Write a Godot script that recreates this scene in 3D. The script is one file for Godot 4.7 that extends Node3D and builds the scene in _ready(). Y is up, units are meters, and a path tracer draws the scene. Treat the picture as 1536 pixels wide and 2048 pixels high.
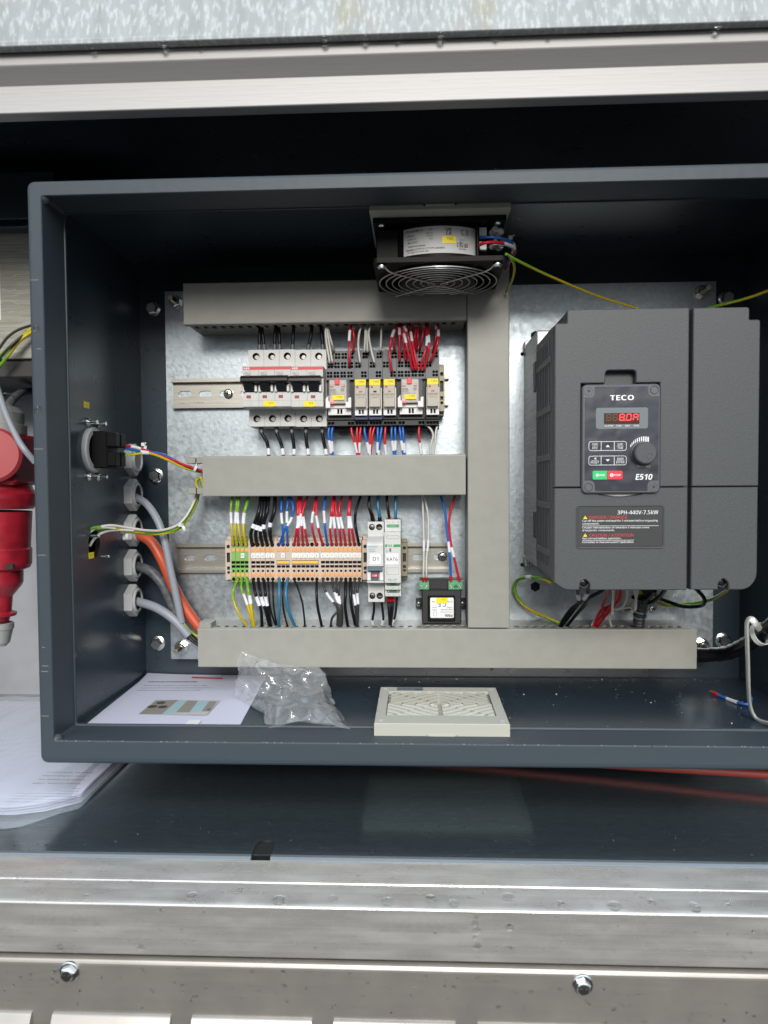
extends Node3D
# Open control cabinet in a machine housing, seen close up in overcast daylight.
# All lengths below are millimetres from the foot of the view on the mounting plate: x right, y up, z towards the viewer.

const MM := 0.001
var M := {}
var FONT: SystemFont
var BOLD: SystemFont
var SERIF: SystemFont
var names := {}
var rng := RandomNumberGenerator.new()
const ORDER := ["first", "second", "third", "fourth", "fifth", "sixth", "seventh", "eighth", "ninth", "tenth", "eleventh", "twelfth", "thirteenth", "fourteenth"]
const WORDS := ["", "one", "two", "three", "four", "five", "six", "seven", "eight", "nine", "ten", "eleven", "twelve", "thirteen", "fourteen", "fifteen", "sixteen", "seventeen"]


# ---------------------------------------------------------------- mesh builder
class B:
	var v := PackedVector3Array()
	var n := PackedVector3Array()
	var c := PackedColorArray()
	var uv := PackedVector2Array()
	var col := Color.WHITE

	func t3(a: Vector3, b: Vector3, d: Vector3, na: Vector3, nb: Vector3, nd: Vector3) -> void:
		if (b - a).cross(d - a).dot(na + nb + nd) > 0.0:
			v.append(a); v.append(d); v.append(b)
			n.append(na); n.append(nd); n.append(nb)
		else:
			v.append(a); v.append(b); v.append(d)
			n.append(na); n.append(nb); n.append(nd)
		for i in 3:
			c.append(col)

	func poly(p: Array, out: Vector3) -> void:
		var m := Vector3.ZERO
		for i in range(1, p.size() - 1):
			m += (p[i] - p[0]).cross(p[i + 1] - p[0])
		m = m.normalized()
		if m == Vector3.ZERO:
			return
		if m.dot(out) < 0.0:
			m = -m
		for i in range(1, p.size() - 1):
			t3(p[0], p[i], p[i + 1], m, m, m)

	func box(x0: float, x1: float, y0: float, y1: float, z0: float, z1: float, ch := 0.0) -> void:
		var lo := Vector3(x0, y0, z0)
		var hi := Vector3(x1, y1, z1)
		var mid := (lo + hi) / 2.0
		ch = minf(ch, 0.45 * minf(x1 - x0, minf(y1 - y0, z1 - z0)))
		for ax in 3:
			for s in [0, 1]:
				var e := Vector3.ZERO
				e[ax] = -1.0 if s == 0 else 1.0
				var a1 := (ax + 1) % 3
				var a2 := (ax + 2) % 3
				var q := []
				for k in 4:
					var p := Vector3.ZERO
					p[ax] = lo[ax] if s == 0 else hi[ax]
					p[a1] = lo[a1] + ch if k in [0, 3] else hi[a1] - ch
					p[a2] = lo[a2] + ch if k in [0, 1] else hi[a2] - ch
					q.append(p)
				poly(q, e)
		if ch <= 0.0:
			return
		for ax in 3:
			var a1 := (ax + 1) % 3
			var a2 := (ax + 2) % 3
			for s1 in [0, 1]:
				for s2 in [0, 1]:
					var q := []
					for k in 4:
						var p := Vector3.ZERO
						p[ax] = lo[ax] + ch if k in [0, 3] else hi[ax] - ch
						var first: bool = k in [0, 1]
						p[a1] = (lo[a1] if s1 == 0 else hi[a1]) if first else (lo[a1] + ch if s1 == 0 else hi[a1] - ch)
						p[a2] = (lo[a2] + ch if s2 == 0 else hi[a2] - ch) if first else (lo[a2] if s2 == 0 else hi[a2])
						q.append(p)
					poly(q, (q[0] + q[2]) / 2.0 - mid)
		for k in 8:
			var sx := k & 1
			var sy := (k >> 1) & 1
			var sz := (k >> 2) & 1
			var o := Vector3(x1 if sx else x0, y1 if sy else y0, z1 if sz else z0)
			var i := Vector3(-ch if sx else ch, -ch if sy else ch, -ch if sz else ch)
			poly([o + Vector3(0, i.y, i.z), o + Vector3(i.x, 0, i.z), o + Vector3(i.x, i.y, 0)], o - mid)

	static func put(axis: String, u: float, w: float, d: float) -> Vector3:
		if axis == "x":
			return Vector3(d, w, u)
		if axis == "y":
			return Vector3(u, d, w)
		return Vector3(u, w, d)

	static func inset(p: PackedVector2Array, ch: float) -> PackedVector2Array:
		var r := PackedVector2Array()
		for i in p.size():
			var a := (p[i] - p[i - 1]).normalized()
			var b := (p[(i + 1) % p.size()] - p[i]).normalized()
			var na := Vector2(-a.y, a.x)
			var nb := Vector2(-b.y, b.x)
			r.append(p[i] + (na + nb) * ch / maxf(0.3, 1.0 + na.dot(nb)))
		return r

	func prism(p: PackedVector2Array, d0: float, d1: float, ch := 0.0, axis := "z", back := true) -> void:
		var area := 0.0
		for i in p.size():
			area += p[i - 1].cross(p[i])
		if area < 0.0:
			p.reverse()
		var q := inset(p, ch) if ch > 0.0 else p
		var s := signf(d1 - d0)
		var tri := Geometry2D.triangulate_polygon(q)
		if tri.is_empty():
			ch = 0.0
			q = p
			tri = Geometry2D.triangulate_polygon(q)
		var fw := put(axis, 0, 0, s)
		for i in range(0, tri.size(), 3):
			t3(put(axis, q[tri[i]].x, q[tri[i]].y, d1), put(axis, q[tri[i + 1]].x, q[tri[i + 1]].y, d1), put(axis, q[tri[i + 2]].x, q[tri[i + 2]].y, d1), fw, fw, fw)
		if back:
			tri = Geometry2D.triangulate_polygon(p)
			for i in range(0, tri.size(), 3):
				t3(put(axis, p[tri[i]].x, p[tri[i]].y, d0), put(axis, p[tri[i + 1]].x, p[tri[i + 1]].y, d0), put(axis, p[tri[i + 2]].x, p[tri[i + 2]].y, d0), -fw, -fw, -fw)
		for i in p.size():
			var j := (i + 1) % p.size()
			var e := p[j] - p[i]
			var o := put(axis, e.y, -e.x, 0)
			var d2 := d1 - s * ch
			poly([put(axis, p[i].x, p[i].y, d0), put(axis, p[j].x, p[j].y, d0), put(axis, p[j].x, p[j].y, d2), put(axis, p[i].x, p[i].y, d2)], o)
			if ch > 0.0:
				poly([put(axis, p[i].x, p[i].y, d2), put(axis, p[j].x, p[j].y, d2), put(axis, q[j].x, q[j].y, d1), put(axis, q[i].x, q[i].y, d1)], o.normalized() + fw)

	static func frames(p: PackedVector3Array) -> Array:
		var t := PackedVector3Array()
		for i in p.size():
			t.append((p[mini(i + 1, p.size() - 1)] - p[maxi(i - 1, 0)]).normalized())
		var up := Vector3(0, 0, 1) if absf(t[0].z) < 0.9 else Vector3(1, 0, 0)
		var s := PackedVector3Array()
		var u := t[0].cross(up).normalized()
		for i in p.size():
			u = (u - t[i] * u.dot(t[i])).normalized()
			s.append(u)
		return [t, s]

	# style: 0 plain, 1 green with a yellow stripe, 2 yellow with a green stripe, 3 spiral wrap, 4 braid, 5 corrugated
	func tube(p: PackedVector3Array, r: float, seg := 8, style := 0, caps := true) -> void:
		var f := frames(p)
		var rings := []
		var norms := []
		var run := 0.0
		for i in p.size():
			if i > 0:
				run += p[i].distance_to(p[i - 1])
			var u: Vector3 = f[1][i]
			var w: Vector3 = f[0][i].cross(u)
			var ring := PackedVector3Array()
			var nn := PackedVector3Array()
			for k in seg:
				var a := TAU * k / seg
				var rr := r
				if style == 3:
					rr = r * (1.0 - 0.11 * fposmod(run / 15.0 - a / TAU, 1.0))
				elif style == 4:
					rr = r * (1.0 + 0.09 * sin(run * 3.1 + k * 3.14159))
				elif style == 5:
					rr = r * (1.0 + 0.07 * sin(run * 1.9))
				var d := u * cos(a) + w * sin(a)
				if style == 4:
					d = u * cos(a) * 1.25 + w * sin(a) * 0.6
				ring.append(p[i] + d * rr)
				nn.append(d.normalized())
			rings.append(ring)
			norms.append(nn)
		for i in p.size() - 1:
			for k in seg:
				var j := (k + 1) % seg
				if style == 1 or style == 2:
					var turn := posmod(k + i / 3, seg) * 1.0 / seg
					var yellow := turn < (0.34 if style == 1 else 0.62)
					col = Color(0.62, 0.47, 0.02) if yellow else Color(0.13, 0.36, 0.02)
				var a: Vector3 = rings[i][k]; var b: Vector3 = rings[i][j]; var d: Vector3 = rings[i + 1][j]; var e: Vector3 = rings[i + 1][k]
				if style >= 3:
					poly([a, b, d, e], norms[i][k] + norms[i][j])
				else:
					t3(a, b, d, norms[i][k], norms[i][j], norms[i + 1][j])
					t3(a, d, e, norms[i][k], norms[i + 1][j], norms[i + 1][k])
		if caps:
			poly(Array(rings[0]), -f[0][0])
			poly(Array(rings[-1]), f[0][p.size() - 1])

	# prof: (radius, along) pairs turned about an axis through at
	func lathe(prof: Array, at: Vector3, dir: Vector3, seg := 16) -> void:
		dir = dir.normalized()
		var u := dir.cross(Vector3(0, 1, 0) if absf(dir.y) < 0.9 else Vector3(1, 0, 0)).normalized()
		var w := dir.cross(u)
		for i in prof.size() - 1:
			var e: Vector2 = prof[i + 1] - prof[i]
			if e.length() < 0.0001:
				continue
			var nr := Vector2(e.y, -e.x).normalized()
			for k in seg:
				var a0 := TAU * k / seg
				var a1 := TAU * (k + 1) / seg
				var d0 := u * cos(a0) + w * sin(a0)
				var d1 := u * cos(a1) + w * sin(a1)
				var n0 := d0 * nr.x + dir * nr.y
				var n1 := d1 * nr.x + dir * nr.y
				var p0: Vector2 = prof[i]
				var p1: Vector2 = prof[i + 1]
				var a := at + d0 * p0.x + dir * p0.y
				var b := at + d1 * p0.x + dir * p0.y
				var d := at + d1 * p1.x + dir * p1.y
				var f := at + d0 * p1.x + dir * p1.y
				if p0.x > 0.0001:
					t3(a, b, d, n0, n1, n1)
				if p1.x > 0.0001:
					t3(a, d, f, n0, n1, n0)

	# a face in the plane d, cut by rows of holes: rows = [[w0, w1, [[u0, u1, shape], ...]], ...]; depth > 0 digs behind it
	func grid(u0: float, u1: float, w0: float, w1: float, d: float, rows: Array, depth: float, axis := "z", sg := 1.0, hole: B = null, floor_too := true) -> void:
		var out := put(axis, 0, 0, sg)
		var hb: B = hole if hole else self
		var at := w0
		for row in rows:
			if row[0] > at:
				poly([put(axis, u0, at, d), put(axis, u1, at, d), put(axis, u1, row[0], d), put(axis, u0, row[0], d)], out)
			var ua := u0
			for h in row[2]:
				if h[0] > ua:
					poly([put(axis, ua, row[0], d), put(axis, h[0], row[0], d), put(axis, h[0], row[1], d), put(axis, ua, row[1], d)], out)
				ua = h[1]
				var ce := Vector2((h[0] + h[1]) / 2.0, (row[0] + row[1]) / 2.0)
				var half := Vector2((h[1] - h[0]) / 2.0, (row[1] - row[0]) / 2.0)
				var inner := outline(h[2], half)
				for k in inner.size():
					var j := (k + 1) % inner.size()
					var a := inner[k] + ce
					var b := inner[j] + ce
					if h[2] != "r":
						var ea := edge(inner[k], half) + ce
						var eb := edge(inner[j], half) + ce
						poly([put(axis, a.x, a.y, d), put(axis, ea.x, ea.y, d), put(axis, eb.x, eb.y, d), put(axis, b.x, b.y, d)], out)
					var inw := put(axis, ce.x - (a.x + b.x) / 2.0, ce.y - (a.y + b.y) / 2.0, 0)
					hb.poly([put(axis, a.x, a.y, d), put(axis, b.x, b.y, d), put(axis, b.x, b.y, d - sg * depth), put(axis, a.x, a.y, d - sg * depth)], inw)
				if floor_too:
					var fl := []
					for p in inner:
						fl.append(put(axis, p.x + ce.x, p.y + ce.y, d - sg * depth))
					hb.poly(fl, out)
			if ua < u1:
				poly([put(axis, ua, row[0], d), put(axis, u1, row[0], d), put(axis, u1, row[1], d), put(axis, ua, row[1], d)], out)
			at = row[1]
		if at < w1:
			poly([put(axis, u0, at, d), put(axis, u1, at, d), put(axis, u1, w1, d), put(axis, u0, w1, d)], out)

	# a box whose front face (towards z) carries rows of holes
	func holed(x0: float, x1: float, y0: float, y1: float, z0: float, z1: float, rows: Array, depth: float, hole: B = null) -> void:
		poly([Vector3(x0, y0, z0), Vector3(x0, y1, z0), Vector3(x0, y1, z1), Vector3(x0, y0, z1)], Vector3(-1, 0, 0))
		poly([Vector3(x1, y0, z0), Vector3(x1, y1, z0), Vector3(x1, y1, z1), Vector3(x1, y0, z1)], Vector3(1, 0, 0))
		poly([Vector3(x0, y0, z0), Vector3(x1, y0, z0), Vector3(x1, y0, z1), Vector3(x0, y0, z1)], Vector3(0, -1, 0))
		poly([Vector3(x0, y1, z0), Vector3(x1, y1, z0), Vector3(x1, y1, z1), Vector3(x0, y1, z1)], Vector3(0, 1, 0))
		poly([Vector3(x0, y0, z0), Vector3(x1, y0, z0), Vector3(x1, y1, z0), Vector3(x0, y1, z0)], Vector3(0, 0, -1))
		grid(x0, x1, y0, y1, z1, rows, depth, "z", 1.0, hole)

	static func edge(p: Vector2, half: Vector2) -> Vector2:
		return p * minf(half.x / maxf(absf(p.x), 0.00001), half.y / maxf(absf(p.y), 0.00001))

	static func outline(shape: String, half: Vector2) -> PackedVector2Array:
		var r := PackedVector2Array()
		if shape == "r":
			return PackedVector2Array([Vector2(-half.x, -half.y), Vector2(half.x, -half.y), Vector2(half.x, half.y), Vector2(-half.x, half.y)])
		var ang := []
		var count := 6 if shape == "h" else 20
		for k in count:
			ang.append(TAU * (k + 0.5) / count)
		if shape != "h":
			var ca := atan2(half.y, half.x)
			for a in [ca, PI - ca, PI + ca, TAU - ca]:
				ang.append(a)
			ang.sort()
		else:
			var ca := atan2(half.y, half.x)
			for a in [ca, PI - ca, PI + ca, TAU - ca]:
				ang.append(a)
			ang.sort()
		for a in ang:
			var dv := Vector2(cos(a), sin(a))
			if shape == "c":
				r.append(Vector2(dv.x * half.x, dv.y * half.y))
			elif shape == "h":
				var s := fposmod(a + PI / 6.0, PI / 3.0) - PI / 6.0
				r.append(dv * half.y * cos(PI / 6.0) / cos(s))
			else:
				var e := edge(dv, half)
				var cx := half.x - half.y
				if absf(e.x) > cx:
					var cc := Vector2(signf(dv.x) * cx, 0)
					var bq := dv.dot(cc)
					var t := bq + sqrt(maxf(0.0, bq * bq - cc.length_squared() + half.y * half.y))
					e = dv * t
				r.append(e)
		return r

	func done(o := Vector3.ZERO) -> ArrayMesh:
		var m := ArrayMesh.new()
		var a := []
		a.resize(Mesh.ARRAY_MAX)
		var w := PackedVector3Array()
		w.resize(v.size())
		for i in v.size():
			w[i] = (v[i] - o) * 0.001
		a[Mesh.ARRAY_VERTEX] = w
		a[Mesh.ARRAY_NORMAL] = n
		a[Mesh.ARRAY_COLOR] = c
		m.add_surface_from_arrays(Mesh.PRIMITIVE_TRIANGLES, a)
		return m


# ---------------------------------------------------------------- scene helpers
func numbered(called: String) -> String:
	var k: int = names.get(called, 0)
	names[called] = k + 1
	return called if k == 0 else "%s_%03d" % [called, k]


func tag(o: Node3D, label: String, category: String, group := "", kind := "") -> void:
	if label:
		o.set_meta("label", label)
	if category:
		o.set_meta("category", category)
	if group:
		o.set_meta("group", group)
	if kind:
		o.set_meta("kind", kind)


# a Node3D at the thing's base, whose children are its parts
func thing(called: String, label: String, category: String, group := "", at := Vector3.ZERO) -> Node3D:
	var o := Node3D.new()
	o.name = numbered(called)
	add_child(o)
	o.position = at * MM
	tag(o, label, category, group)
	return o


func base_of(o: Node) -> Vector3:
	var p := Vector3.ZERO
	while o != self and o is Node3D:
		p += (o as Node3D).position
		o = o.get_parent()
	return p / MM


# one named mesh under a thing or a part
func part(parent: Node3D, called: String, b: B, m: Material, kind := "") -> MeshInstance3D:
	var o := MeshInstance3D.new()
	o.name = called
	o.mesh = b.done(base_of(parent))
	o.material_override = m
	o.set_surface_override_material(0, m)
	o.material_override = null
	parent.add_child(o, true)
	if kind:
		o.set_meta("kind", kind)
	return o


# a thing that is one mesh
func solo(called: String, b: B, m: Material, label: String, category: String, group := "", kind := "") -> MeshInstance3D:
	var box := AABB(b.v[0], Vector3.ZERO)
	for p in b.v:
		box = box.expand(p)
	var at := Vector3(box.get_center().x, box.position.y, box.get_center().z)
	var o := MeshInstance3D.new()
	o.name = numbered(called)
	o.position = at * MM
	o.mesh = b.done(at)
	o.set_surface_override_material(0, m)
	add_child(o)
	tag(o, label, category, group, kind)
	return o


func copy(o: Node3D, at: Vector3, label: String, called := "") -> Node3D:
	var c := o.duplicate() as Node3D
	c.name = numbered(called if called else String(o.name).rstrip("_0123456789"))
	add_child(c)
	c.position = at * MM
	c.set_meta("label", label)
	return c


func bx(x0: float, x1: float, y0: float, y1: float, z0: float, z1: float, ch := 0.0) -> B:
	var b := B.new()
	b.box(x0, x1, y0, y1, z0, z1, ch)
	return b


# lettering fitted into a rectangle; turn = rotation in degrees about its centre
func txt(parent: Node3D, s: String, x0: float, x1: float, y0: float, y1: float, z: float, m: Material, bold := false, turn := Vector3.ZERO, called := "lettering") -> MeshInstance3D:
	var t := TextMesh.new()
	t.font = BOLD if bold else FONT
	t.text = s
	t.font_size = 32
	t.pixel_size = 0.001
	t.depth = 0.00012
	t.curve_step = 2.0
	var a := t.get_aabb()
	var o := MeshInstance3D.new()
	o.name = called
	o.mesh = t
	o.set_surface_override_material(0, m)
	var sx := (x1 - x0) * MM / maxf(a.size.x, 0.0001)
	var sy := (y1 - y0) * MM / maxf(a.size.y, 0.0001)
	var rot := Basis.from_euler(turn * PI / 180.0)
	var bs := rot * Basis.from_scale(Vector3(sx, sy, 1.0))
	var ce := a.get_center()
	o.transform = Transform3D(bs, (Vector3((x0 + x1) / 2.0, (y0 + y1) / 2.0, z) - base_of(parent)) * MM - bs * Vector3(ce.x, ce.y, 0))
	parent.add_child(o, true)
	return o


func rr(x0: float, x1: float, y0: float, y1: float, r: float, k := 4) -> PackedVector2Array:
	var p := PackedVector2Array()
	var cs := [Vector2(x1 - r, y1 - r), Vector2(x0 + r, y1 - r), Vector2(x0 + r, y0 + r), Vector2(x1 - r, y0 + r)]
	for i in 4:
		for j in k + 1:
			var a := PI / 2 * (i + j * 1.0 / k)
			p.append(cs[i] + Vector2(cos(a), sin(a)) * r)
	return p


# a polygon whose listed corners are rounded: pts = [x, y, radius, ...]
func soft(pts: Array) -> PackedVector2Array:
	var p := PackedVector2Array()
	var c := pts.size() / 3
	for i in c:
		var o := Vector2(pts[i * 3], pts[i * 3 + 1])
		var r: float = pts[i * 3 + 2]
		if r <= 0.0:
			p.append(o)
			continue
		var a := Vector2(pts[posmod(i - 1, c) * 3], pts[posmod(i - 1, c) * 3 + 1])
		var b := Vector2(pts[posmod(i + 1, c) * 3], pts[posmod(i + 1, c) * 3 + 1])
		r = minf(r, 0.48 * minf(o.distance_to(a), o.distance_to(b)))
		var pa := o + (a - o).normalized() * r
		var pb := o + (b - o).normalized() * r
		for j in 5:
			var t := j / 4.0
			p.append(pa.lerp(o, t).lerp(o.lerp(pb, t), t))
	return p


func smooth_path(flat: Array, per := 6) -> PackedVector3Array:
	var q := PackedVector3Array()
	for i in flat.size() / 3:
		q.append(Vector3(flat[i * 3], flat[i * 3 + 1], flat[i * 3 + 2]))
	var r := PackedVector3Array()
	for i in q.size() - 1:
		var a := q[maxi(i - 1, 0)]
		var d := q[mini(i + 2, q.size() - 1)]
		for k in per:
			r.append(q[i].cubic_interpolate(q[i + 1], a, d, k * 1.0 / per))
	r.append(q[q.size() - 1])
	return r


func stretch(p: PackedVector3Array, t0: float, t1: float) -> PackedVector3Array:
	var total := 0.0
	for i in p.size() - 1:
		total += p[i].distance_to(p[i + 1])
	var r := PackedVector3Array()
	var run := 0.0
	for i in p.size() - 1:
		var l := p[i].distance_to(p[i + 1])
		var a := run / total
		var b := (run + l) / total
		if b > t0 and a < t1:
			if r.is_empty():
				r.append(p[i].lerp(p[i + 1], clampf((t0 - a) / (b - a), 0, 1)))
			r.append(p[i].lerp(p[i + 1], clampf((t1 - a) / (b - a), 0, 1)))
		run += l
	return r


# a wire, cable or hose along points, with white sleeves at marks and an end ferrule
func w(kind: String, label: String, group: String, r: float, flat: Array, marks: Array, fer: String) -> void:
	var p := smooth_path(flat, 10 if kind in ["spiral", "braid"] else 6)
	var style := 0
	var seg := 8 if r < 3.0 else 14
	var called: String = {"earth": "earth_wire", "earthy": "earth_wire", "spiral": "wrapped_cable_loom", "braid": "braided_earth_strap", "shrink": "heat_shrink_sleeve", "grey": "grey_cable", "darkgrey": "dark_grey_cable", "orange": "orange_cable", "cable_red": "red_cable", "petrol": "blue_wire", "sheath": "grey_wire"}.get(kind, kind + "_wire")
	var cat := "cable" if kind in ["grey", "darkgrey", "orange", "spiral", "cable_red"] else "strap" if kind == "braid" else "sleeve" if kind == "shrink" else "wire"
	if kind == "earth":
		style = 1; seg = 12
	elif kind == "earthy":
		style = 2; seg = 12
	elif kind == "spiral":
		style = 3; seg = 22
		p = stretch(p, 0.0, 1.0)
		var fine := PackedVector3Array()
		for i in 220:
			fine.append(stretch(p, i / 220.0, i / 220.0 + 0.004)[0])
		p = fine
	elif kind == "braid":
		style = 4
		var fine := PackedVector3Array()
		for i in 240:
			fine.append(stretch(p, i / 240.0, i / 240.0 + 0.004)[0])
		p = fine
		seg = 10
	var b := B.new()
	b.tube(p, r, seg, style)
	var o := solo(called, b, M[kind], label, cat, group)
	for i in range(0, marks.size(), 2):
		var s := B.new()
		s.tube(stretch(p, marks[i], marks[i + 1]), r * 1.16 + 0.1, 8)
		part(o, "wire_marker", s, M.marker)
	if fer:
		var total := 0.0
		for i in p.size() - 1:
			total += p[i].distance_to(p[i + 1])
		var len := {"tip": 2.0, "greylong": 9.0}.get(fer, 6.5) as float
		var s := B.new()
		if fer == "tip":
			s.tube(stretch(p, 1.0 - len / total, 1.0), r * 1.12, 8)
			part(o, "ferrule", s, M.red_dark if kind == "red" else M.black if kind == "black" else M.blue_dark if kind == "blue" else M.pink)
		else:
			s.tube(stretch(p, 1.0 - len / total, 1.0), r * 1.22, 8)
			part(o, "ferrule", s, M.red if fer == "red" else M.black if fer == "black" else M.grey_ferrule)
			if label.begins_with("short blue stub"):
				var t := B.new()
				var e := p[p.size() - 1]
				var d := (e - p[p.size() - 3]).normalized()
				t.tube(PackedVector3Array([e, e + d * 5.0]), 0.9, 8)
				part(o, "bare_end", t, M.copper)


# ---------------------------------------------------------------- materials
func lin(r: float, g: float, b: float) -> Color:
	return Color(r, g, b).linear_to_srgb()


func mat(called: String, c: Color, rough := 0.5, metal := 0.0, spec := 0.5) -> StandardMaterial3D:
	var m := StandardMaterial3D.new()
	m.resource_name = called
	m.albedo_color = c
	m.roughness = rough
	m.metallic = metal
	m.metallic_specular = spec
	M[called] = m
	return m


func noise_tex(kind: int, freq: float, size: int, lo: Color, hi: Color, seed_ := 1, oct := 3, scratches := 0) -> ImageTexture:
	var f := FastNoiseLite.new()
	f.noise_type = kind
	f.frequency = freq
	f.seed = seed_
	f.fractal_octaves = oct
	if kind == FastNoiseLite.TYPE_CELLULAR:
		f.cellular_return_type = FastNoiseLite.RETURN_CELL_VALUE
		f.fractal_type = FastNoiseLite.FRACTAL_NONE
	var im := f.get_seamless_image(size, size)
	im.convert(Image.FORMAT_RGB8)
	var o := Image.create(size, size, false, Image.FORMAT_RGB8)
	for y in size:
		for x in size:
			o.set_pixel(x, y, lo.lerp(hi, im.get_pixel(x, y).r))
	var g := RandomNumberGenerator.new()
	g.seed = seed_ + 3
	for i in scratches:
		var p := Vector2(g.randf() * size, g.randf() * size)
		var dir := Vector2.from_angle(g.randf() * TAU)
		var tone := g.randf_range(0.82, 0.95) if i % 3 else 1.08
		for k in g.randi_range(10, 110):
			p += dir
			dir = dir.rotated(g.randf_range(-0.012, 0.012))
			var x := posmod(int(p.x), size)
			var y := posmod(int(p.y), size)
			var q := im.get_pixel(x, y)
			o.set_pixel(x, y, (lo.lerp(hi, q.r) * tone).clamp())
	return ImageTexture.create_from_image(o)


# streaks along u: fine lines with slow changes, as drawn or brushed metal has
func streak_tex(size: int, lo: float, hi: float, seed_: int, along := 0.012, scratches := 0) -> ImageTexture:
	var f := FastNoiseLite.new()
	f.seed = seed_
	f.frequency = 1.0
	f.noise_type = FastNoiseLite.TYPE_VALUE
	f.fractal_octaves = 2
	var g := RandomNumberGenerator.new()
	g.seed = seed_ + 5
	var im := Image.create(size, size, false, Image.FORMAT_RGB8)
	for y in size:
		var line := g.randf()
		for x in size:
			var k := 0.5 + 0.5 * f.get_noise_2d(minf(x, size - x) * along, y * 0.55)
			var q := lerpf(lo, hi, clampf(0.6 * k + 0.4 * line, 0, 1))
			im.set_pixel(x, y, Color(q, q, q))
	for i in scratches:
		var p := Vector2(g.randf() * size, g.randf() * size)
		var a := g.randf_range(-0.5, 0.5)
		var br := g.randf_range(0.05, 0.3)
		for k in g.randi_range(3, 16):
			var x := posmod(int(p.x + cos(a) * k), size)
			var y := posmod(int(p.y + sin(a) * k), size)
			var q := clampf(im.get_pixel(x, y).r + br, 0, 1)
			im.set_pixel(x, y, Color(q, q, q))
	return ImageTexture.create_from_image(im)


# galvanising gone white in blotches, drawn out downwards by rain
func weathered_tex(size: int, seed_: int) -> ImageTexture:
	var f := FastNoiseLite.new()
	f.seed = seed_
	f.noise_type = FastNoiseLite.TYPE_SIMPLEX
	f.frequency = 0.11
	f.fractal_octaves = 5
	var g := FastNoiseLite.new()
	g.seed = seed_ + 1
	g.frequency = 0.012
	var im := Image.create(size, size, false, Image.FORMAT_RGB8)
	for y in size:
		for x in size:
			var k := f.get_noise_2d(minf(x, size - x), minf(y, size - y) * 0.34)
			var s := g.get_noise_2d(minf(x, size - x) * 3.0, minf(y, size - y) * 0.5)
			var q := clampf(0.86 + 0.22 * maxf(k, 0.0) + 0.08 * s, 0.5, 1.0)
			var br := clampf(g.get_noise_2d(minf(x, size - x) * 0.8 + 900.0, minf(y, size - y) * 0.8) - 0.15, 0, 1)
			im.set_pixel(x, y, Color(q, q * (1.0 - 0.06 * br), q * (1.0 - 0.2 * br)))
	return ImageTexture.create_from_image(im)


# drawn metal that rain has wetted and dried on: fine draw lines, tide marks, stains running down
func wet_tex(size: int, seed_: int, colour: bool) -> ImageTexture:
	var f := FastNoiseLite.new()
	f.seed = seed_
	f.noise_type = FastNoiseLite.TYPE_SIMPLEX_SMOOTH
	f.frequency = 0.011
	f.fractal_octaves = 4
	var g := RandomNumberGenerator.new()
	g.seed = seed_
	var im := Image.create(size, size, false, Image.FORMAT_RGB8)
	var lines := []
	for y in size:
		lines.append(g.randf())
	for y in size:
		for x in size:
			var mx := minf(x, size - x)
			var my := minf(y, size - y)
			var k := f.get_noise_2d(mx * 0.5, my * 2.2)
			var tide := 1.0 - minf(1.0, absf(f.get_noise_2d(mx + 300.0, my + 40.0) - 0.08) * 26.0)
			if colour:
				var q := clampf(0.94 + 0.05 * k + 0.045 * (lines[y] - 0.5) - 0.03 * tide, 0.5, 1.0)
				im.set_pixel(x, y, Color(q, q * 0.995, q * 0.985))
			else:
				var q := clampf(0.78 + 0.45 * k + 0.14 * (lines[y] - 0.5) + 0.12 * tide, 0.4, 1.0)
				im.set_pixel(x, y, Color(q, q, q))
	return ImageTexture.create_from_image(im)


func bump_tex(freq: float, size: int, seed_ := 3, oct := 3) -> ImageTexture:
	var f := FastNoiseLite.new()
	f.noise_type = FastNoiseLite.TYPE_SIMPLEX_SMOOTH
	f.frequency = freq
	f.seed = seed_
	f.fractal_octaves = oct
	var im := f.get_seamless_image(size, size)
	im.convert(Image.FORMAT_RGBA8)
	im.bump_map_to_normal_map(2.0)
	return ImageTexture.create_from_image(im)


func tri(m: StandardMaterial3D, scale: float, world := true) -> void:
	m.uv1_triplanar = true
	m.uv1_world_triplanar = world
	m.uv1_scale = Vector3(scale, scale, scale)
	m.uv1_triplanar_sharpness = 8.0


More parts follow.
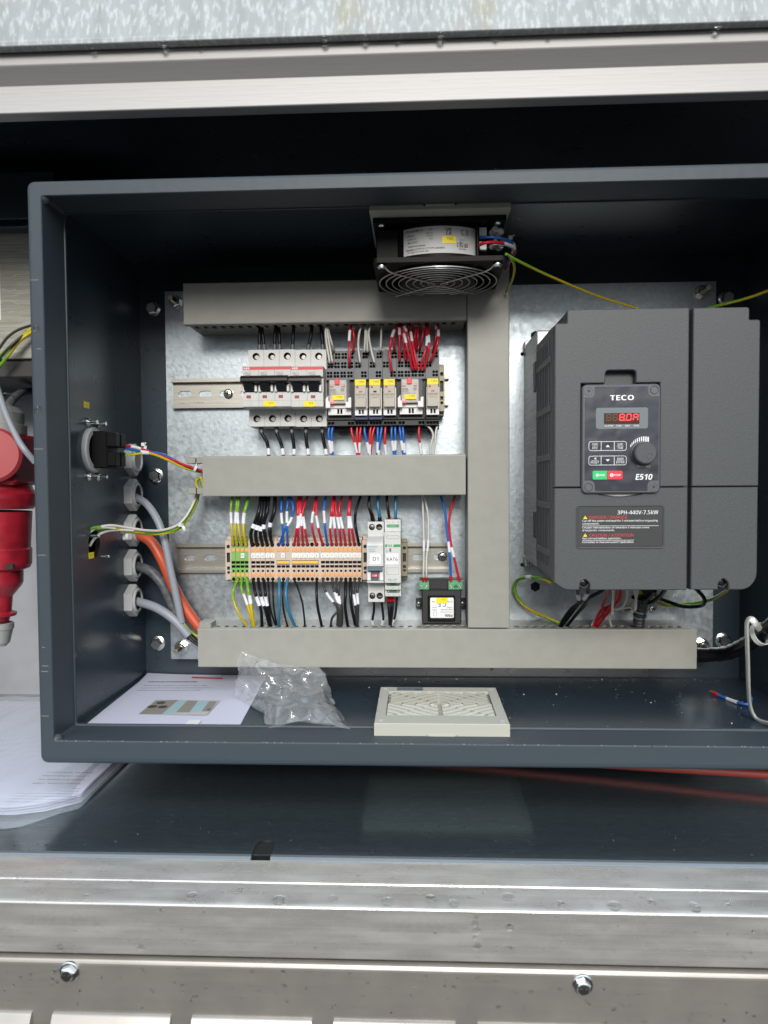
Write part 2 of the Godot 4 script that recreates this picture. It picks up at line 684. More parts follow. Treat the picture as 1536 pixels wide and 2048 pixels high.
func materials() -> void:
	var grain := bump_tex(0.09, 256, 7, 3)
	var peel := bump_tex(0.03, 256, 11, 2)
	var fine := noise_tex(FastNoiseLite.TYPE_SIMPLEX_SMOOTH, 0.02, 256, Color(0.955, 0.955, 0.955), Color(1, 1, 1), 4, 4)
	var m := mat("paint", lin(0.027, 0.041, 0.055), 0.3, 0.0, 0.55)
	m.normal_enabled = true; m.normal_texture = peel; m.normal_scale = 0.05
	m.roughness_texture = noise_tex(FastNoiseLite.TYPE_SIMPLEX_SMOOTH, 0.012, 256, Color(0.9, 0.9, 0.9), Color(1, 1, 1), 9, 4)
	tri(m, 6.0)
	m = mat("paint_rim", lin(0.038, 0.051, 0.063), 0.5, 0.0, 0.45)
	m.normal_enabled = true; m.normal_texture = peel; m.normal_scale = 0.1
	tri(m, 8.0)
	m = mat("fan_black", lin(0.005, 0.005, 0.0055), 0.5, 0.0, 0.25)
	m = mat("galvanised", lin(0.47, 0.52, 0.55), 0.44, 0.92)
	m.albedo_texture = noise_tex(FastNoiseLite.TYPE_CELLULAR, 0.11, 512, Color(0.93, 0.935, 0.94), Color(1, 1, 1), 21, 3, 70)
	m.roughness_texture = noise_tex(FastNoiseLite.TYPE_SIMPLEX, 0.03, 512, Color(0.72, 0.72, 0.72), Color(1, 1, 1), 33, 5, 90)
	m.normal_enabled = true; m.normal_texture = bump_tex(0.05, 512, 5, 4); m.normal_scale = 0.08
	tri(m, 5.5)
	m = mat("galvanised_lid", lin(0.43, 0.455, 0.46), 0.62, 0.3)
	m.albedo_texture = weathered_tex(768, 45)
	m.normal_enabled = true; m.normal_texture = grain; m.normal_scale = 0.12
	tri(m, 1.9)
	m = mat("wall_sheet", lin(0.44, 0.45, 0.49), 0.5, 0.5)
	m.albedo_texture = noise_tex(FastNoiseLite.TYPE_SIMPLEX_SMOOTH, 0.008, 256, Color(0.85, 0.84, 0.82), Color(1, 1, 1), 46, 4)
	tri(m, 3.0)
	mat("edge_zinc", lin(0.27, 0.30, 0.32), 0.5, 0.8)
	m = mat("shelf", lin(0.38, 0.46, 0.50), 0.24, 0.91)
	m.albedo_texture = streak_tex(512, 0.78, 0.9, 61, 0.05, 2500)
	m.roughness_texture = streak_tex(512, 0.55, 0.75, 62, 0.05, 4000)
	tri(m, 4.0)
	m = mat("aluminium", lin(0.74, 0.73, 0.71), 0.42, 0.7)
	m.albedo_texture = wet_tex(512, 71, true)
	m.roughness_texture = wet_tex(512, 72, false)
	tri(m, 4.0)
	m = mat("aluminium_dull", lin(0.49, 0.478, 0.472), 0.6, 0.4)
	m.albedo_texture = streak_tex(512, 0.9, 1.0, 74, 0.012, 60)
	tri(m, 9.0)
	m = mat("stainless", lin(0.46, 0.435, 0.40), 0.42, 0.7)
	m.albedo_texture = noise_tex(FastNoiseLite.TYPE_SIMPLEX_SMOOTH, 0.02, 256, Color(0.93, 0.93, 0.93), Color(1, 1, 1), 14, 5)
	m.roughness_texture = streak_tex(256, 0.75, 1.0, 73, 0.02)
	tri(m, 5.0)
	m = mat("heatsink", lin(0.62, 0.61, 0.59), 0.42, 0.8)
	m.albedo_texture = streak_tex(256, 0.72, 1.0, 81, 0.02)
	m.uv1_triplanar = true; m.uv1_world_triplanar = true; m.uv1_scale = Vector3(6, 6, 6)
	m = mat("duct", lin(0.315, 0.312, 0.278), 0.42, 0.0, 0.45)
	m.albedo_texture = fine
	tri(m, 8.0)
	m = mat("drive", lin(0.074, 0.080, 0.083), 0.5, 0.0, 0.45)
	m.normal_enabled = true; m.normal_texture = grain; m.normal_scale = 0.2
	m.albedo_texture = noise_tex(FastNoiseLite.TYPE_SIMPLEX_SMOOTH, 0.06, 256, Color(0.9, 0.9, 0.9), Color(1, 1, 1), 16, 4)
	tri(m, 22.0)
	mat("drive_dark", lin(0.03, 0.032, 0.033), 0.5)
	mat("keypad", lin(0.09, 0.092, 0.105), 0.45)
	m = mat("film", lin(0.05, 0.051, 0.062), 0.1, 0.0, 0.8)
	m.normal_enabled = true; m.normal_texture = bump_tex(0.012, 256, 19, 2); m.normal_scale = 0.6
	tri(m, 14.0)
	mat("window", lin(0.17, 0.19, 0.2), 0.2)
	mat("display", lin(0.05, 0.018, 0.006), 0.2)
	mat("ghost", lin(0.10, 0.05, 0.02), 0.3)
	m = mat("digit", lin(0.8, 0.03, 0.04), 0.4)
	m.emission_enabled = true; m.emission = lin(0.9, 0.03, 0.05); m.emission_energy_multiplier = 0.9
	m = mat("led", lin(0.8, 0.1, 0.1), 0.3)
	m.emission_enabled = true; m.emission = lin(1.0, 0.10, 0.12); m.emission_energy_multiplier = 1.0
	mat("zinc", lin(0.72, 0.73, 0.72), 0.22, 1.0)
	mat("black_zinc", lin(0.12, 0.12, 0.125), 0.25, 0.9)
	mat("aged_zinc", lin(0.30, 0.29, 0.26), 0.38, 1.0)
	mat("zinc_yellow", lin(0.66, 0.62, 0.5), 0.3, 1.0)
	m = mat("rail", lin(0.46, 0.445, 0.40), 0.4, 0.95)
	m.albedo_texture = streak_tex(256, 0.82, 1.0, 91, 0.02)
	tri(m, 12.0)
	mat("wire_steel", lin(0.8, 0.8, 0.79), 0.3, 0.7)
	m = mat("breaker", lin(0.60, 0.60, 0.585), 0.42, 0.0, 0.45)
	m.albedo_texture = fine
	tri(m, 14.0)
	mat("breaker_line", lin(0.30, 0.30, 0.30), 0.6)
	mat("white_plastic", lin(0.74, 0.73, 0.72), 0.4)
	mat("black", lin(0.008, 0.008, 0.009), 0.3, 0.0, 0.35)
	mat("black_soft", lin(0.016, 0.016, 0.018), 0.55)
	mat("hole", lin(0.006, 0.006, 0.006), 0.8)
	mat("socket", lin(0.105, 0.11, 0.12), 0.42)
	mat("socket_dark", lin(0.022, 0.022, 0.024), 0.5)
	mat("relay_beige", lin(0.45, 0.41, 0.34), 0.45)
	mat("relay_case", lin(0.50, 0.46, 0.41), 0.25)
	m = mat("clear", Color(0.9, 0.92, 0.95, 0.12), 0.06)
	m.transparency = BaseMaterial3D.TRANSPARENCY_ALPHA
	m = mat("bag", Color(0.93, 0.95, 0.97, 0.10), 0.07, 0.0, 0.9)
	m.transparency = BaseMaterial3D.TRANSPARENCY_ALPHA
	m = mat("sleeve_film", Color(0.9, 0.94, 0.95, 0.2), 0.12, 0.0, 0.6)
	m.transparency = BaseMaterial3D.TRANSPARENCY_ALPHA
	mat("yellow", lin(0.86, 0.68, 0.01), 0.5)
	mat("jumper", lin(0.78, 0.5, 0.07), 0.45)
	mat("label_red", lin(0.62, 0.06, 0.07), 0.45)
	mat("tab_red", lin(0.72, 0.05, 0.05), 0.4)
	mat("flag_red", lin(0.25, 0.035, 0.05), 0.4)
	mat("ink", lin(0.02, 0.02, 0.022), 0.7)
	mat("ink_grey", lin(0.2, 0.2, 0.2), 0.7)
	mat("ink_brown", lin(0.22, 0.13, 0.02), 0.7)
	mat("ink_white", lin(0.82, 0.82, 0.82), 0.6)
	mat("ink_red", lin(0.65, 0.04, 0.04), 0.6)
	mat("ink_teal", lin(0.16, 0.46, 0.5), 0.6)
	mat("marker", lin(0.72, 0.72, 0.76), 0.5)
	mat("paper", lin(0.61, 0.62, 0.75), 0.65)
	mat("label_silver", lin(0.5, 0.5, 0.49), 0.6)
	mat("label_white", lin(0.78, 0.78, 0.77), 0.5)
	mat("terminal", lin(0.55, 0.45, 0.37), 0.5)
	mat("terminal_green", lin(0.20, 0.40, 0.10), 0.5)
	mat("lever", lin(0.80, 0.36, 0.11), 0.5)
	mat("clamp", lin(0.40, 0.35, 0.27), 0.5)
	mat("olive", lin(0.23, 0.20, 0.13), 0.5)
	mat("green_plastic", lin(0.10, 0.36, 0.17), 0.4)
	mat("green_dark", lin(0.03, 0.14, 0.07), 0.5)
	mat("green_print", lin(0.03, 0.30, 0.10), 0.5)
	mat("button_green", lin(0.03, 0.50, 0.16), 0.35)
	mat("button_red", lin(0.72, 0.035, 0.06), 0.35)
	mat("toggle_blue", lin(0.10, 0.135, 0.16), 0.4)
	mat("toggle_red", lin(0.5, 0.035, 0.05), 0.4)
	mat("navy", lin(0.012, 0.016, 0.085), 0.45)
	mat("filter", lin(0.42, 0.415, 0.36), 0.5)
	mat("gland", lin(0.46, 0.46, 0.45), 0.45)
	mat("gland_dark", lin(0.3, 0.3, 0.29), 0.5)
	mat("tie", lin(0.68, 0.69, 0.66), 0.35)
	mat("copper", lin(0.7, 0.5, 0.4), 0.35, 0.9)
	m = mat("plug_red", lin(0.42, 0.016, 0.032), 0.36)
	m.albedo_texture = noise_tex(FastNoiseLite.TYPE_SIMPLEX_SMOOTH, 0.015, 256, Color(0.72, 0.75, 0.75), Color(1, 1, 1), 77, 5)
	tri(m, 9.0)
	mat("plug_lid", lin(0.34, 0.03, 0.035), 0.55)
	m = mat("box_sheet", lin(0.46, 0.445, 0.38), 0.5, 0.25)
	m.albedo_texture = streak_tex(256, 0.7, 1.0, 95, 0.03, 200)
	tri(m, 5.0)
	mat("photo_blue", lin(0.33, 0.5, 0.55), 0.6)
	mat("photo_grey", lin(0.27, 0.25, 0.22), 0.6)
	mat("photo_dark", lin(0.06, 0.055, 0.05), 0.6)
	# wires
	mat("red", lin(0.52, 0.012, 0.028), 0.33)
	mat("red_dark", lin(0.22, 0.01, 0.015), 0.4)
	mat("blue", lin(0.018, 0.12, 0.46), 0.33)
	mat("blue_dark", lin(0.01, 0.03, 0.14), 0.4)
	mat("petrol", lin(0.022, 0.16, 0.29), 0.33)
	mat("white", lin(0.60, 0.575, 0.52), 0.4)
	mat("pink", lin(0.42, 0.22, 0.19), 0.4)
	mat("sheath", lin(0.035, 0.035, 0.036), 0.42)
	mat("shrink", lin(0.035, 0.034, 0.033), 0.55)
	mat("grey", lin(0.27, 0.29, 0.33), 0.42)
	m = mat("darkgrey", lin(0.13, 0.135, 0.145), 0.5)
	m.albedo_texture = noise_tex(FastNoiseLite.TYPE_SIMPLEX_SMOOTH, 0.03, 256, Color(0.6, 0.6, 0.6), Color(1, 1, 1), 55, 5)
	tri(m, 14.0)
	mat("orange", lin(0.52, 0.085, 0.035), 0.4)
	mat("cable_red", lin(0.24, 0.03, 0.02), 0.55)
	mat("grey_ferrule", lin(0.11, 0.115, 0.13), 0.4)
	mat("spiral", lin(0.008, 0.008, 0.009), 0.25)
	mat("braid", lin(0.80, 0.79, 0.74), 0.4, 0.6)
	for k in ["earth", "earthy"]:
		m = mat(k, Color.WHITE, 0.35)
		m.vertex_color_use_as_albedo = true
	m = mat("water", Color(1, 1, 1, 0.0), 0.0, 0.0, 0.5)
	m.refraction_enabled = true
	m.refraction_scale = 0.033


# ---------------------------------------------------------------- small fittings
func screw(parent: Node3D, at: Vector3, dir: Vector3, r: float, m: Material, called := "screw") -> void:
	var b := B.new()
	b.lathe([Vector2(r, 0), Vector2(r, r * 0.35), Vector2(r * 0.7, r * 0.7), Vector2(0.0, r * 0.8)], at, dir, 12)
	var o := part(parent, called, b, m)
	var u := dir.cross(Vector3(0.3, 1, 0.2)).normalized()
	var v := dir.cross(u)
	var s := B.new()
	var c := at + dir * r * 0.82
	for k in 2:
		var a := u if k == 0 else v
		var d := v if k == 0 else u
		s.poly([c - a * r * 0.55 - d * r * 0.12, c + a * r * 0.55 - d * r * 0.12, c + a * r * 0.55 + d * r * 0.12, c - a * r * 0.55 + d * r * 0.12], dir)
		c += dir * 0.02
	part(o, "screw_slot", s, M.hole)


func hexagon(r: float, c: Vector2, turn := 0.0) -> PackedVector2Array:
	var p := PackedVector2Array()
	for k in 6:
		p.append(c + Vector2.from_angle(turn + k * PI / 3) * r)
	return p


func stud(x: float, y: float, label: String) -> void:
	var o := thing("threaded_stud", label, "stud", "threaded studs holding the mounting plate", Vector3(x, y, 0))
	var b := B.new()
	b.lathe([Vector2(8.6, 0.2), Vector2(8.6, 1.8), Vector2(0, 1.8)], Vector3(x, y, 0), Vector3(0, 0, 1), 20)
	part(o, "washer", b, M.zinc)
	b = B.new()
	b.prism(hexagon(6.8, Vector2(x, y), 0.4), 1.8, 8.5, 0.7)
	part(o, "nut", b, M.zinc)
	b = B.new()
	var prof := [Vector2(3.6, 8.0)]
	for k in 9:
		prof.append(Vector2(3.7, 9.0 + k * 1.5))
		prof.append(Vector2(3.2, 9.75 + k * 1.5))
	prof.append(Vector2(2.8, 23.0))
	prof.append(Vector2(0, 23.0))
	b.lathe(prof, Vector3(x, y, 0), Vector3(0, 0, 1), 14)
	part(o, "thread", b, M.zinc_yellow)


func hex_bolt(x: float, y: float, turn: float, label: String) -> void:
	var o := thing("hex_bolt", label, "bolt", "hexagon bolts in the back wall", Vector3(x, y, -22))
	var b := B.new()
	b.lathe([Vector2(9.2, 0), Vector2(9.2, 1.5), Vector2(7.5, 2.2), Vector2(0, 2.2)], Vector3(x, y, -22), Vector3(0, 0, 1), 24)
	part(o, "washer", b, M.zinc)
	b = B.new()
	b.prism(hexagon(7.4, Vector2(x, y), turn), -20, -13.5, 0.9)
	b.lathe([Vector2(5.2, -13.5), Vector2(5.0, -13.2), Vector2(0, -13.2)], Vector3(x, y, 0), Vector3(0, 0, 1), 18)
	part(o, "bolt_head", b, M.zinc)


# a perforated side wall in the plane d between a and b along one axis
func comb(b: B, a: float, e: float, d: float, axis: String, sg: float, start := 4.0) -> void:
	# u runs along the trunking, w runs along z
	var holes := []
	var x := a + start
	while x + 5.0 < e:
		holes.append([x, x + 5.0, "r"])
		x += 10.0
	b.grid(a, e, 0.0, 57.0, d, [[35.0, 52.0, holes]], 1.4, axis, sg, null, false)


func trunking(called: String, x0: float, x1: float, y0: float, y1: float, z: float, upright: bool, label: String) -> Node3D:
	var o := thing(called, label, "trunking", "grey cable trunking", Vector3((x0 + x1) / 2, y0, 0))
	var b := B.new()
	if upright:
		b.prism(soft([x0, z - 9, 0, x0 + 0.8, z - 9, 0, x0 + 0.8, z - 2, 0, x1 - 0.8, z - 2, 0, x1 - 0.8, z - 9, 0, x1, z - 9, 0, x1, z, 1.6, x0, z, 1.6]), y0, y1, 0.0, "y")
	else:
		b.prism(soft([z - 9, y0, 0, z - 9, y0 + 0.8, 0, z - 2, y0 + 0.8, 0, z - 2, y1 - 0.8, 0, z - 9, y1 - 0.8, 0, z - 9, y1, 0, z, y1, 1.6, z, y0, 1.6]), x0, x1, 0.0, "x")
	part(o, "cover", b, M.duct)
	for s in 2:
		b = B.new()
		if upright:
			var p := x0 + 1.2 if s == 0 else x1 - 1.2
			# wall in a plane x = p: u along y
			var t := B.new()
			comb(t, y0, y1, 0.0, "y", -1.0 if s == 0 else 1.0)
			for i in t.v.size():
				b.v.append(Vector3(p + t.v[i].y, t.v[i].x, t.v[i].z))
				b.n.append(Vector3(t.n[i].y, t.n[i].x, t.n[i].z))
				b.c.append(Color.WHITE)
			for i in range(0, b.v.size(), 3):
				var h := b.v[i + 1]; b.v[i + 1] = b.v[i + 2]; b.v[i + 2] = h
				h = b.n[i + 1]; b.n[i + 1] = b.n[i + 2]; b.n[i + 2] = h
		else:
			comb(b, x0 + 2, x1 - 1, y0 + 1.2 if s == 0 else y1 - 1.2, "y", -1.0 if s == 0 else 1.0)
		part(o, "slotted_wall", b, M.duct)
	part(o, "wire_fill", bx(x0 + 4, x1 - 4, y0 + 4, y1 - 4, 3, 57), M.fan_black)
	part(o, "base_channel", bx(x0 + 1.4, x1 - 1.4, y0 + 1.4, y1 - 1.4, 0.3, 1.8) if not upright else bx(x0 + 1.4, x1 - 1.4, y0, y1, 0.3, 1.8), M.duct)
	return o


func din_rail(x0: float, x1: float, yc: float, slot0: float, label: String) -> Node3D:
	var o := thing("mounting_rail", label, "rail", "perforated steel mounting rails", Vector3((x0 + x1) / 2, yc - 17.5, 0))
	var b := B.new()
	for s in [-1.0, 1.0]:
		var ya: float = yc + s * 13.5
		b.prism(soft([1.2, ya - s * 1.0, 0, 7.6, ya - s * 1.0, 0.9, 7.6, yc + s * 17.5, 0, 6.5, yc + s * 17.5, 0, 6.5, ya, 0.6, 1.2, ya, 0]), x0, x1, 0.0, "x")
	part(o, "flange", b, M.rail)
	b = B.new()
	var holes := []
	var x := slot0
	while x + 18 < x1:
		if x > x0:
			holes.append([x, x + 15.5, "s"])
		x += 25.0
	b.grid(x0, x1, yc - 13.4, yc + 13.4, 1.4, [[yc - 3.4, yc + 3.4, holes]], 1.2, "z", 1.0, null, false)
	part(o, "slotted_web", b, M.rail)
	return o


# ---------------------------------------------------------------- breakers, relays, terminals
func breaker_pole(o: Node3D, x0: float, x1: float, y_top: float, marks: bool) -> void:
	var pole := B.new()
	var dark := B.new()
	var xa := x0 + 0.12
	var xb := x1 - 0.12
	var cx := (x0 + x1) / 2
	pole.box(xa, xb, y_top - 66, y_top - 22, 6, 44.4)
	pole.holed(xa, xb, y_top - 22, y_top, 6, 45, [[y_top - 11.3, y_top - 3.3, [[cx - 4.1, cx + 4.1, "c"]]]], 6.0, dark)
	var dark2 := B.new()
	pole.holed(xa, xb, y_top - 86, y_top - 66, 6, 45, [[y_top - 81.3, y_top - 73.3, [[cx - 4.1, cx + 4.1, "c"]]]], 6.0, dark2)
	pole.prism(soft([44, y_top - 22, 0, 68.5, y_top - 22, 1.5, 70, y_top - 24, 0.5, 70, y_top - 33.8, 0.5, 66, y_top - 34.5, 0, 66, y_top - 50, 0, 70, y_top - 50.6, 0.5, 70, y_top - 66.6, 1.0, 64, y_top - 67.4, 0, 44, y_top - 67, 0]), xa - 0.9, xb - 0.9, 0.0, "x")
	var body := part(o, "pole_body", pole, M.breaker)
	part(body, "screw_well", dark, M.black_soft)
	part(body, "screw_well", dark2, M.black_soft)
	for yy in [y_top - 7.2, y_top - 77.2]:
		var s := B.new()
		s.lathe([Vector2(3.0, 0), Vector2(3.0, 1.2), Vector2(2.4, 1.6), Vector2(0, 1.6)], Vector3(cx + 0.3, yy - 0.5, 39.5), Vector3(0, 0, 1), 14)
		s.box(cx - 2.4, cx + 2.8, yy - 1.0, yy - 0.2, 41, 41.4)
		s.box(cx - 0.2, cx + 0.6, yy - 3.0, yy + 1.8, 41, 41.45)
		part(body, "terminal_screw", s, M.aged_zinc)
	if marks:
		part(o, "red_stripe", bx(xa - 0.8, xb - 1.0, y_top - 26.2, y_top - 22.9, 69.6, 70.12), M.label_red)
		part(o, "status_flag", bx(x0 + 3.2, x0 + 8.0, y_top - 57.2, y_top - 53.9, 69.5, 70.15), M.flag_red)
		var l := B.new()
		l.box(cx - 1.0, cx - 0.8, y_top - 66, y_top - 50.8, 69.6, 70.08)
		l.box(xa - 0.8, xb - 1.0, y_top - 59.9, y_top - 59.7, 69.6, 70.09)
		l.box(cx - 1.0, cx - 0.85, y_top - 33.6, y_top - 26.3, 69.6, 70.08)
		part(o, "moulding_line", l, M.breaker_line)
		var t := B.new()
		t.prism(soft([64, y_top - 34.5, 0, 76, y_top - 36, 1, 80, y_top - 41, 1.5, 74, y_top - 49, 1, 64, y_top - 49.4, 0]), x0 + 1.6, x0 + 12.2, 0.0, "x")
		part(o, "toggle", t, M.black)
		for s in [x0 - 0.6, x0 + 12.6]:
			part(o, "toggle_guard", bx(s, s + 2.8, y_top - 50.5, y_top - 42.4, 66, 73.5, 0.7), M.white_plastic)
		for k in 2:
			txt(o, ["S201M-C10", "~ 230/400"][k], x0 + 1, x0 + 8, y_top - 30.2 - k * 2, y_top - 29 - k * 2, 70.2, M.ink_grey)


func breaker(x0: float, poles: int, tagged: String, label: String, label_x: float) -> void:
	var o := thing("circuit_breaker", label, "circuit breaker", "white circuit breakers with black toggles", Vector3(x0 + poles * 8.9, 66, 0))
	var pw := 17.75
	for k in poles:
		breaker_pole(o, x0 + k * pw, x0 + (k + 1) * pw, 152.6 - (x0 + 189.4) * 0.012, true)
	var y_top := 152.6 - (x0 + 189.4) * 0.012
	var t := B.new()
	t.prism(soft([66, y_top - 33.6, 0, 77, y_top - 33.2, 1.5, 82, y_top - 36.0, 1.5, 82.5, y_top - 41, 1.5, 72, y_top - 42.2, 0.8, 66, y_top - 41, 0]), x0 - 0.9, x0 + poles * pw - 3.0, 0.0, "x")
	part(o, "toggle_bar", t, M.black)
	txt(o, "ABB", x0 + 0.3, x0 + 6.8, y_top - 25.7, y_top - 23.5, 70.25, M.ink_white, true)
	var yl := y_top - 60.2
	var st := B.new()
	st.prism(PackedVector2Array([Vector2(label_x, yl + 0.2), Vector2(label_x + 12.6, yl - 0.4), Vector2(label_x + 12.9, yl - 5.6), Vector2(label_x + 9, yl - 6.3), Vector2(label_x + 0.2, yl - 6.0)]), 70.1, 70.5, 0.0)
	var lab := part(o, "yellow_tag", st, M.yellow)
	txt(lab, tagged, label_x + 5.2, label_x + 10.2, yl - 3.6, yl - 1.2, 70.6, M.ink_brown)


func pin_holes(b: B, dark: B, x0: float, x1: float, y0: float, y1: float, z: float, xs: Array) -> void:
	var up := []
	var low := []
	for x in xs:
		up.append([x - 1.5, x + 1.5, "c"])
		low.append([x - 1.4, x + 1.4, "r"])
	var mid := (y0 + y1) / 2.0
	b.holed(x0, x1, y0, y1, 8, z, [[mid - 3.5, mid - 0.6, low], [mid + 0.1, mid + 3.2, up]], 5.0, dark)


func relay_socket(o: Node3D, x0: float, x1: float, cols: Array) -> void:
	var xa := x0 + 0.15
	var xb := x1 - 0.15
	var tops := [152.3, 140.6, 129.0, 117.2]
	var zs := [35.0, 42.5, 50.0]
	var b := B.new()
	var dark := B.new()
	for k in 3:
		pin_holes(b, dark, xa, xb, tops[k + 1], tops[k], zs[k], cols[k])
		b.box(xa + 0.6, xb - 0.6, tops[k + 1] - 0.2, tops[k + 1] + 0.8, zs[k], zs[k] + 2.0)
	b.box(xa + 2, xa + 5, 152.3, 153.4, 12, 34)
	var body := part(o, "socket", b, M.socket)
	part(body, "wire_entry", dark, M.hole)
	b = B.new()
	dark = B.new()
	b.box(xa, xb, 72.6, 117.2, 8, 46)
	b.holed(xa, xb, 66.4, 72.6, 8, 46.4, [[67.2, 70.6, cols[3].map(func(x): return [x - 1.6, x + 1.6, "r"])]], 5.0, dark)
	b.box(xa, xb, 72.6, 75.4, 44, 49, 0.5)
	b.box(xa, xb, 62.8, 66.2, 10, 30, 0.3)
	var low := part(o, "socket_base", b, M.socket_dark)
	part(low, "wire_entry", dark, M.hole)
	b = B.new()
	var cx := (x0 + x1) / 2.0
	b.prism(soft([cx - 6, 64, 0, cx - 4.5, 59, 2, cx + 4.5, 59, 2, cx + 6, 64, 0]), 10, 14, 0.0)
	part(o, "release_foot", b, M.socket)


func wide_relay(x0: float, tagged: String, label: String) -> void:
	var o := thing("wide_relay", label, "relay", "wide relays with clear covers", Vector3(x0 + 15.7, 62, 0))
	var xs := []
	for k in 4:
		xs.append(x0 + 2.6 + k * 7.6)
		xs.append(x0 + 5.9 + k * 7.6)
	relay_socket(o, x0, x0 + 31.5, [xs, xs, xs, [x0 + 3.2, x0 + 7, x0 + 25.6, x0 + 29.2]])
	var xa := x0 + 5.2
	var xb := x0 + 24.4
	part(o, "relay_body", bx(xa, xb, 89.2, 115.2, 46, 63.5, 0.8), M.relay_case)
	var cov := B.new()
	cov.box(xa - 0.5, x0 + 28.3, 90.5, 115.9, 46, 64.6, 1.0)
	part(o, "clear_cover", cov, M.clear)
	part(o, "test_tab", bx(xa + 6.3, xa + 11.6, 109.6, 116.4, 62, 65.6, 0.5), M.tab_red)
	for s in [0.0, 12.6]:
		var fr := B.new()
		fr.box(xa + 1.2 + s, xa + 4.6 + s, 107.6, 110.2, 63.4, 64.9)
		var f := part(o, "contact_window", fr, M.label_red)
		part(f, "window_pane", bx(xa + 1.6 + s, xa + 4.2 + s, 108.0, 109.8, 64.8, 65.0), M.relay_case)
	txt(o, "omron", xa + 1.0, xa + 7.2, 103.6, 105.2, 65.1, M.ink_grey, true)
	txt(o, "MY4IN", xa + 1.0, xa + 8.2, 101.0, 102.6, 65.1, M.ink_grey)
	txt(o, "24VDC (S)", xa + 1.0, xa + 16.2, 98.0, 99.8, 65.1, M.ink_grey)
	txt(o, "CE", xa + 13.2, xa + 16.8, 103.2, 105.8, 65.1, M.ink_grey, true)
	# white retaining clip with two slots
	var b := B.new()
	var dark := B.new()
	b.holed(x0 + 3.2, x0 + 28.4, 77.6, 84.6, 44, 56, [[78.6, 84.0, [[x0 + 13.2, x0 + 15.4, "r"], [x0 + 16.6, x0 + 18.8, "r"]]]], 5.0, dark)
	part(o, "clip_slot", dark, M.hole)
	b.box(x0 + 3.0, x0 + 28.8, 84.6, 89.0, 46, 58, 0.6)
	b.prism(soft([x0 + 1.4, 84.6, 0.6, x0 + 6.2, 84.6, 0, x0 + 6.2, 91.0, 0.6, x0 + 4.4, 92.0, 0, x0 + 4.4, 98, 0.5, x0 + 1.4, 94.5, 0.5]), 50, 65.5, 0.4)
	b.prism(soft([x0 + 23.4, 84.6, 0, x0 + 29.4, 84.6, 0.6, x0 + 29.4, 96, 0.5, x0 + 26.4, 95, 0.5, x0 + 26.4, 91, 0, x0 + 23.4, 91, 0.5]), 50, 65.5, 0.4)
	part(o, "retaining_clip", b, M.white_plastic)
	var yt := part(o, "yellow_tag", bx(xa + 3.4, xa + 16.6, 93.0, 98.4, 65.0, 65.5), M.yellow)
	txt(yt, tagged, xa + 8.4, xa + 14.6, 95.4, 97.4, 65.6, M.ink_brown)
	b = B.new()
	b.lathe([Vector2(1.9, 0), Vector2(1.7, 1.2), Vector2(0, 1.5)], Vector3(xa + 3.2, 90.8, 65.2), Vector3(0, 0, 1), 14)
	part(o, "indicator_lamp", b, M.led)


func narrow_relay(x0: float, tagged: String, label: String, c: Array, strip: bool) -> void:
	var o := thing("narrow_relay", label, "relay", "narrow beige relays with yellow tags", Vector3(x0 + 7.9, 62, 0))
	relay_socket(o, x0, x0 + 15.75, [[x0 + c[0], x0 + c[0] + 3.3], [x0 + c[1], x0 + c[1] + 3.3], [x0 + c[2], x0 + c[2] + 3.3], [x0 + 2.6, x0 + 6.1, x0 + 9.6, x0 + 13.1]])
	var xa := x0 + 1.7
	var xb := x0 + 14.2
	part(o, "relay_body", bx(xa, xb, 85.2, 115.6, 44, 63, 0.6), M.relay_beige)
	var yt := part(o, "yellow_tag", bx(xa + 0.1, xb - 0.1, 108.8, 115.5, 62.4, 63.4, 0.2), M.yellow)
	txt(yt, tagged, xa + 4.6, xa + 10.8, 111.8, 114.0, 63.5, M.ink_brown)
	var b := B.new()
	b.lathe([Vector2(1.3, 0), Vector2(1.2, 0.4), Vector2(0, 0.5)], Vector3(xa + 3.0, 107.2, 62.9), Vector3(0, 0, 1), 12)
	part(o, "indicator_lamp", b, M.flag_red)
	part(o, "contact_window", bx(xa + 4.6, xa + 8.2, 101.2, 103.0, 62.6, 63.2), M.label_red if tagged != "10K2" else M.ink)
	txt(o, "omron", xa + 1.2, xa + 11.4, 97.6, 99.9, 63.15, M.ink_grey, true)
	txt(o, "G2RV-SR", xa + 2.4, xa + 10.4, 95.0, 96.4, 63.15, M.ink_grey)
	b = B.new()
	var dark := B.new()
	b.holed(x0 + 1.2, x0 + 14.9, 76.8, 83.4, 44, 56, [[78.2, 83.0, [[x0 + 5.4, x0 + 7.7, "r"], [x0 + 8.9, x0 + 11.2, "r"]]]], 4.0, dark)
	b.box(x0 + 1.2, x0 + 14.9, 83.4, 85.2, 44, 57.0)
	b.box(x0 + 1.0, xa, 85.2, 107, 44, 56)
	b.box(xb, x0 + 15.2, 85.2, 107, 44, 56)
	part(o, "retaining_clip", b, M.white_plastic)
	part(o, "clip_slot", dark, M.socket_dark)
	if strip:
		part(o, "blue_jumper", bx(x0 + 0.2, x0 + 15.6, 72.4, 76.2, 46, 51.5, 0.3), M.navy)


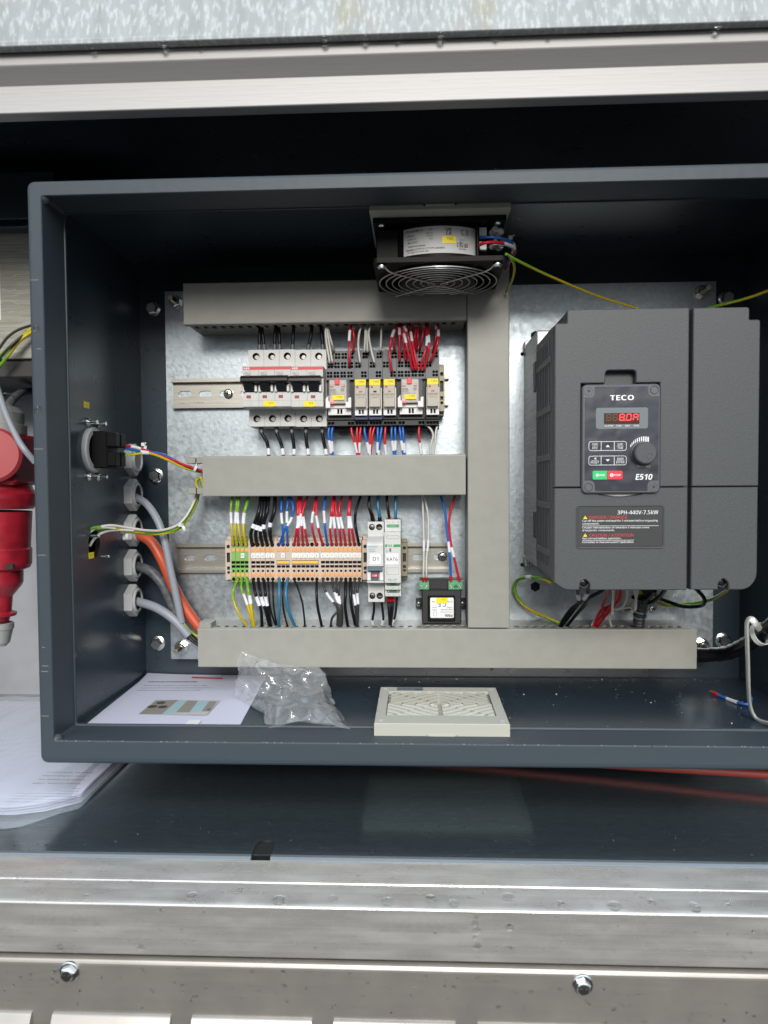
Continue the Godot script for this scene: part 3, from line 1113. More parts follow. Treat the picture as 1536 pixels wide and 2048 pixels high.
# a spring terminal of width wd centred on x = 0; wide levers in orange, holes dug into its front
func terminal(called: String, wd: float, m: Material, label: String) -> Node3D:
	var o := thing(called, label, "terminal", "rail terminals in a row")
	var h := wd / 2 - 0.08
	var b := B.new()
	var dark := B.new()
	b.prism(soft([9, -113.2, 0, 28, -113.2, 1, 31.8, -110.6, 0, 31.8, -64.4, 0, 30, -60.4, 1, 9, -60.4, 0]), -h, h, 0.0, "x")
	var hh := minf(2.1, h - 0.3)
	b.holed(-h, h, -110.6, -64.4, 31.9, 38, [[-110.2, -105.8, [[-hh, hh, "c"]]], [-99.8, -97.0, [[-1.4, 1.4, "c"]]], [-94.7, -91.8, [[-h + 0.3, h - 0.3, "r"]]], [-90.0, -87.0, [[-h + 0.3, h - 0.3, "r"]]], [-70.6, -65.6, [[-hh - 0.1, hh + 0.1, "c"]]]], 5.5, dark)
	b.poly([Vector3(-h, -64.4, 38), Vector3(h, -64.4, 38), Vector3(h, -62.9, 34), Vector3(-h, -62.9, 34)], Vector3(0, 1, 1))
	b.poly([Vector3(-h, -110.6, 38), Vector3(h, -110.6, 38), Vector3(h, -112, 32), Vector3(-h, -112, 32)], Vector3(0, -1, 1))
	part(o, "terminal_body", b, m)
	part(o, "wire_entry", dark, M.hole)
	for yy in [-76.2, -104.9]:
		b = B.new()
		b.box(-h + 0.5, h - 0.5, yy, yy + 3.9, 36, 38.7, 0.3)
		b.box(-h + 0.5, h - 0.5, yy + 2.2, yy + 2.5, 38.6, 38.85)
		part(o, "release_lever", b, M.lever)
	return o


func plate_tag(o: Node3D, x0: float, x1: float, s: String) -> void:
	var t := part(o, "marker_plate", bx(x0, x1, -83.3, -78.0, 37.5, 39.0, 0.15), M.label_white)
	var c := (x0 + x1) / 2
	var hw := 0.55 * s.length()
	txt(t, s, c - hw, c + hw, -81.8, -79.5, 39.1, M.ink)


# ---------------------------------------------------------------- the drive
func make_drive() -> void:
	var o := thing("frequency_inverter", "dark grey frequency inverter with keypad, red digits and warning panel", "frequency inverter", "", Vector3(219, -96, 0))
	# heat sink and its mounting ears
	var b := B.new()
	b.box(126, 311, -89, 160.5, 0.6, 90, 1.5)
	var hs := part(o, "heat_sink", b, M.heatsink)
	for yy in [[-96.5, -84.0], [153.0, 164.5]]:
		b = B.new()
		b.prism(soft([125, yy[0], 2.5, 139, yy[0], 0, 139, yy[1], 0, 125, yy[1], 2.5]), 0.6, 15, 0.5)
		part(hs, "mounting_ear", b, M.heatsink)
	screw(hs, Vector3(131, 158.6, 15), Vector3(0, 0, 1), 4.0, M.zinc)
	screw(hs, Vector3(130.6, -91.5, 15), Vector3(0, 0, 1), 4.2, M.zinc)
	# housing
	b = B.new()
	b.prism(soft([126.6, -89, 4, 133, -97, 5, 304, -97, 8, 311.4, -90, 5, 311.4, 146, 2, 302, 146, 0, 302, 158, 2, 138, 158, 2, 138, 146, 0, 126.6, 146, 2]), 80, 178, 0.6)
	part(o, "housing", b, M.drive)
	b = B.new()
	for k in 8:
		b.box(125.7, 126.8, -80 + (k % 2) * 2, 138, 92 + k * 9.5, 96 + k * 9.5, 0.3)
	for k in 5:
		b.box(125.4, 126.8, -70 + k * 46, -64 + k * 46, 90, 170, 0.3)
	part(o, "side_rib", b, M.drive)
	for yy in [[97.0, 128.0], [-58.0, -30.0]]:
		b = B.new()
		b.box(124.6, 127, yy[0], yy[1], 78, 92, 0.4)
		part(o, "side_latch", b, M.drive_dark)
	# front covers: upper with a thumb notch and keypad opening, lower, and the same right of the groove
	b = B.new()
	b.prism(soft([127.2, -3.6, 0, 151.0, -3.6, 0, 151.0, 91.5, 0, 173.0, 91.5, 0, 173.0, 103.2, 4, 201.0, 103.2, 4, 201.0, 91.5, 0, 222.6, 91.5, 0, 222.6, -3.6, 0, 248.2, -3.6, 0, 248.2, 158.8, 0, 138.4, 158.8, 2.5, 138.4, 146.4, 0.8, 127.2, 146.4, 2.5]), 176, 188, 0.8)
	var up := part(o, "upper_cover", b, M.drive)
	b = B.new()
	b.prism(soft([251.9, -3.6, 0, 311.6, -3.6, 0, 311.6, 147.0, 2.5, 301.8, 147.0, 0.8, 301.8, 158.4, 2.5, 251.9, 158.4, 0]), 176, 188, 0.8)
	part(o, "upper_cover", b, M.drive)
	b = B.new()
	b.prism(soft([127.0, -4.6, 0, 127.0, -92.0, 0, 136.8, -99.2, 5, 150.4, -99.2, 0, 150.4, -93, 2.4, 155.2, -88.6, 2.4, 160.0, -93, 2.4, 160.0, -99.2, 0, 248.2, -99.2, 0, 248.2, -4.6, 0, 212, -4.6, 0, 207, -10.6, 2.5, 187, -13.4, 8, 167, -10.6, 2.5, 162, -4.6, 0]), 176, 187.6, 0.8)
	var lower := part(o, "lower_cover", b, M.drive)
	b = B.new()
	b.prism(soft([251.9, -4.6, 0, 251.9, -98.9, 0, 276.6, -98.9, 0, 276.6, -92.4, 2.4, 281.4, -88, 2.4, 286.2, -92.4, 2.4, 286.2, -98.9, 0, 303, -98.9, 8, 311.5, -89, 8, 311.5, -4.6, 0]), 176, 187.6, 0.8)
	var lower_r := part(o, "lower_cover", b, M.drive)
	for q in [[155.2, -93.2, lower], [281.4, -92.6, lower_r]]:
		b = B.new()
		b.box(q[0] - 5.4, q[0] + 5.4, -98.4, -86, 176.5, 179)
		b.lathe([Vector2(5.0, 0), Vector2(5.0, 4.4), Vector2(3.9, 4.4), Vector2(3.9, 1)], Vector3(q[0], q[1] + 0.4, 179), Vector3(0, 0, 1), 18)
		part(q[2], "screw_pocket", b, M.drive_dark)
		screw(q[2], Vector3(q[0], q[1] + 0.4, 180), Vector3(0, 0, 1), 3.3, M.black_zinc)
	# light plastic seen in the gap under the keypad
	b = B.new()
	b.prism(soft([163, -4.0, 0, 168, -10.2, 2.5, 187, -12.9, 8, 206, -10.2, 2.5, 211, -4.0, 0]), 176, 186.0, 0.0)
	part(o, "gap_filler", b, M.gland)
	# warning panel
	b = B.new()
	b.prism(rr(148.6, 225.8, -59.0, -21.8, 2.0), 187.4, 187.9, 0.2)
	var panel := part(lower, "warning_panel", b, M.drive_dark)
	b = B.new()
	var ring := rr(147.6, 226.8, -60.0, -20.8, 2.6)
	var loop := PackedVector3Array()
	for p in ring:
		loop.append(Vector3(p.x, p.y, 187.7))
	loop.append(loop[0])
	b.tube(loop, 0.75, 6, 0, false)
	part(lower, "panel_rim", b, M.drive)
	var z := 188.1
	txt(panel, "3PH-440V-7.5kW", 184.7, 221.7, -29.0, -25.3, z, M.ink_white)
	for q in [[-33.1, -30.1], [-49.5, -46.5]]:
		b = B.new()
		b.prism(PackedVector2Array([Vector2(153.4, q[0]), Vector2(157.2, q[0]), Vector2(155.3, q[1])]), 187.9, 188.05, 0.0)
		var tr := part(panel, "warning_triangle", b, M.yellow)
		part(tr, "exclamation_bar", bx(155.15, 155.45, q[0] + 0.5, q[1] - 0.9, 188.0, 188.15), M.ink)
	txt(panel, "DANGER / DANGER", 159.0, 193.4, -32.9, -30.3, z, M.ink_red, false)
	txt(panel, "Cut-off the power and wait for 5 minutes before inspecting", 152.7, 221.2, -36.2, -33.8, z, M.ink_white)
	txt(panel, "components.", 152.7, 168.0, -38.9, -36.7, z, M.ink_white)
	txt(panel, "Couper l'alimentation et attendre 5 minutes avant", 152.7, 213.6, -42.4, -40.2, z, M.ink_white)
	txt(panel, "d'inspecter composants.", 152.7, 182.3, -44.9, -42.7, z, M.ink_white)
	txt(panel, "CAUTION / ATTENTION", 159.0, 199.2, -49.5, -46.9, z, M.ink_red, false)
	txt(panel, "See manual before operation.", 152.7, 188.0, -52.3, -50.1, z, M.ink_white)
	txt(panel, "Consultez le manuel avant l'op\u00e9ration.", 152.7, 199.6, -56.0, -53.5, z, M.ink_white)
	b = B.new()
	b.box(152.7, 222.0, -39.75, -39.45, 187.9, 188.08)
	b.box(152.7, 200.0, -53.0, -52.7, 187.9, 188.08)
	part(panel, "printed_rule", b, M.ink_white)
	# keypad
	b = B.new()
	b.prism(rr(151.4, 222.3, -9.6, 90.0, 4.5), 176, 191, 1.2)
	var kp := part(o, "keypad", b, M.keypad)
	b = B.new()
	b.prism(soft([153.8, 2.5, 0, 160.5, 2.5, 3, 163.2, -0.5, 1, 163.2, -7.4, 0, 210.8, -7.4, 0, 210.8, -0.5, 2, 213.5, 2.2, 2, 220.6, 2.2, 0, 220.6, 78.6, 0, 213.4, 78.6, 2, 211.0, 81.2, 2, 211.0, 87.8, 0, 162.8, 87.8, 0, 162.8, 80.6, 2, 160.4, 78.2, 2, 153.8, 78.2, 0]), 190.6, 191.25, 0.0)
	part(kp, "keypad_film", b, M.film)
	for q in [[157.5, 84.1, true], [216.5, 84.5, false], [157.6, -3.7, false], [216.5, -4.0, true]]:
		b = B.new()
		b.lathe([Vector2(3.9, 0.0), Vector2(3.9, 0.5), Vector2(3.3, 0.5), Vector2(3.1, -3.5), Vector2(0, -3.5)], Vector3(q[0], q[1], 190.9), Vector3(0, 0, 1), 18)
		part(kp, "screw_well", b, M.keypad if q[2] else M.drive_dark)
		if q[2]:
			screw(kp, Vector3(q[0], q[1], 188.8), Vector3(0, 0, 1), 2.7, M.black_zinc)
	z = 191.4
	txt(kp, "TECO", 176.5, 198.0, 75.3, 80.0, z, M.ink_white, true)
	b = B.new()
	b.prism(rr(163.9, 210.8, 49.5, 68.6, 2.0), 191.1, 191.4, 0.0)
	var win := part(kp, "display_window", b, M.window)
	part(win, "display", bx(171.2, 203.0, 53.7, 63.7, 191.3, 191.6), M.display)
	var seven := {"8": "abcdefg", "0": "abcdef", "A": "abcefg", "ghost": "abcdefg"}
	for d in [["ghost", 172.6], ["ghost", 178.5], ["8", 184.6], ["0", 190.8], ["A", 196.9]]:
		b = B.new()
		var x: float = d[1]
		var segs := {"a": [0.7, 4.0, 62.0, 62.9], "g": [0.7, 4.0, 59.3, 60.2], "d": [0.7, 4.0, 56.6, 57.5], "f": [0.0, 0.9, 60.1, 62.4], "b": [3.9, 4.8, 60.1, 62.4], "e": [0.0, 0.9, 57.1, 59.4], "c": [3.9, 4.8, 57.1, 59.4]}
		for k in seven[d[0]]:
			var s: Array = segs[k]
			var lean: float = 0.12 * ((s[2] + s[3]) / 2 - 57)
			b.box(x + s[0] + lean, x + s[1] + lean, s[2], s[3], 191.55, 191.75)
		if d[0] == "8":
			b.box(x + 5.1, x + 6.0, 56.5, 57.4, 191.55, 191.75)
		part(win, "digit", b, M.ghost if d[0] == "ghost" else M.digit)
	for q in [["Hz/RPM", 172.0, 179.2], ["FWD", 182.4, 186.8], ["REV", 190.4, 194.4], ["FUN", 198.2, 202.4]]:
		txt(win, q[0], q[1], q[2], 51.4, 52.9, 191.5, M.ink_white)
	for y0 in [29.6, 16.4]:
		b = B.new()
		var lp := PackedVector3Array()
		for p in rr(157.6, 191.5, y0, y0 + 8.2, 2.0):
			lp.append(Vector3(p.x, p.y, z - 0.1))
		lp.append(lp[0])
		b.tube(lp, 0.28, 4, 0, false)
		b.box(168.5, 168.9, y0, y0 + 8.2, 191.2, 191.5)
		b.box(180.4, 180.8, y0, y0 + 8.2, 191.2, 191.5)
		part(kp, "key_outline", b, M.ink_white)
	for q in [["FWD", 160.8, 165.6, 34.6, 36.4], ["REV", 160.8, 165.6, 31.1, 32.9], ["DSP", 183.8, 188.2, 34.4, 36.2], ["FUN", 183.8, 188.2, 31.1, 32.9], ["RESET", 159.4, 167.0, 18.0, 19.8], ["READ", 183.2, 189.0, 21.2, 23.0], ["ENTER", 182.4, 189.8, 18.0, 19.8]]:
		txt(kp, q[0], q[1], q[2], q[3], q[4], z, M.ink_white)
	b = B.new()
	for q in [[160.6, 166.0, 33.6], [182.8, 189.2, 33.5], [159.8, 166.4, 20.4], [182.8, 189.6, 20.5]]:
		b.box(q[0], q[1], q[2], q[2] + 0.25, 191.2, 191.45)
	b.prism(PackedVector2Array([Vector2(172.9, 32.9), Vector2(176.5, 32.9), Vector2(174.7, 34.9)]), 191.2, 191.45)
	b.prism(PackedVector2Array([Vector2(172.9, 21.6), Vector2(176.5, 21.6), Vector2(174.7, 19.6)]), 191.2, 191.45)
	b.prism(PackedVector2Array([Vector2(162.2, 22.4), Vector2(164.4, 21.4), Vector2(164.4, 22.0), Vector2(163.3, 22.4), Vector2(164.4, 22.9), Vector2(164.4, 23.5)]), 191.2, 191.45)
	part(kp, "key_symbol", b, M.ink_white)
	b = B.new()
	b.prism(soft([160.9, 3.0, 1.6, 174.2, 3.0, 0, 174.2, 11.2, 0, 160.9, 11.2, 1.6]), 191.0, 191.9, 0.3)
	var run := part(kp, "run_button", b, M.button_green)
	txt(run, "RUN", 167.2, 171.8, 6.4, 8.0, 192.0, M.ink_white, true)
	b = B.new()
	b.prism(PackedVector2Array([Vector2(163.6, 7.2), Vector2(165.2, 5.6), Vector2(166.8, 7.2), Vector2(165.2, 8.8)]), 191.8, 192.0)
	part(run, "run_symbol", b, M.ink_white)
	b = B.new()
	b.prism(soft([174.5, 3.0, 0, 188.2, 3.0, 1.6, 188.2, 11.2, 1.6, 174.5, 11.2, 0]), 191.0, 191.9, 0.3)
	var stop := part(kp, "stop_button", b, M.button_red)
	txt(stop, "STOP", 180.0, 186.2, 6.4, 8.0, 192.0, M.ink_white, true)
	b = B.new()
	b.lathe([Vector2(1.6, 0), Vector2(1.6, 0.15), Vector2(0.7, 0.15), Vector2(0.7, 0.0)], Vector3(178.2, 7.2, 191.85), Vector3(0, 0, 1), 12)
	part(stop, "stop_symbol", b, M.ink_white)
	# knob
	b = B.new()
	b.lathe([Vector2(11.0, 191.2), Vector2(10.8, 191.9), Vector2(10.2, 192.0)], Vector3(206.6, 26.8, 0), Vector3(0, 0, 1), 40)
	part(kp, "knob_ring", b, M.keypad)
	b = B.new()
	var gear := PackedVector2Array()
	for k in 96:
		gear.append(Vector2(206.3, 26.9) + Vector2.from_angle(k * TAU / 96) * (10.2 if k % 2 else 9.8))
	b.prism(gear, 191.3, 201.5, 0.9)
	var knob := part(kp, "knob", b, M.drive)
	b = B.new()
	b.lathe([Vector2(3.0, 0.0), Vector2(2.9, 0.5), Vector2(2.5, 0.5), Vector2(2.2, 0.1), Vector2(0, 0.05)], Vector3(210.0, 24.2, 201.4), Vector3(0, 0, 1), 20)
	part(knob, "finger_dimple", b, M.keypad)
	b = B.new()
	for k in 10:
		var a := deg_to_rad(148 - k * 8.6 * (1.0))
		var p := Vector2(206.6, 26.8) + Vector2.from_angle(a) * 13.2
		var hw := 0.32 + k * 0.03
		b.box(p.x - hw, p.x + hw, p.y - 1.1 - k * 0.16, p.y + 1.1 + k * 0.16, 191.2, 191.5)
	part(kp, "dial_mark", b, M.ink_white)
	txt(kp, "FREQ. SET", 201.2, 213.0, 13.9, 15.5, z, M.ink_white)
	var e5 := txt(kp, "E510", 200.6, 215.4, 2.7, 8.0, z, M.ink_white, true)
	e5.transform.basis.y += Vector3(0.16, 0, 0) * e5.transform.basis.y.length()
	e5.position.x -= 0.0004


# ---------------------------------------------------------------- fan, filter, transformer
func make_fan() -> void:
	var o := thing("filter_fan", "black filter fan with silver guard hanging from the ceiling inside", "fan", "", Vector3(21.5, 196, 144))
	var cx := 21.5
	var cz := 144.0
	# beige filter housing above
	var b := B.new()
	b.prism(soft([cx - 62, 80, 1.5, cx + 62, 80, 1.5, cx + 62, 221, 1.5, cx - 62, 221, 1.5]), 240, 265.8, 0.0, "y")
	var fh := part(o, "filter_housing", b, M.filter)
	part(fh, "clip_tab", bx(cx - 12.5, cx + 12.5, 243, 252, 220.5, 222.4, 0.4), M.filter)
	for x in [cx - 14.6, cx + 12.8]:
		part(fh, "clip_slot", bx(x, x + 1.6, 243, 250, 220.6, 221.4), M.hole)
	# frame: two square flanges with a round opening, and a drum between
	for q in [[200.0, 204.2, -1.0], [235.4, 239.6, 1.0]]:
		b = B.new()
		var y: float = q[0] if q[2] < 0 else q[1]
		b.grid(cx - 60, cx + 60, cz - 60, cz + 60, y, [[cz - 56.5, cz + 56.5, [[cx - 56.5, cx + 56.5, "c"]]]], 4.2 * q[2] * q[2], "y", q[2], null, false)
		b.grid(cx - 60, cx + 60, cz - 60, cz + 60, q[1] if q[2] < 0 else q[0], [[cz - 56.5, cz + 56.5, [[cx - 56.5, cx + 56.5, "c"]]]], 0.01, "y", -q[2], null, false)
		var rim := rr(cx - 60, cx + 60, cz - 60, cz + 60, 4.0)
		for i in rim.size():
			var a := rim[i]
			var d := rim[(i + 1) % rim.size()]
			var m2 := (a + d) / 2 - Vector2(cx, cz)
			b.poly([Vector3(a.x, q[0], a.y), Vector3(d.x, q[0], d.y), Vector3(d.x, q[1], d.y), Vector3(a.x, q[1], a.y)], Vector3(m2.x, 0, m2.y))
		part(o, "frame_flange", b, M.fan_black)
	b = B.new()
	b.lathe([Vector2(57.5, 204), Vector2(57.5, 236), Vector2(56.0, 236), Vector2(56.0, 204)], Vector3(cx, 0, cz), Vector3(0, 1, 0), 64)
	part(o, "drum", b, M.fan_black)
	part(o, "motor_box", bx(cx - 58, cx - 37, 204, 236, cz - 40, cz + 44, 1.0), M.fan_black)
	part(o, "motor_box", bx(cx + 33, cx + 36, 204, 236, cz + 20, cz + 54, 1.0), M.fan_black)
	# hub and blades
	b = B.new()
	b.lathe([Vector2(0, 208), Vector2(26, 208), Vector2(27, 210), Vector2(27, 232)], Vector3(cx, 0, cz), Vector3(0, 1, 0), 32)
	part(o, "hub", b, M.fan_black)
	for k in 7:
		var a := TAU * k / 7
		b = B.new()
		var p := []
		for j in 4:
			var ang := a + [0.0, 0.62, 0.7, 0.1][j] as float
			var rad := [26.5, 26.5, 54.0, 54.0][j] as float
			p.append(Vector3(cx + cos(ang) * rad, [214.0, 228.0, 230.0, 212.0][j], cz + sin(ang) * rad))
		b.poly([p[0], p[1], p[2]], Vector3(0, -1, 0))
		b.poly([p[0], p[2], p[3]], Vector3(0, -1, 0))
		part(o, "blade", b, M.fan_black)
	# guard: rings, spokes, screws
	for r in [57.0, 50.6, 44.4, 38.2, 31.0, 24.0, 16.6, 9.6]:
		b = B.new()
		var lp := PackedVector3Array()
		for k in 65:
			lp.append(Vector3(cx + cos(k * TAU / 64) * r, 196.5, cz + sin(k * TAU / 64) * r))
		b.tube(lp, 0.62, 6, 0, false)
		part(o, "guard_ring", b, M.wire_steel)
	var n := 0
	for q in [[1, 1], [-1, 1], [1, -1], [-1, -1]]:
		b = B.new()
		var d := Vector2(q[0], q[1]).normalized()
		var pts := PackedVector3Array()
		for s in [[4.0, 195.2], [60.0, 195.2], [66.0, 196.2], [70.0, 198.6], [76.0, 199.0]]:
			pts.append(Vector3(cx + d.x * s[0], s[1], cz + d.y * s[0]))
		b.tube(pts, 0.85, 6)
		part(o, "guard_spoke", b, M.wire_steel)
		screw(o, Vector3(cx + q[0] * 52.5, 199.4, cz + q[1] * 52.5), Vector3(0, -1, 0), 4.2, M.zinc, "guard_screw")
		if q[1] > 0:
			screw(o, Vector3(cx + q[0] * 52.5, 235.4, cz + q[1] * 54.5), Vector3(0, -1, 0), 3.2, M.zinc, "guard_screw")
	# silver rating label bent round the drum
	b = B.new()
	var rad := 57.9
	for k in 16:
		var a0 := deg_to_rad(124.0 - k * 4.3)
		var a1 := deg_to_rad(124.0 - (k + 1) * 4.3)
		var y0 := 208.2
		var y1 := 232.2
		b.t3(Vector3(cx + cos(a0) * rad, y0, cz + sin(a0) * rad), Vector3(cx + cos(a1) * rad, y0, cz + sin(a1) * rad), Vector3(cx + cos(a1) * rad, y1, cz + sin(a1) * rad), Vector3(cos(a0), 0, sin(a0)), Vector3(cos(a1), 0, sin(a1)), Vector3(cos(a1), 0, sin(a1)))
		b.t3(Vector3(cx + cos(a0) * rad, y0, cz + sin(a0) * rad), Vector3(cx + cos(a1) * rad, y1, cz + sin(a1) * rad), Vector3(cx + cos(a0) * rad, y1, cz + sin(a0) * rad), Vector3(cos(a0), 0, sin(a0)), Vector3(cos(a1), 0, sin(a1)), Vector3(cos(a0), 0, sin(a0)))
	var lab := part(o, "rating_label", b, M.label_silver)
	for q in [["FPF12KR230BE6-110", 113.0, 17.0, 228.5, 230.5], ["230 V a.c.", 116.0, 8.0, 224.6, 226.2], ["0.13/0.11 A", 115.2, 9.4, 221.6, 223.2], ["Max. T 60 \u00b0C", 114.6, 10.2, 218.6, 220.2], ["Impedance Protected", 111.0, 17.0, 215.0, 216.6], ["IP54", 98.0, 3.4, 228.6, 230.0], ["50/60 Hz", 99.0, 6.4, 225.6, 227.0], ["20/18 W", 99.0, 6.0, 223.0, 224.4], ["IP54", 97.6, 3.4, 220.4, 221.8], ["Assembled by Fandis S.p.A. Via per Castelletto", 103.4, 37.0, 212.0, 213.8], ["69 - Borgo Ticino (NO) - Italy", 109.6, 21.0, 209.6, 211.2]]:
		var s: String = q[0]
		# long lines follow the bend in pieces
		var pieces := maxi(1, int(round(q[2] / 9.0)))
		var each := s.length() / float(pieces)
		for k in pieces:
			var sub := s.substr(int(k * each), int((k + 1) * each) - int(k * each)).strip_edges()
			if sub == "":
				continue
			var wd: float = q[2] / pieces
			var ang: float = q[1] + rad_to_deg(q[2] / 2 / rad) - rad_to_deg((k + 0.5) * wd / rad)
			bent(lab, sub, cx, cz, rad + 0.15, ang, wd * 0.94, q[3], q[4], M.ink, false)
	bent(lab, "UK", cx, cz, rad + 0.15, 81.6, 5.4, 227.6, 230.6, M.ink, true)
	bent(lab, "CA", cx, cz, rad + 0.15, 81.6, 5.4, 224.0, 227.0, M.ink, true)
	bent(lab, "C E", cx, cz, rad + 0.15, 66.5, 7.6, 224.6, 229.6, M.ink, false)
	bent(lab, "Type 12", cx, cz, rad + 0.15, 69.5, 5.0, 219.4, 221.0, M.ink, false)
	bent(lab, "c RU us", cx, cz, rad + 0.15, 69.0, 10.4, 213.6, 218.4, M.ink, true)
	bent(lab, "E 227 343", cx, cz, rad + 0.15, 69.0, 6.4, 211.4, 212.8, M.ink, false)
	b = B.new()
	for k in 4:
		var a0 := deg_to_rad(87.5 - k * 3.1)
		var a1 := deg_to_rad(87.5 - (k + 1) * 3.1)
		var r2 := rad + 0.3
		b.poly([Vector3(cx + cos(a0) * r2, 216.6, cz + sin(a0) * r2), Vector3(cx + cos(a1) * r2, 216.6, cz + sin(a1) * r2), Vector3(cx + cos(a1) * r2, 223.2, cz + sin(a1) * r2), Vector3(cx + cos(a0) * r2, 223.2, cz + sin(a0) * r2)], Vector3(0, 0, 1))
	var yt := part(lab, "yellow_tag", b, M.yellow)
	bent(lab, "13G2", cx, cz, rad + 0.45, 80.6, 5.4, 219.8, 222.2, M.ink_brown, false)
	# white terminal blocks at the right
	for q in [[61.0, 226.6, 234.4], [61.0, 213.6, 221.6]]:
		part(o, "fan_terminal", bx(q[0] - 3.0, q[0] + 4.0, q[1], q[2], 176, 190, 0.5), M.white_plastic)
	for y in [218.0, 230.4]:
		for k in 2:
			b = B.new()
			b.lathe([Vector2(3.1, 0), Vector2(3.1, 8 - k * 2.0), Vector2(2.2, 8.2 - k * 2), Vector2(2.0, 7 - k * 2), Vector2(0, 6.5 - k * 2)], Vector3(70.0 + k * 5.6, y - k * 1.2, 184), Vector3(0.45, 0.25, 1), 14)
			part(o, "connector_post", b, M.white_plastic)


func place_fan() -> void:
	# the frame measures 126 mm a side
	var o := get_node("filter_fan") as Node3D
	o.scale = Vector3.ONE * 1.052
	o.position = Vector3(22.6, 206.2, 106) * MM


func bent(parent: Node3D, s: String, cx: float, cz: float, rad: float, deg: float, wd: float, y0: float, y1: float, m: Material, bold: bool) -> void:
	var a := deg_to_rad(deg)
	var x := cx + cos(a) * rad
	txt(parent, s, x - wd / 2, x + wd / 2, y0, y1, cz + sin(a) * rad, m, bold, Vector3(0, 90 - deg, 0))


func make_filter_cover() -> void:
	var o := thing("filter_grille", "loose beige filter grille with diamond louvres lying on the enclosure floor", "filter grille", "", Vector3(21.7, -236, 147))
	var cx := 21.7
	var cz := 147.0
	var yt := -219.0
	var b := B.new()
	b.grid(cx - 61.5, cx + 61.5, cz - 60.5, cz + 60.5, yt, [[cz - 45, cz + 37, [[cx - 52.5, cx + 52.5, "r"]]]], 7.0, "y", 1.0)
	var rim := PackedVector2Array([Vector2(cx - 62, cz - 61), Vector2(cx + 62, cz - 61), Vector2(cx + 62, cz + 61), Vector2(cx - 62, cz + 61)])
	for i in 4:
		var a := rim[i]
		var d := rim[(i + 1) % 4]
		var m2 := (a + d) / 2 - Vector2(cx, cz)
		var k := 0.992
		b.poly([Vector3(a.x, yt - 0.6, a.y), Vector3(d.x, yt - 0.6, d.y), Vector3(cx + (d.x - cx) * k, yt, cz + (d.y - cz) * k), Vector3(cx + (a.x - cx) * k, yt, cz + (a.y - cz) * k)], Vector3(m2.x, 30, m2.y))
		b.poly([Vector3(a.x, yt - 0.6, a.y), Vector3(d.x, yt - 0.6, d.y), Vector3(d.x, -235.8, d.y), Vector3(a.x, -235.8, a.y)], Vector3(m2.x, 0, m2.y))
	part(o, "frame", b, M.filter)
	part(o, "clip_tab", bx(cx - 12, cx + 12, -235.6, -229, cz + 60.5, cz + 61.8, 0.3), M.filter)
	for x in [cx - 14.5, cx + 12.9]:
		part(o, "clip_slot", bx(x, x + 1.7, -235.6, -229, cz + 60.6, cz + 61.3), M.gland_dark)
	for q in [[-56, -53], [56, -53], [-56, 53], [56, 53]]:
		b = B.new()
		b.lathe([Vector2(2.6, 0.1), Vector2(2.4, 0.4), Vector2(1.2, 0.15), Vector2(0, 0.12)], Vector3(cx + q[0], yt, cz + q[1]), Vector3(0, 1, 0), 12)
		part(o, "corner_boss", b, M.gland)
	for q in [[-61.8, -26], [-61.8, 22], [60.2, -26], [60.2, 22]]:
		part(o, "side_notch", bx(cx + q[0], cx + q[0] + 1.7, yt - 2, yt + 0.15, cz + q[1], cz + q[1] + 5), M.gland_dark)
	# louvre slats: diamonds round the middle, stepped along the diagonals
	var c := Vector2(cx, cz - 4)
	var hx := 52.0
	var hz := 40.5
	for sx in [-1.0, 1.0]:
		for sz in [-1.0, 1.0]:
			for k in 8:
				var f := (k + 0.55) / 3.7
				# from (0, f*hz) to (f*hx, 0), kept within the opening
				var p0 := Vector2(0, f * hz)
				var p1 := Vector2(f * hx, 0)
				var t0 := 0.0 if f <= 1.0 else 1.0 - 1.0 / f
				var t1 := 1.0 if f <= 1.0 else 1.0 / f
				if t1 - t0 < 0.04:
					continue
				var a := p0.lerp(p1, t0)
				var d := p0.lerp(p1, t1)
				for half in 2:
					var e0 := a if half == 0 else a.lerp(d, 0.5)
					var e1 := a.lerp(d, 0.5) if half == 0 else d
					if half == 1:
						e0 -= Vector2(2.4, 1.9)
						e1 -= Vector2(2.4, 1.9) if f > 1.0 else Vector2.ZERO
					b = B.new()
					var nrm := Vector2(hz, hx).normalized()
					var q := []
					for s in [[e0, 0.0, -0.4], [e1, 0.0, -0.4], [e1, 2.4, -0.5], [e0, 2.4, -0.5], [e1, 4.6, -2.6], [e0, 4.6, -2.6], [e1, 5.6, -6.6], [e0, 5.6, -6.6], [e1, 0.0, -6.6], [e0, 0.0, -6.6]]:
						var pp: Vector2 = s[0] + nrm * s[1]
						pp.x = clampf(pp.x, 0.0, hx)
						pp.y = clampf(pp.y, 0.0, hz)
						q.append(Vector3(c.x + pp.x * sx, yt + s[2], c.y + pp.y * sz))
					var away := Vector3(sx * nrm.x, 0, sz * nrm.y)
					b.poly([q[0], q[1], q[2], q[3]], Vector3(0, 1, 0))
					b.poly([q[3], q[2], q[4], q[5]], away + Vector3(0, 1, 0))
					b.poly([q[5], q[4], q[6], q[7]], away)
					b.poly([q[0], q[1], q[8], q[9]], -away)
					part(o, "slat", b, M.filter)
	var rl := part(o, "rating_sticker", bx(cx - 44, cx - 16, yt + 0.05, yt + 0.25, cz - 59, cz - 47), M.window)
	txt(rl, "IP54", cx - 25, cx - 18, yt + 0.4 - 1.4, yt + 0.4 + 1.4, cz - 50, M.ink, true, Vector3(-90, 0, 0))


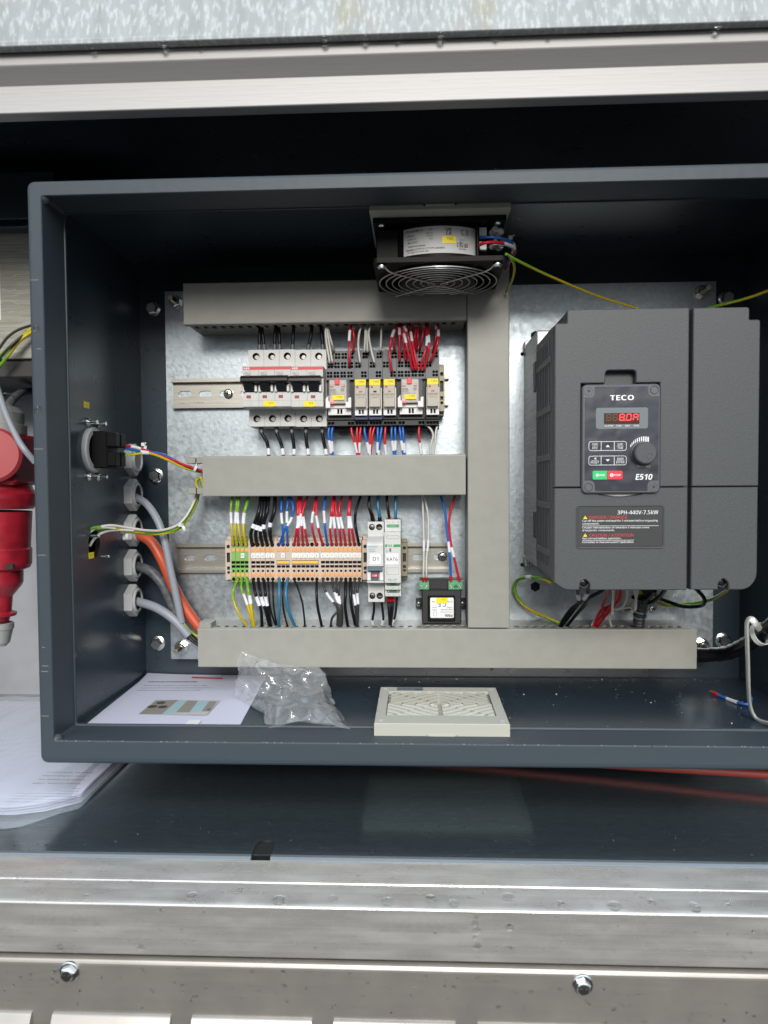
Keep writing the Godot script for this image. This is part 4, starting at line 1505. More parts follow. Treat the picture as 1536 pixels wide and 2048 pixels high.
func make_transformer() -> void:
	var o := thing("control_transformer", "small black encapsulated transformer with upside down PMA label", "transformer", "", Vector3(28, -160, 0))
	part(o, "body", bx(5.3, 50.2, -160.2, -121.2, 0.5, 34, 1.0), M.black_soft)
	part(o, "raised_face", bx(11.8, 43.0, -156.8, -127.2, 33, 37, 1.2), M.black)
	part(o, "terminal_shelf", bx(3.0, 51.6, -123.5, -110.6, 0.5, 22, 0.6), M.black_soft)
	for q in [[-1.6, 6.0], [49.6, 57.0]]:
		var b := B.new()
		b.prism(soft([q[0], -134.6, 1.5, q[1], -134.6, 1.5, q[1], -147.6, 2, q[0], -147.6, 2.5]), 0.5, 8, 0.5)
		part(o, "mounting_ear", b, M.black_soft)
	screw(o, Vector3(1.6, -141, 8), Vector3(0, 0, 1), 3.2, M.zinc, "ear_screw")
	screw(o, Vector3(53.0, -141, 8), Vector3(0, 0, 1), 3.2, M.zinc, "ear_screw")
	var b := B.new()
	b.prism(rr(14.6, 41.3, -152.6, -129.4, 1.5), 36.9, 37.3, 0.0)
	var lab := part(o, "rating_label", b, M.label_white)
	var up := Vector3(0, 0, 180)
	txt(lab, "PMA", 31.0, 39.8, -151.4, -148.2, 37.5, M.ink, true, up)
	txt(lab, "CHG 2707/0003", 26.4, 39.8, -146.6, -145.2, 37.5, M.ink_grey, false, up)
	txt(lab, "BV30 PRI/400V", 26.4, 39.8, -143.8, -142.4, 37.5, M.ink, false, up)
	txt(lab, "LV8167", 33.4, 39.8, -141.2, -139.8, 37.5, M.ink, false, up)
	txt(lab, "T40/E", 16.4, 22.6, -144.2, -142.8, 37.5, M.ink_grey, false, up)
	txt(lab, "50/60", 17.0, 22.0, -141.4, -140.0, 37.5, M.ink_grey, false, up)
	txt(lab, "C E", 23.6, 32.4, -139.8, -134.0, 37.5, M.ink, false, up)
	txt(lab, "230  24 0", 16.8, 40.0, -134.6, -133.2, 37.5, M.ink, false, up)
	b = B.new()
	var lp := PackedVector3Array()
	for p in rr(18.4, 21.8, -150.6, -145.6, 1.4):
		lp.append(Vector3(p.x, p.y, 37.3))
	lp.append(lp[0])
	b.tube(lp, 0.2, 4, 0, false)
	part(lab, "winding_symbol", b, M.ink_grey)
	var yt := part(o, "yellow_tag", bx(21.4, 34.6, -135.8, -129.4, 37.4, 37.8), M.yellow)
	txt(yt, "11T0", 26.4, 32.0, -132.6, -130.6, 37.9, M.ink_brown)
	for q in [[1.8, 13.4, [5.0, 10.2], -1.0], [35.8, 52.4, [39.4, 44.2, 49.2], 44.2]]:
		b = B.new()
		b.box(q[0], q[1], -121.2, -111.4, 20, 29.5, 0.4)
		var g := part(o, "green_terminal", b, M.green_plastic)
		for x in q[2]:
			var s := B.new()
			s.lathe([Vector2(2.1, 0.0), Vector2(2.1, 0.5), Vector2(1.6, 0.5), Vector2(1.5, 0.1), Vector2(0, 0.1)], Vector3(x, -117.4, 29.5), Vector3(0, 0, 1), 14)
			s.box(x - 1.3, x + 1.3, -117.7, -117.1, 29.5, 30.2)
			part(g, "clamp_screw", s, M.green_dark if absf(x - q[3]) < 0.1 else M.zinc)


func small_modules() -> void:
	# breaker tagged D1
	var o := thing("miniature_breaker", "slim white breaker tagged D1 with blue grey toggle and red ON band", "circuit breaker", "", Vector3(-46.6, -133, 0))
	var b := B.new()
	var dark := B.new()
	b.box(-55.6, -37.4, -111, -64, 6, 44.4)
	for q in [[-55.6, -47.0, -54.4, -47.6], [-47.0, -37.4, -46.4, -39.0]]:
		for y0 in [[-64, -42, -51.6, -44.4], [-133, -111, -129.8, -122.4]]:
			dark = B.new()
			b.holed(q[0], q[1], y0[0], y0[1], 6, 45, [[y0[2], y0[3], [[q[2], q[3], "c"]]]], 6.0, dark)
			part(o, "screw_well", dark, M.black_soft)
	b.prism(soft([44, -58.2, 0, 56, -60, 1, 64, -63.5, 2, 66, -66, 1, 66, -90, 0, 62, -90.4, 0, 62, -106, 0, 66, -106.4, 0.5, 66, -108.6, 1, 60, -110, 1, 44, -112, 0]), -55.4, -37.2, 0.0, "x")
	part(o, "breaker_body", b, M.breaker)
	for q in [[-51.0, -48.0], [-51.0, -126.1]]:
		screw(o, Vector3(q[0], q[1], 40.5), Vector3(0, 0, 1), 3.0, M.aged_zinc, "terminal_screw")
	for q in [[-42.7, -48.4], [-42.7, -126.6]]:
		part(o, "terminal_screw", bx(q[0] - 1.6, q[0] + 2.4, q[1] - 1.4, q[1] - 0.2, 39.2, 41), M.aged_zinc)
	part(o, "paper_tag", bx(-52.2, -40.2, -88, -76.2, 65.6, 66.3), M.label_white)
	txt(o, "D1", -48.8, -42.8, -84.0, -79.8, 66.5, M.ink)
	txt(o, "SIEMENS", -54.2, -43.6, -69.4, -67.6, 66.2, M.ink_teal, true)
	txt(o, "5SY6101-7", -54.2, -46.0, -72.0, -70.8, 66.2, M.ink_grey)
	txt(o, "~230/400", -54.2, -46.0, -74.2, -73.0, 66.2, M.ink_grey)
	b = B.new()
	b.prism(soft([62, -90.2, 0, 72, -90.8, 1.5, 74, -94, 1, 68, -95.6, 0.5, 62, -95.6, 0]), -54.4, -38.2, 0.0, "x")
	part(o, "toggle", b, M.toggle_blue)
	b = B.new()
	b.prism(soft([60, -95.4, 0, 68, -95.4, 0, 66.5, -105.6, 0, 60, -105.8, 0]), -50.8, -42.8, 0.0, "x")
	var st := part(o, "toggle_stem", b, M.toggle_blue)
	part(st, "on_band", bx(-50.9, -42.7, -102.0, -98.2, 64, 68.3, 0.2), M.toggle_red)
	txt(st, "1 ON", -49.4, -44.6, -101.2, -99.2, 68.5, M.ink_white, true)
	for x in [-55.3, -41.6]:
		part(o, "toggle_guard", bx(x, x + 4.2, -106, -96, 61, 67.5, 0.6), M.white_plastic)
	# relay tagged KAT6
	o = thing("monitoring_relay", "slim white relay tagged KAT6 with green logo stripe and PK-2P print", "relay", "", Vector3(-27.4, -126.4, 0))
	b = B.new()
	b.box(-36.4, -18.3, -126.4, -39.4, 6, 44)
	b.prism(soft([43, -39.4, 0, 48, -39.4, 0.8, 48, -52.4, 0, 60, -53.0, 0.8, 60, -109.6, 0.8, 52, -110.4, 0, 52, -118.2, 0.5, 48, -118.4, 0, 48, -126.4, 0.8, 43, -126.4, 0]), -36.4, -18.3, 0.0, "x")
	part(o, "relay_body", b, M.breaker)
	for q in [[-48.4, -44.8, 48.0], [-113.8, -110.6, 52.0], [-122.2, -119.0, 48.0]]:
		b = B.new()
		b.prism(rr(-34.4, -19.8, q[0], q[1], 1.6), q[2] - 1.0, q[2] + 0.25, 0.0)
		var g := part(o, "green_terminal", b, M.green_plastic if q[0] > -60.0 else M.green_dark)
		for x in [-32.0, -22.4]:
			var s := B.new()
			s.lathe([Vector2(1.6, 0), Vector2(1.3, 0.4), Vector2(0, 0.4)], Vector3(x, (q[0] + q[1]) / 2, q[2] + 0.2), Vector3(0, 0, 1), 10)
			s.box(x - 1.2, x + 1.2, (q[0] + q[1]) / 2 - 0.25, (q[0] + q[1]) / 2 + 0.25, q[2] + 0.5, q[2] + 0.75)
			part(g, "clamp_screw", s, M.zinc)
	b = B.new()
	var lp := PackedVector3Array()
	for p in rr(-34.2, -20.0, -60.2, -56.8, 1.6):
		lp.append(Vector3(p.x, p.y, 60.0))
	lp.append(lp[0])
	b.tube(lp, 0.2, 4, 0, false)
	var lq := PackedVector3Array()
	for p in rr(-34.1, -20.6, -100.0, -92.4, 0.3, 1):
		lq.append(Vector3(p.x, p.y, 60.0))
	lq.append(lq[0])
	b.tube(lq, 0.16, 4, 0, false)
	part(o, "moulded_outline", b, M.breaker_line)
	b = B.new()
	b.prism(PackedVector2Array([Vector2(-26.8, -69.4), Vector2(-18.6, -69.4), Vector2(-18.6, -66.4), Vector2(-25.6, -66.4)]), 59.9, 60.2)
	b.prism(PackedVector2Array([Vector2(-35.6, -69.4), Vector2(-33.6, -69.4), Vector2(-33.0, -66.4), Vector2(-35.4, -66.4)]), 59.9, 60.2)
	part(o, "logo_stripe", b, M.green_print)
	txt(o, "F&F", -32.4, -27.6, -69.2, -66.6, 60.3, M.green_print, true)
	txt(o, "U", -34.2, -32.6, -75.0, -72.8, 60.25, M.ink_grey)
	part(o, "indicator_window", bx(-30.8, -28.8, -74.6, -70.8, 59.8, 60.3), M.toggle_blue)
	part(o, "paper_tag", bx(-35.0, -20.8, -88.8, -76.8, 59.7, 60.4), M.label_white)
	txt(o, "KAT6", -33.6, -21.6, -84.8, -81.0, 60.6, M.ink)
	txt(o, "PK-2P", -32.2, -22.8, -107.4, -104.8, 60.25, M.ink_grey)
	for q in [["1", -34.0, -42.8], ["2", -27.8, -42.8], ["3", -21.4, -42.8], ["7", -34.0, -116.8], ["8", -27.8, -116.8], ["9", -21.4, -116.8], ["10", -33.4, -125.4], ["11", -27.6, -125.4], ["12", -21.6, -125.4]]:
		txt(o, q[0], q[1], q[1] + 0.8 * q[0].length(), q[2], q[2] + 1.7, 48.3 if q[2] > -60 or q[2] < -120 else 52.3, M.ink_grey)


# ---------------------------------------------------------------- enclosure and housing
func sweep_frame(b: B, o: Rect2, i: Rect2, prof: Array, rad: float) -> void:
	# prof: [share from outer to inner rectangle, z]; swept round the rounded rectangle
	var loops := []
	for q in prof:
		var t: float = q[0]
		var x0 := lerpf(o.position.x, i.position.x, t)
		var x1 := lerpf(o.end.x, i.end.x, t)
		var y0 := lerpf(o.position.y, i.position.y, t)
		var y1 := lerpf(o.end.y, i.end.y, t)
		var l := PackedVector3Array()
		for p in rr(x0, x1, y0, y1, maxf(rad * (1.0 - t * 0.6), 0.2), 5):
			l.append(Vector3(p.x, p.y, q[1]))
		loops.append(l)
	for k in loops.size() - 1:
		for j in loops[k].size():
			var j2: int = (j + 1) % loops[k].size()
			var q := [loops[k][j], loops[k][j2], loops[k + 1][j2], loops[k + 1][j]]
			var c := Vector3((o.position.x + o.end.x) / 2, (o.position.y + o.end.y) / 2, 0)
			var mid: Vector3 = (q[0] + q[2]) / 2.0
			var dz: float = prof[k + 1][1] - prof[k][1]
			var dt: float = prof[k + 1][0] - prof[k][0]
			var e := Vector3(mid.x - c.x, mid.y - c.y, 0).normalized()
			b.poly(q, e * dz + Vector3(0, 0, dt * 10.0))


func make_enclosure() -> void:
	var o := thing("metal_enclosure", "open anthracite painted steel enclosure with folded front rim around the electrics", "enclosure", "", Vector3(24, -252, 100))
	var b := bx(-344, 392, -252, 270.5, -26, -22)
	part(o, "back_wall", b, M.paint)
	b = B.new()
	var dark := B.new()
	b.grid(-22, 222, -236, 266, -338, [[-75, -45, [[105, 133, "c"]]]], 5.0, "x", 1.0, dark)
	b.box(-344, -343, -252, 270.5, -22, 222)
	var lw := part(o, "side_wall", b, M.paint)
	part(lw, "wall_opening", dark, M.hole)
	part(o, "side_wall", bx(386, 392, -252, 270.5, -22, 222), M.paint)
	part(o, "top_wall", bx(-338, 386, 266, 270.5, -22, 222), M.paint)
	part(o, "floor_sheet", bx(-338, 386, -252, -236, -22, 222), M.paint)
	# seam lines where the back wall meets the floor and the sides
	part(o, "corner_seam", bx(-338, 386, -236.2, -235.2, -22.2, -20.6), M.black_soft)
	b = B.new()
	sweep_frame(b, Rect2(-344.3, -252.3, 736.6, 523.1), Rect2(-330.5, -230.5, 709.5, 487.5), [[0.0, 205.0], [0.0, 224.5], [0.05, 226.6], [0.13, 227.9], [0.26, 228.4], [0.95, 228.4], [1.0, 227.6], [1.0, 187.0], [1.07, 186.6], [1.09, 185.4], [1.05, 184.6], [0.86, 184.6], [0.86, 222.0]], 6.5)
	part(o, "front_rim", b, M.paint_rim)
	# weld spots in the rim corners
	for q in [[-329.0, -229.5], [-329.5, 255.5]]:
		b = B.new()
		b.lathe([Vector2(4.5, 0), Vector2(3.6, 1.4), Vector2(1.6, 2.2), Vector2(0, 2.4)], Vector3(q[0], q[1], 224.5), Vector3(0.5, 0.5 if q[1] < 0 else -0.5, 0.6), 10)
		part(o, "weld_spot", b, M.paint_rim)
	# chipped paint along the rim
	b = B.new()
	for k in 60:
		var x := rng.randf_range(-330, 380)
		var s := rng.randf_range(0.3, 1.6)
		b.box(x, x + s, -231.1, -230.2, 227.6, 228.55)
	for k in 14:
		var y := rng.randf_range(-220, 240)
		b.box(-339 + rng.randf_range(-4, 4), -338.4 + rng.randf_range(-3, 5), y, y + 0.6, 227.9, 228.5)
	for k in 34:
		var x := rng.randf_range(20, 380)
		var z := rng.randf_range(195, 224)
		b.box(x, x + rng.randf_range(0.5, 4.0), 257.6, 258.1, z, z + 0.35)
	part(o, "chipped_edge", b, M.ink_grey, "stuff")
	# small black spots where blind rivets sit
	for q in [[-299, 60.0], [-130, 250.0], [205, 250.5], [-60, -222.0], [90, -226.0]]:
		b = B.new()
		b.lathe([Vector2(1.7, 0), Vector2(1.5, 0.6), Vector2(0, 0.8)], Vector3(q[0] - (20 if q[1] == 60.0 else 0), q[1], -22), Vector3(0, 0, 1), 10)
		part(o, "rivet", b, M.black_soft)


func make_hood() -> void:
	var o := thing("exhaust_hood", "beige exhaust filter under the enclosure, mirrored in the shelf", "exhaust filter", "", Vector3(27, -263, 132))
	part(o, "hood_frame", bx(-54, 108, -262, -252.2, 74, 190, 2.0), M.filter)
	for k in 8:
		part(o, "slat", bx(-44, 98, -264, -262.1, 84 + k * 12.5, 90 + k * 12.5, 0.6), M.filter)


func make_plate() -> void:
	var o := thing("mounting_plate", "bright galvanised mounting plate behind the electrics with hexagonal holes", "mounting plate", "", Vector3(23, -210, -2))
	var b := B.new()
	var dark := B.new()
	b.grid(-299, 346, -210, 231.5, 0, [[-128.2, -115.8, [[133.4, 145.6, "h"]]], [-98.3, -93.7, [[121.8, 126.4, "c"]]], [149.2, 153.6, [[121.7, 126.1, "c"]]], [166.0, 178.2, [[133.2, 145.4, "h"]]]], 2.0, "z", 1.0, dark)
	for q in [[-299, 346, -210, -210], [-299, 346, 231.5, 231.5]]:
		b.poly([Vector3(q[0], q[2], 0), Vector3(q[1], q[2], 0), Vector3(q[1], q[2], -2), Vector3(q[0], q[2], -2)], Vector3(0, signf(q[2]), 0))
	for x in [-299, 346]:
		b.poly([Vector3(x, -210, 0), Vector3(x, 231.5, 0), Vector3(x, 231.5, -2), Vector3(x, -210, -2)], Vector3(signf(x), 0, 0))
	b.poly([Vector3(-299, -210, -2.1), Vector3(346, -210, -2.1), Vector3(346, 231.5, -2.1), Vector3(-299, 231.5, -2.1)], Vector3(0, 0, -1))
	part(o, "plate_sheet", b, M.galvanised)
	for q in [[133, 146, -129, -115], [121, 127, -99, -93], [121, 127, 149, 154], [133, 146, 165, 179]]:
		var h := B.new()
		for k in range(0, dark.v.size(), 3):
			if Rect2(q[0], q[2], q[1] - q[0], q[3] - q[2]).has_point(Vector2(dark.v[k].x, dark.v[k].y)):
				h.t3(dark.v[k], dark.v[k + 1], dark.v[k + 2], dark.n[k], dark.n[k + 1], dark.n[k + 2])
		part(o, "punched_hole", h, M.hole)


func surface(b: B, nu: int, nv: int, flat: bool, f: Callable) -> void:
	var p := []
	for i in nu + 1:
		var row := []
		for j in nv + 1:
			row.append(f.call(i * 1.0 / nu, j * 1.0 / nv))
		p.append(row)
	var nn := []
	for i in nu + 1:
		var row := []
		for j in nv + 1:
			var du: Vector3 = p[mini(i + 1, nu)][j] - p[maxi(i - 1, 0)][j]
			var dv: Vector3 = p[i][mini(j + 1, nv)] - p[i][maxi(j - 1, 0)]
			row.append(du.cross(dv).normalized())
		nn.append(row)
	for i in nu:
		for j in nv:
			if flat:
				b.poly([p[i][j], p[i + 1][j], p[i + 1][j + 1]], nn[i][j])
				b.poly([p[i][j], p[i + 1][j + 1], p[i][j + 1]], nn[i][j])
			else:
				b.t3(p[i][j], p[i + 1][j], p[i + 1][j + 1], nn[i][j], nn[i + 1][j], nn[i + 1][j + 1])
				b.t3(p[i][j], p[i + 1][j + 1], p[i][j + 1], nn[i][j], nn[i + 1][j + 1], nn[i][j + 1])


func make_housing() -> void:
	# shelf with a rolled front edge and a cable notch
	var o := thing("galvanised_shelf", "dark reflecting galvanised shelf sheet under the enclosure with rolled front edge", "shelf", "", Vector3(0, -300, 90))
	var b := B.new()
	b.grid(-760, 620, -132, 308, -292, [[285, 308, [[-132.2, -116.6, "r"]]]], 1.2, "y", 1.0, null, false)
	for s in [-1.0, 1.0]:
		var q := []
		for k in 6:
			q.append(Vector3(-124.4 + s * 7.8 * cos(k * PI / 10), -292.0, 294.0 - 9.0 * sin(k * PI / 10)))
		for k in 5:
			b.poly([q[k], q[k + 1], Vector3(-124.4 + s * 7.8, -292.0, 285.0)], Vector3(0, 1, 0))
	part(o, "shelf_sheet", b, M.shelf)
	var e := B.new()
	var prof := [-292.0, 308.0, -292.5, 310.6, -293.8, 312.7, -295.9, 314.3, -298.5, 314.8, -310.0, 314.8]
	for s in [[-760.0, -132.2], [-116.6, 620.0]]:
		for k in 5:
			e.poly([Vector3(s[0], prof[k * 2], prof[k * 2 + 1]), Vector3(s[1], prof[k * 2], prof[k * 2 + 1]), Vector3(s[1], prof[k * 2 + 2], prof[k * 2 + 3]), Vector3(s[0], prof[k * 2 + 2], prof[k * 2 + 3])], Vector3(0, 1, 1))
	part(o, "rolled_edge", e, M.edge_zinc)
	b = B.new()
	b.box(-132.1, -116.7, -330, -293.0, 285.1, 307.8)
	b.box(-132.1, -116.7, -330, -299.0, 307.8, 316.5)
	part(o, "cable_notch", b, M.hole)
	# lower aluminium profile
	o = thing("aluminium_profile", "wet extruded aluminium profile running along the front below the shelf", "profile", "", Vector3(0, -329, 350))
	b = B.new()
	b.prism(soft([322, -300, 0, 322, -326, 0, 378, -328.2, 0.8, 380, -328.2, 0.8, 380, -292.2, 1.0, 377, -291.0, 1.0, 359.4, -286.9, 0.2, 358.8, -287.6, 0.2, 358.2, -286.6, 0.2, 338, -281.9, 0.8, 336.4, -281.9, 0.6, 336, -283, 0.4, 336, -300, 0]), -760, 620, 0.0, "x")
	part(o, "profile_bar", b, M.aluminium)
	# stainless front panel with louvres
	o = thing("louvred_panel", "rain spotted stainless front panel with a row of louvres at the bottom", "panel", "", Vector3(0, -520, 374))
	b = B.new()
	b.prism(soft([371, -520, 0, 376, -520, 0, 376, -336.5, 3.2, 371, -333.2, 2.6]), -760, 620, 0.0, "x")
	part(o, "panel_sheet", b, M.stainless)
	for k in 12:
		var x0 := -561.0 + k * 100.2
		b = B.new()
		b.prism(soft([376, -373.6, 0, 378, -374.2, 1, 386, -389, 1, 385.4, -390.2, 0, 376, -389, 0]), x0, x0 + 85, 0.0, "x")
		part(o, "louvre", b, M.stainless)
	for q in [[-247.7, -343.6, "cross head screw at the left of the stainless panel"], [112.2, -344.5, "cross head screw right of centre on the stainless panel"]]:
		var s := thing("panel_screw", q[2], "screw", "cross head screws on the stainless panel", Vector3(q[0], q[1] - 8, 376))
		b = B.new()
		b.lathe([Vector2(7.2, 376.1), Vector2(7.2, 377.2), Vector2(6.6, 377.8), Vector2(0, 377.8)], Vector3(q[0], q[1], 0), Vector3(0, 0, 1), 24)
		part(s, "washer", b, M.zinc)
		b = B.new()
		b.prism(hexagon(5.6, Vector2(q[0] - 0.3, q[1] - 0.6), 0.3), 377.6, 380.4, 0.8)
		b.lathe([Vector2(4.4, 380.4), Vector2(3.8, 381.2), Vector2(0, 381.4)], Vector3(q[0] - 0.3, q[1] - 0.6, 0), Vector3(0, 0, 1), 16)
		part(s, "screw_head", b, M.zinc)
		b = B.new()
		b.box(q[0] - 3.2, q[0] + 2.6, q[1] - 1.2, q[1], 380, 381.55)
		b.box(q[0] - 0.9, q[0] + 0.3, q[1] - 3.5, q[1] + 2.3, 380, 381.58)
		part(s, "cross_recess", b, M.black_soft)
	# upper profile and lid
	o = thing("aluminium_profile", "bright aluminium profile across the top of the opening, dry underneath", "profile", "", Vector3(0, 323, 240))
	b = B.new()
	b.prism(soft([225, 323.6, 0, 239, 323.0, 0.8, 240, 323.8, 0.6, 240, 346.2, 0.6, 251.4, 356.6, 0.6, 252, 357.6, 0.6, 252, 385, 0, 225, 385, 0]), -760, 620, 0.0, "x")
	part(o, "profile_bar", b, M.aluminium_dull)
	o = thing("raised_lid", "weathered galvanised lid edge above the opening with hanging water drops", "lid", "", Vector3(0, 366, 255))
	b = B.new()
	b.prism(soft([254, 366.6, 0, 261, 366.6, 0.8, 262, 367.4, 0.6, 262, 371.0, 0.8, 260.8, 372.2, 0.6, 236, 500, 0, 230, 500, 0, 254, 372.2, 0]), -760, 620, 0.0, "x")
	part(o, "lid_sheet", b, M.galvanised_lid)
	# the dark inside of the compartment behind and beside the enclosure
	var s2 := solo("compartment_ceiling", bx(-760, 620, 385, 391, -130, 250), M.paint, "dark painted ceiling sheet of the machine compartment above the enclosure", "ceiling", "", "structure")
	s2.remove_meta("category")
	o = thing("compartment_wall", "light galvanised rear wall of the machine compartment beside the enclosure", "wall", "", Vector3(0, -292, -132))
	part(o, "wall_sheet", bx(-760, 620, -292, 385, -140, -131), M.wall_sheet)
	part(o, "end_sheet", bx(-764, -760, -292, 385, -140, 224), M.paint)
	part(o, "end_sheet", bx(620, 624, -292, 385, -140, 224), M.paint)
	o = thing("dark_cover", "dark painted cover plate with a clear flap at upper left behind the enclosure", "cover", "", Vector3(-580, 297, 40))
	part(o, "cover_sheet", bx(-755, -356, 297, 345, 22, 40, 1.0), M.paint)
	part(o, "cover_flap", bx(-755, -402, 299, 350, 58, 60, 0.3), M.paint)
	# sheet metal box with the transformer label
	o = thing("sheet_metal_box", "dull sheet metal box at left with a white SEC 230 V label", "box", "", Vector3(-550, 129, -50))
	part(o, "box_sheet", bx(-755, -352, 151, 322, -118, 20, 1.0), M.box_sheet)
	part(o, "grey_strip", bx(-755, -352, 129, 150, -118, 17, 2.0), M.shrink)
	var lab := part(o, "rating_label", bx(-560, -488, 197, 276, 20, 20.5), M.label_white)
	txt(lab, "SEC   230 V", -508, -482, 209, 212, 20.7, M.ink_grey, false, Vector3(0, 0, 90))
	txt(lab, "1000 V", -503.6, -486.4, 262.6, 265.4, 20.7, M.ink_grey, false, Vector3(0, 0, 90))
	b = B.new()
	b.box(-499.4, -499.0, 232, 252, 20.5, 20.7)
	b.box(-492.4, -492.0, 232, 252, 20.5, 20.7)
	for y in [232.0, 239.0, 252.0]:
		b.box(-499.4, -492.0, y, y + 0.45, 20.5, 20.75)
	part(lab, "coil_symbol", b, M.ink)
	o = thing("hex_nut", "zinc nut and stud on the galvanised wall above the red plug", "nut", "", Vector3(-568, 138, -130))
	b = B.new()
	b.prism(hexagon(10, Vector2(-566, 138), 0.3), -131, -121, 1.0)
	part(o, "nut", b, M.zinc)
	b = B.new()
	b.lathe([Vector2(14, -130.8), Vector2(14, -128.6), Vector2(0, -128.6)], Vector3(-566, 138, 0), Vector3(0, 0, 1), 20)
	b.lathe([Vector2(5.4, -122), Vector2(5.4, -114), Vector2(0, -114)], Vector3(-566, 138, 0), Vector3(0, 0, 1), 14)
	part(o, "washer", b, M.zinc)


func make_plug() -> void:
	var o := thing("red_plug_coupling", "red industrial power plug and socket with grey cable nuts at far left", "plug", "", Vector3(-470, -190, 60))
	var at := Vector3(-471, 0, 60)
	var up := Vector3(0.03, 1, 0)
	var b := B.new()
	b.lathe([Vector2(0, 100), Vector2(17, 99), Vector2(22, 96), Vector2(27.5, 94), Vector2(27.5, 74), Vector2(28.5, 72), Vector2(28.5, 58), Vector2(20, 57)].map(func(p): return p), at, -up, 12)
	b = B.new()
	b.lathe([Vector2(25, 57), Vector2(27.5, 60), Vector2(27.5, 70), Vector2(24.5, 71), Vector2(24.5, 84), Vector2(19, 90), Vector2(10, 93)], at, up, 10)
	part(o, "cable_nut", b, M.gland_dark)
	b = B.new()
	b.box(-500, -437, 2, 58, 30, 92, 4)
	b.lathe([Vector2(34, -24), Vector2(37, -20), Vector2(38.5, -12), Vector2(38.5, -7), Vector2(34, -2), Vector2(31, 8), Vector2(31, 20)], at, up, 32)
	part(o, "socket_body", b, M.plug_red)
	b = B.new()
	b.lathe([Vector2(0, -153), Vector2(9, -153), Vector2(11, -147), Vector2(17, -146), Vector2(17.5, -143), Vector2(12, -141), Vector2(13, -124), Vector2(22, -112), Vector2(24, -108), Vector2(24, -94), Vector2(31, -91), Vector2(33, -86), Vector2(33, -70), Vector2(31.5, -68), Vector2(32.5, -40), Vector2(33, -27)], at, up, 32)
	part(o, "plug_body", b, M.plug_red)
	b = B.new()
	b.lathe([Vector2(28, 0), Vector2(30, 3), Vector2(30, 6), Vector2(27, 9), Vector2(0, 10)], Vector3(-457, 34, 95), Vector3(0.25, 0.12, 1), 32)
	part(o, "hinged_lid", b, M.plug_lid)
	b = B.new()
	var nut := []
	for q in [[12.5, -154.0], [14.5, -155.0], [14.5, -161.0], [13.4, -162.5], [10.4, -177.0], [7.0, -181.0], [0.0, -181.0]]:
		nut.append(Vector2(q[0], q[1]))
	nut.reverse()
	b.lathe(nut, at, up, 12)
	part(o, "cable_nut", b, M.gland_dark)
	part(o, "latch_slot", bx(-449, -441, -90, -84, 88, 92, 0.5), M.black_soft)


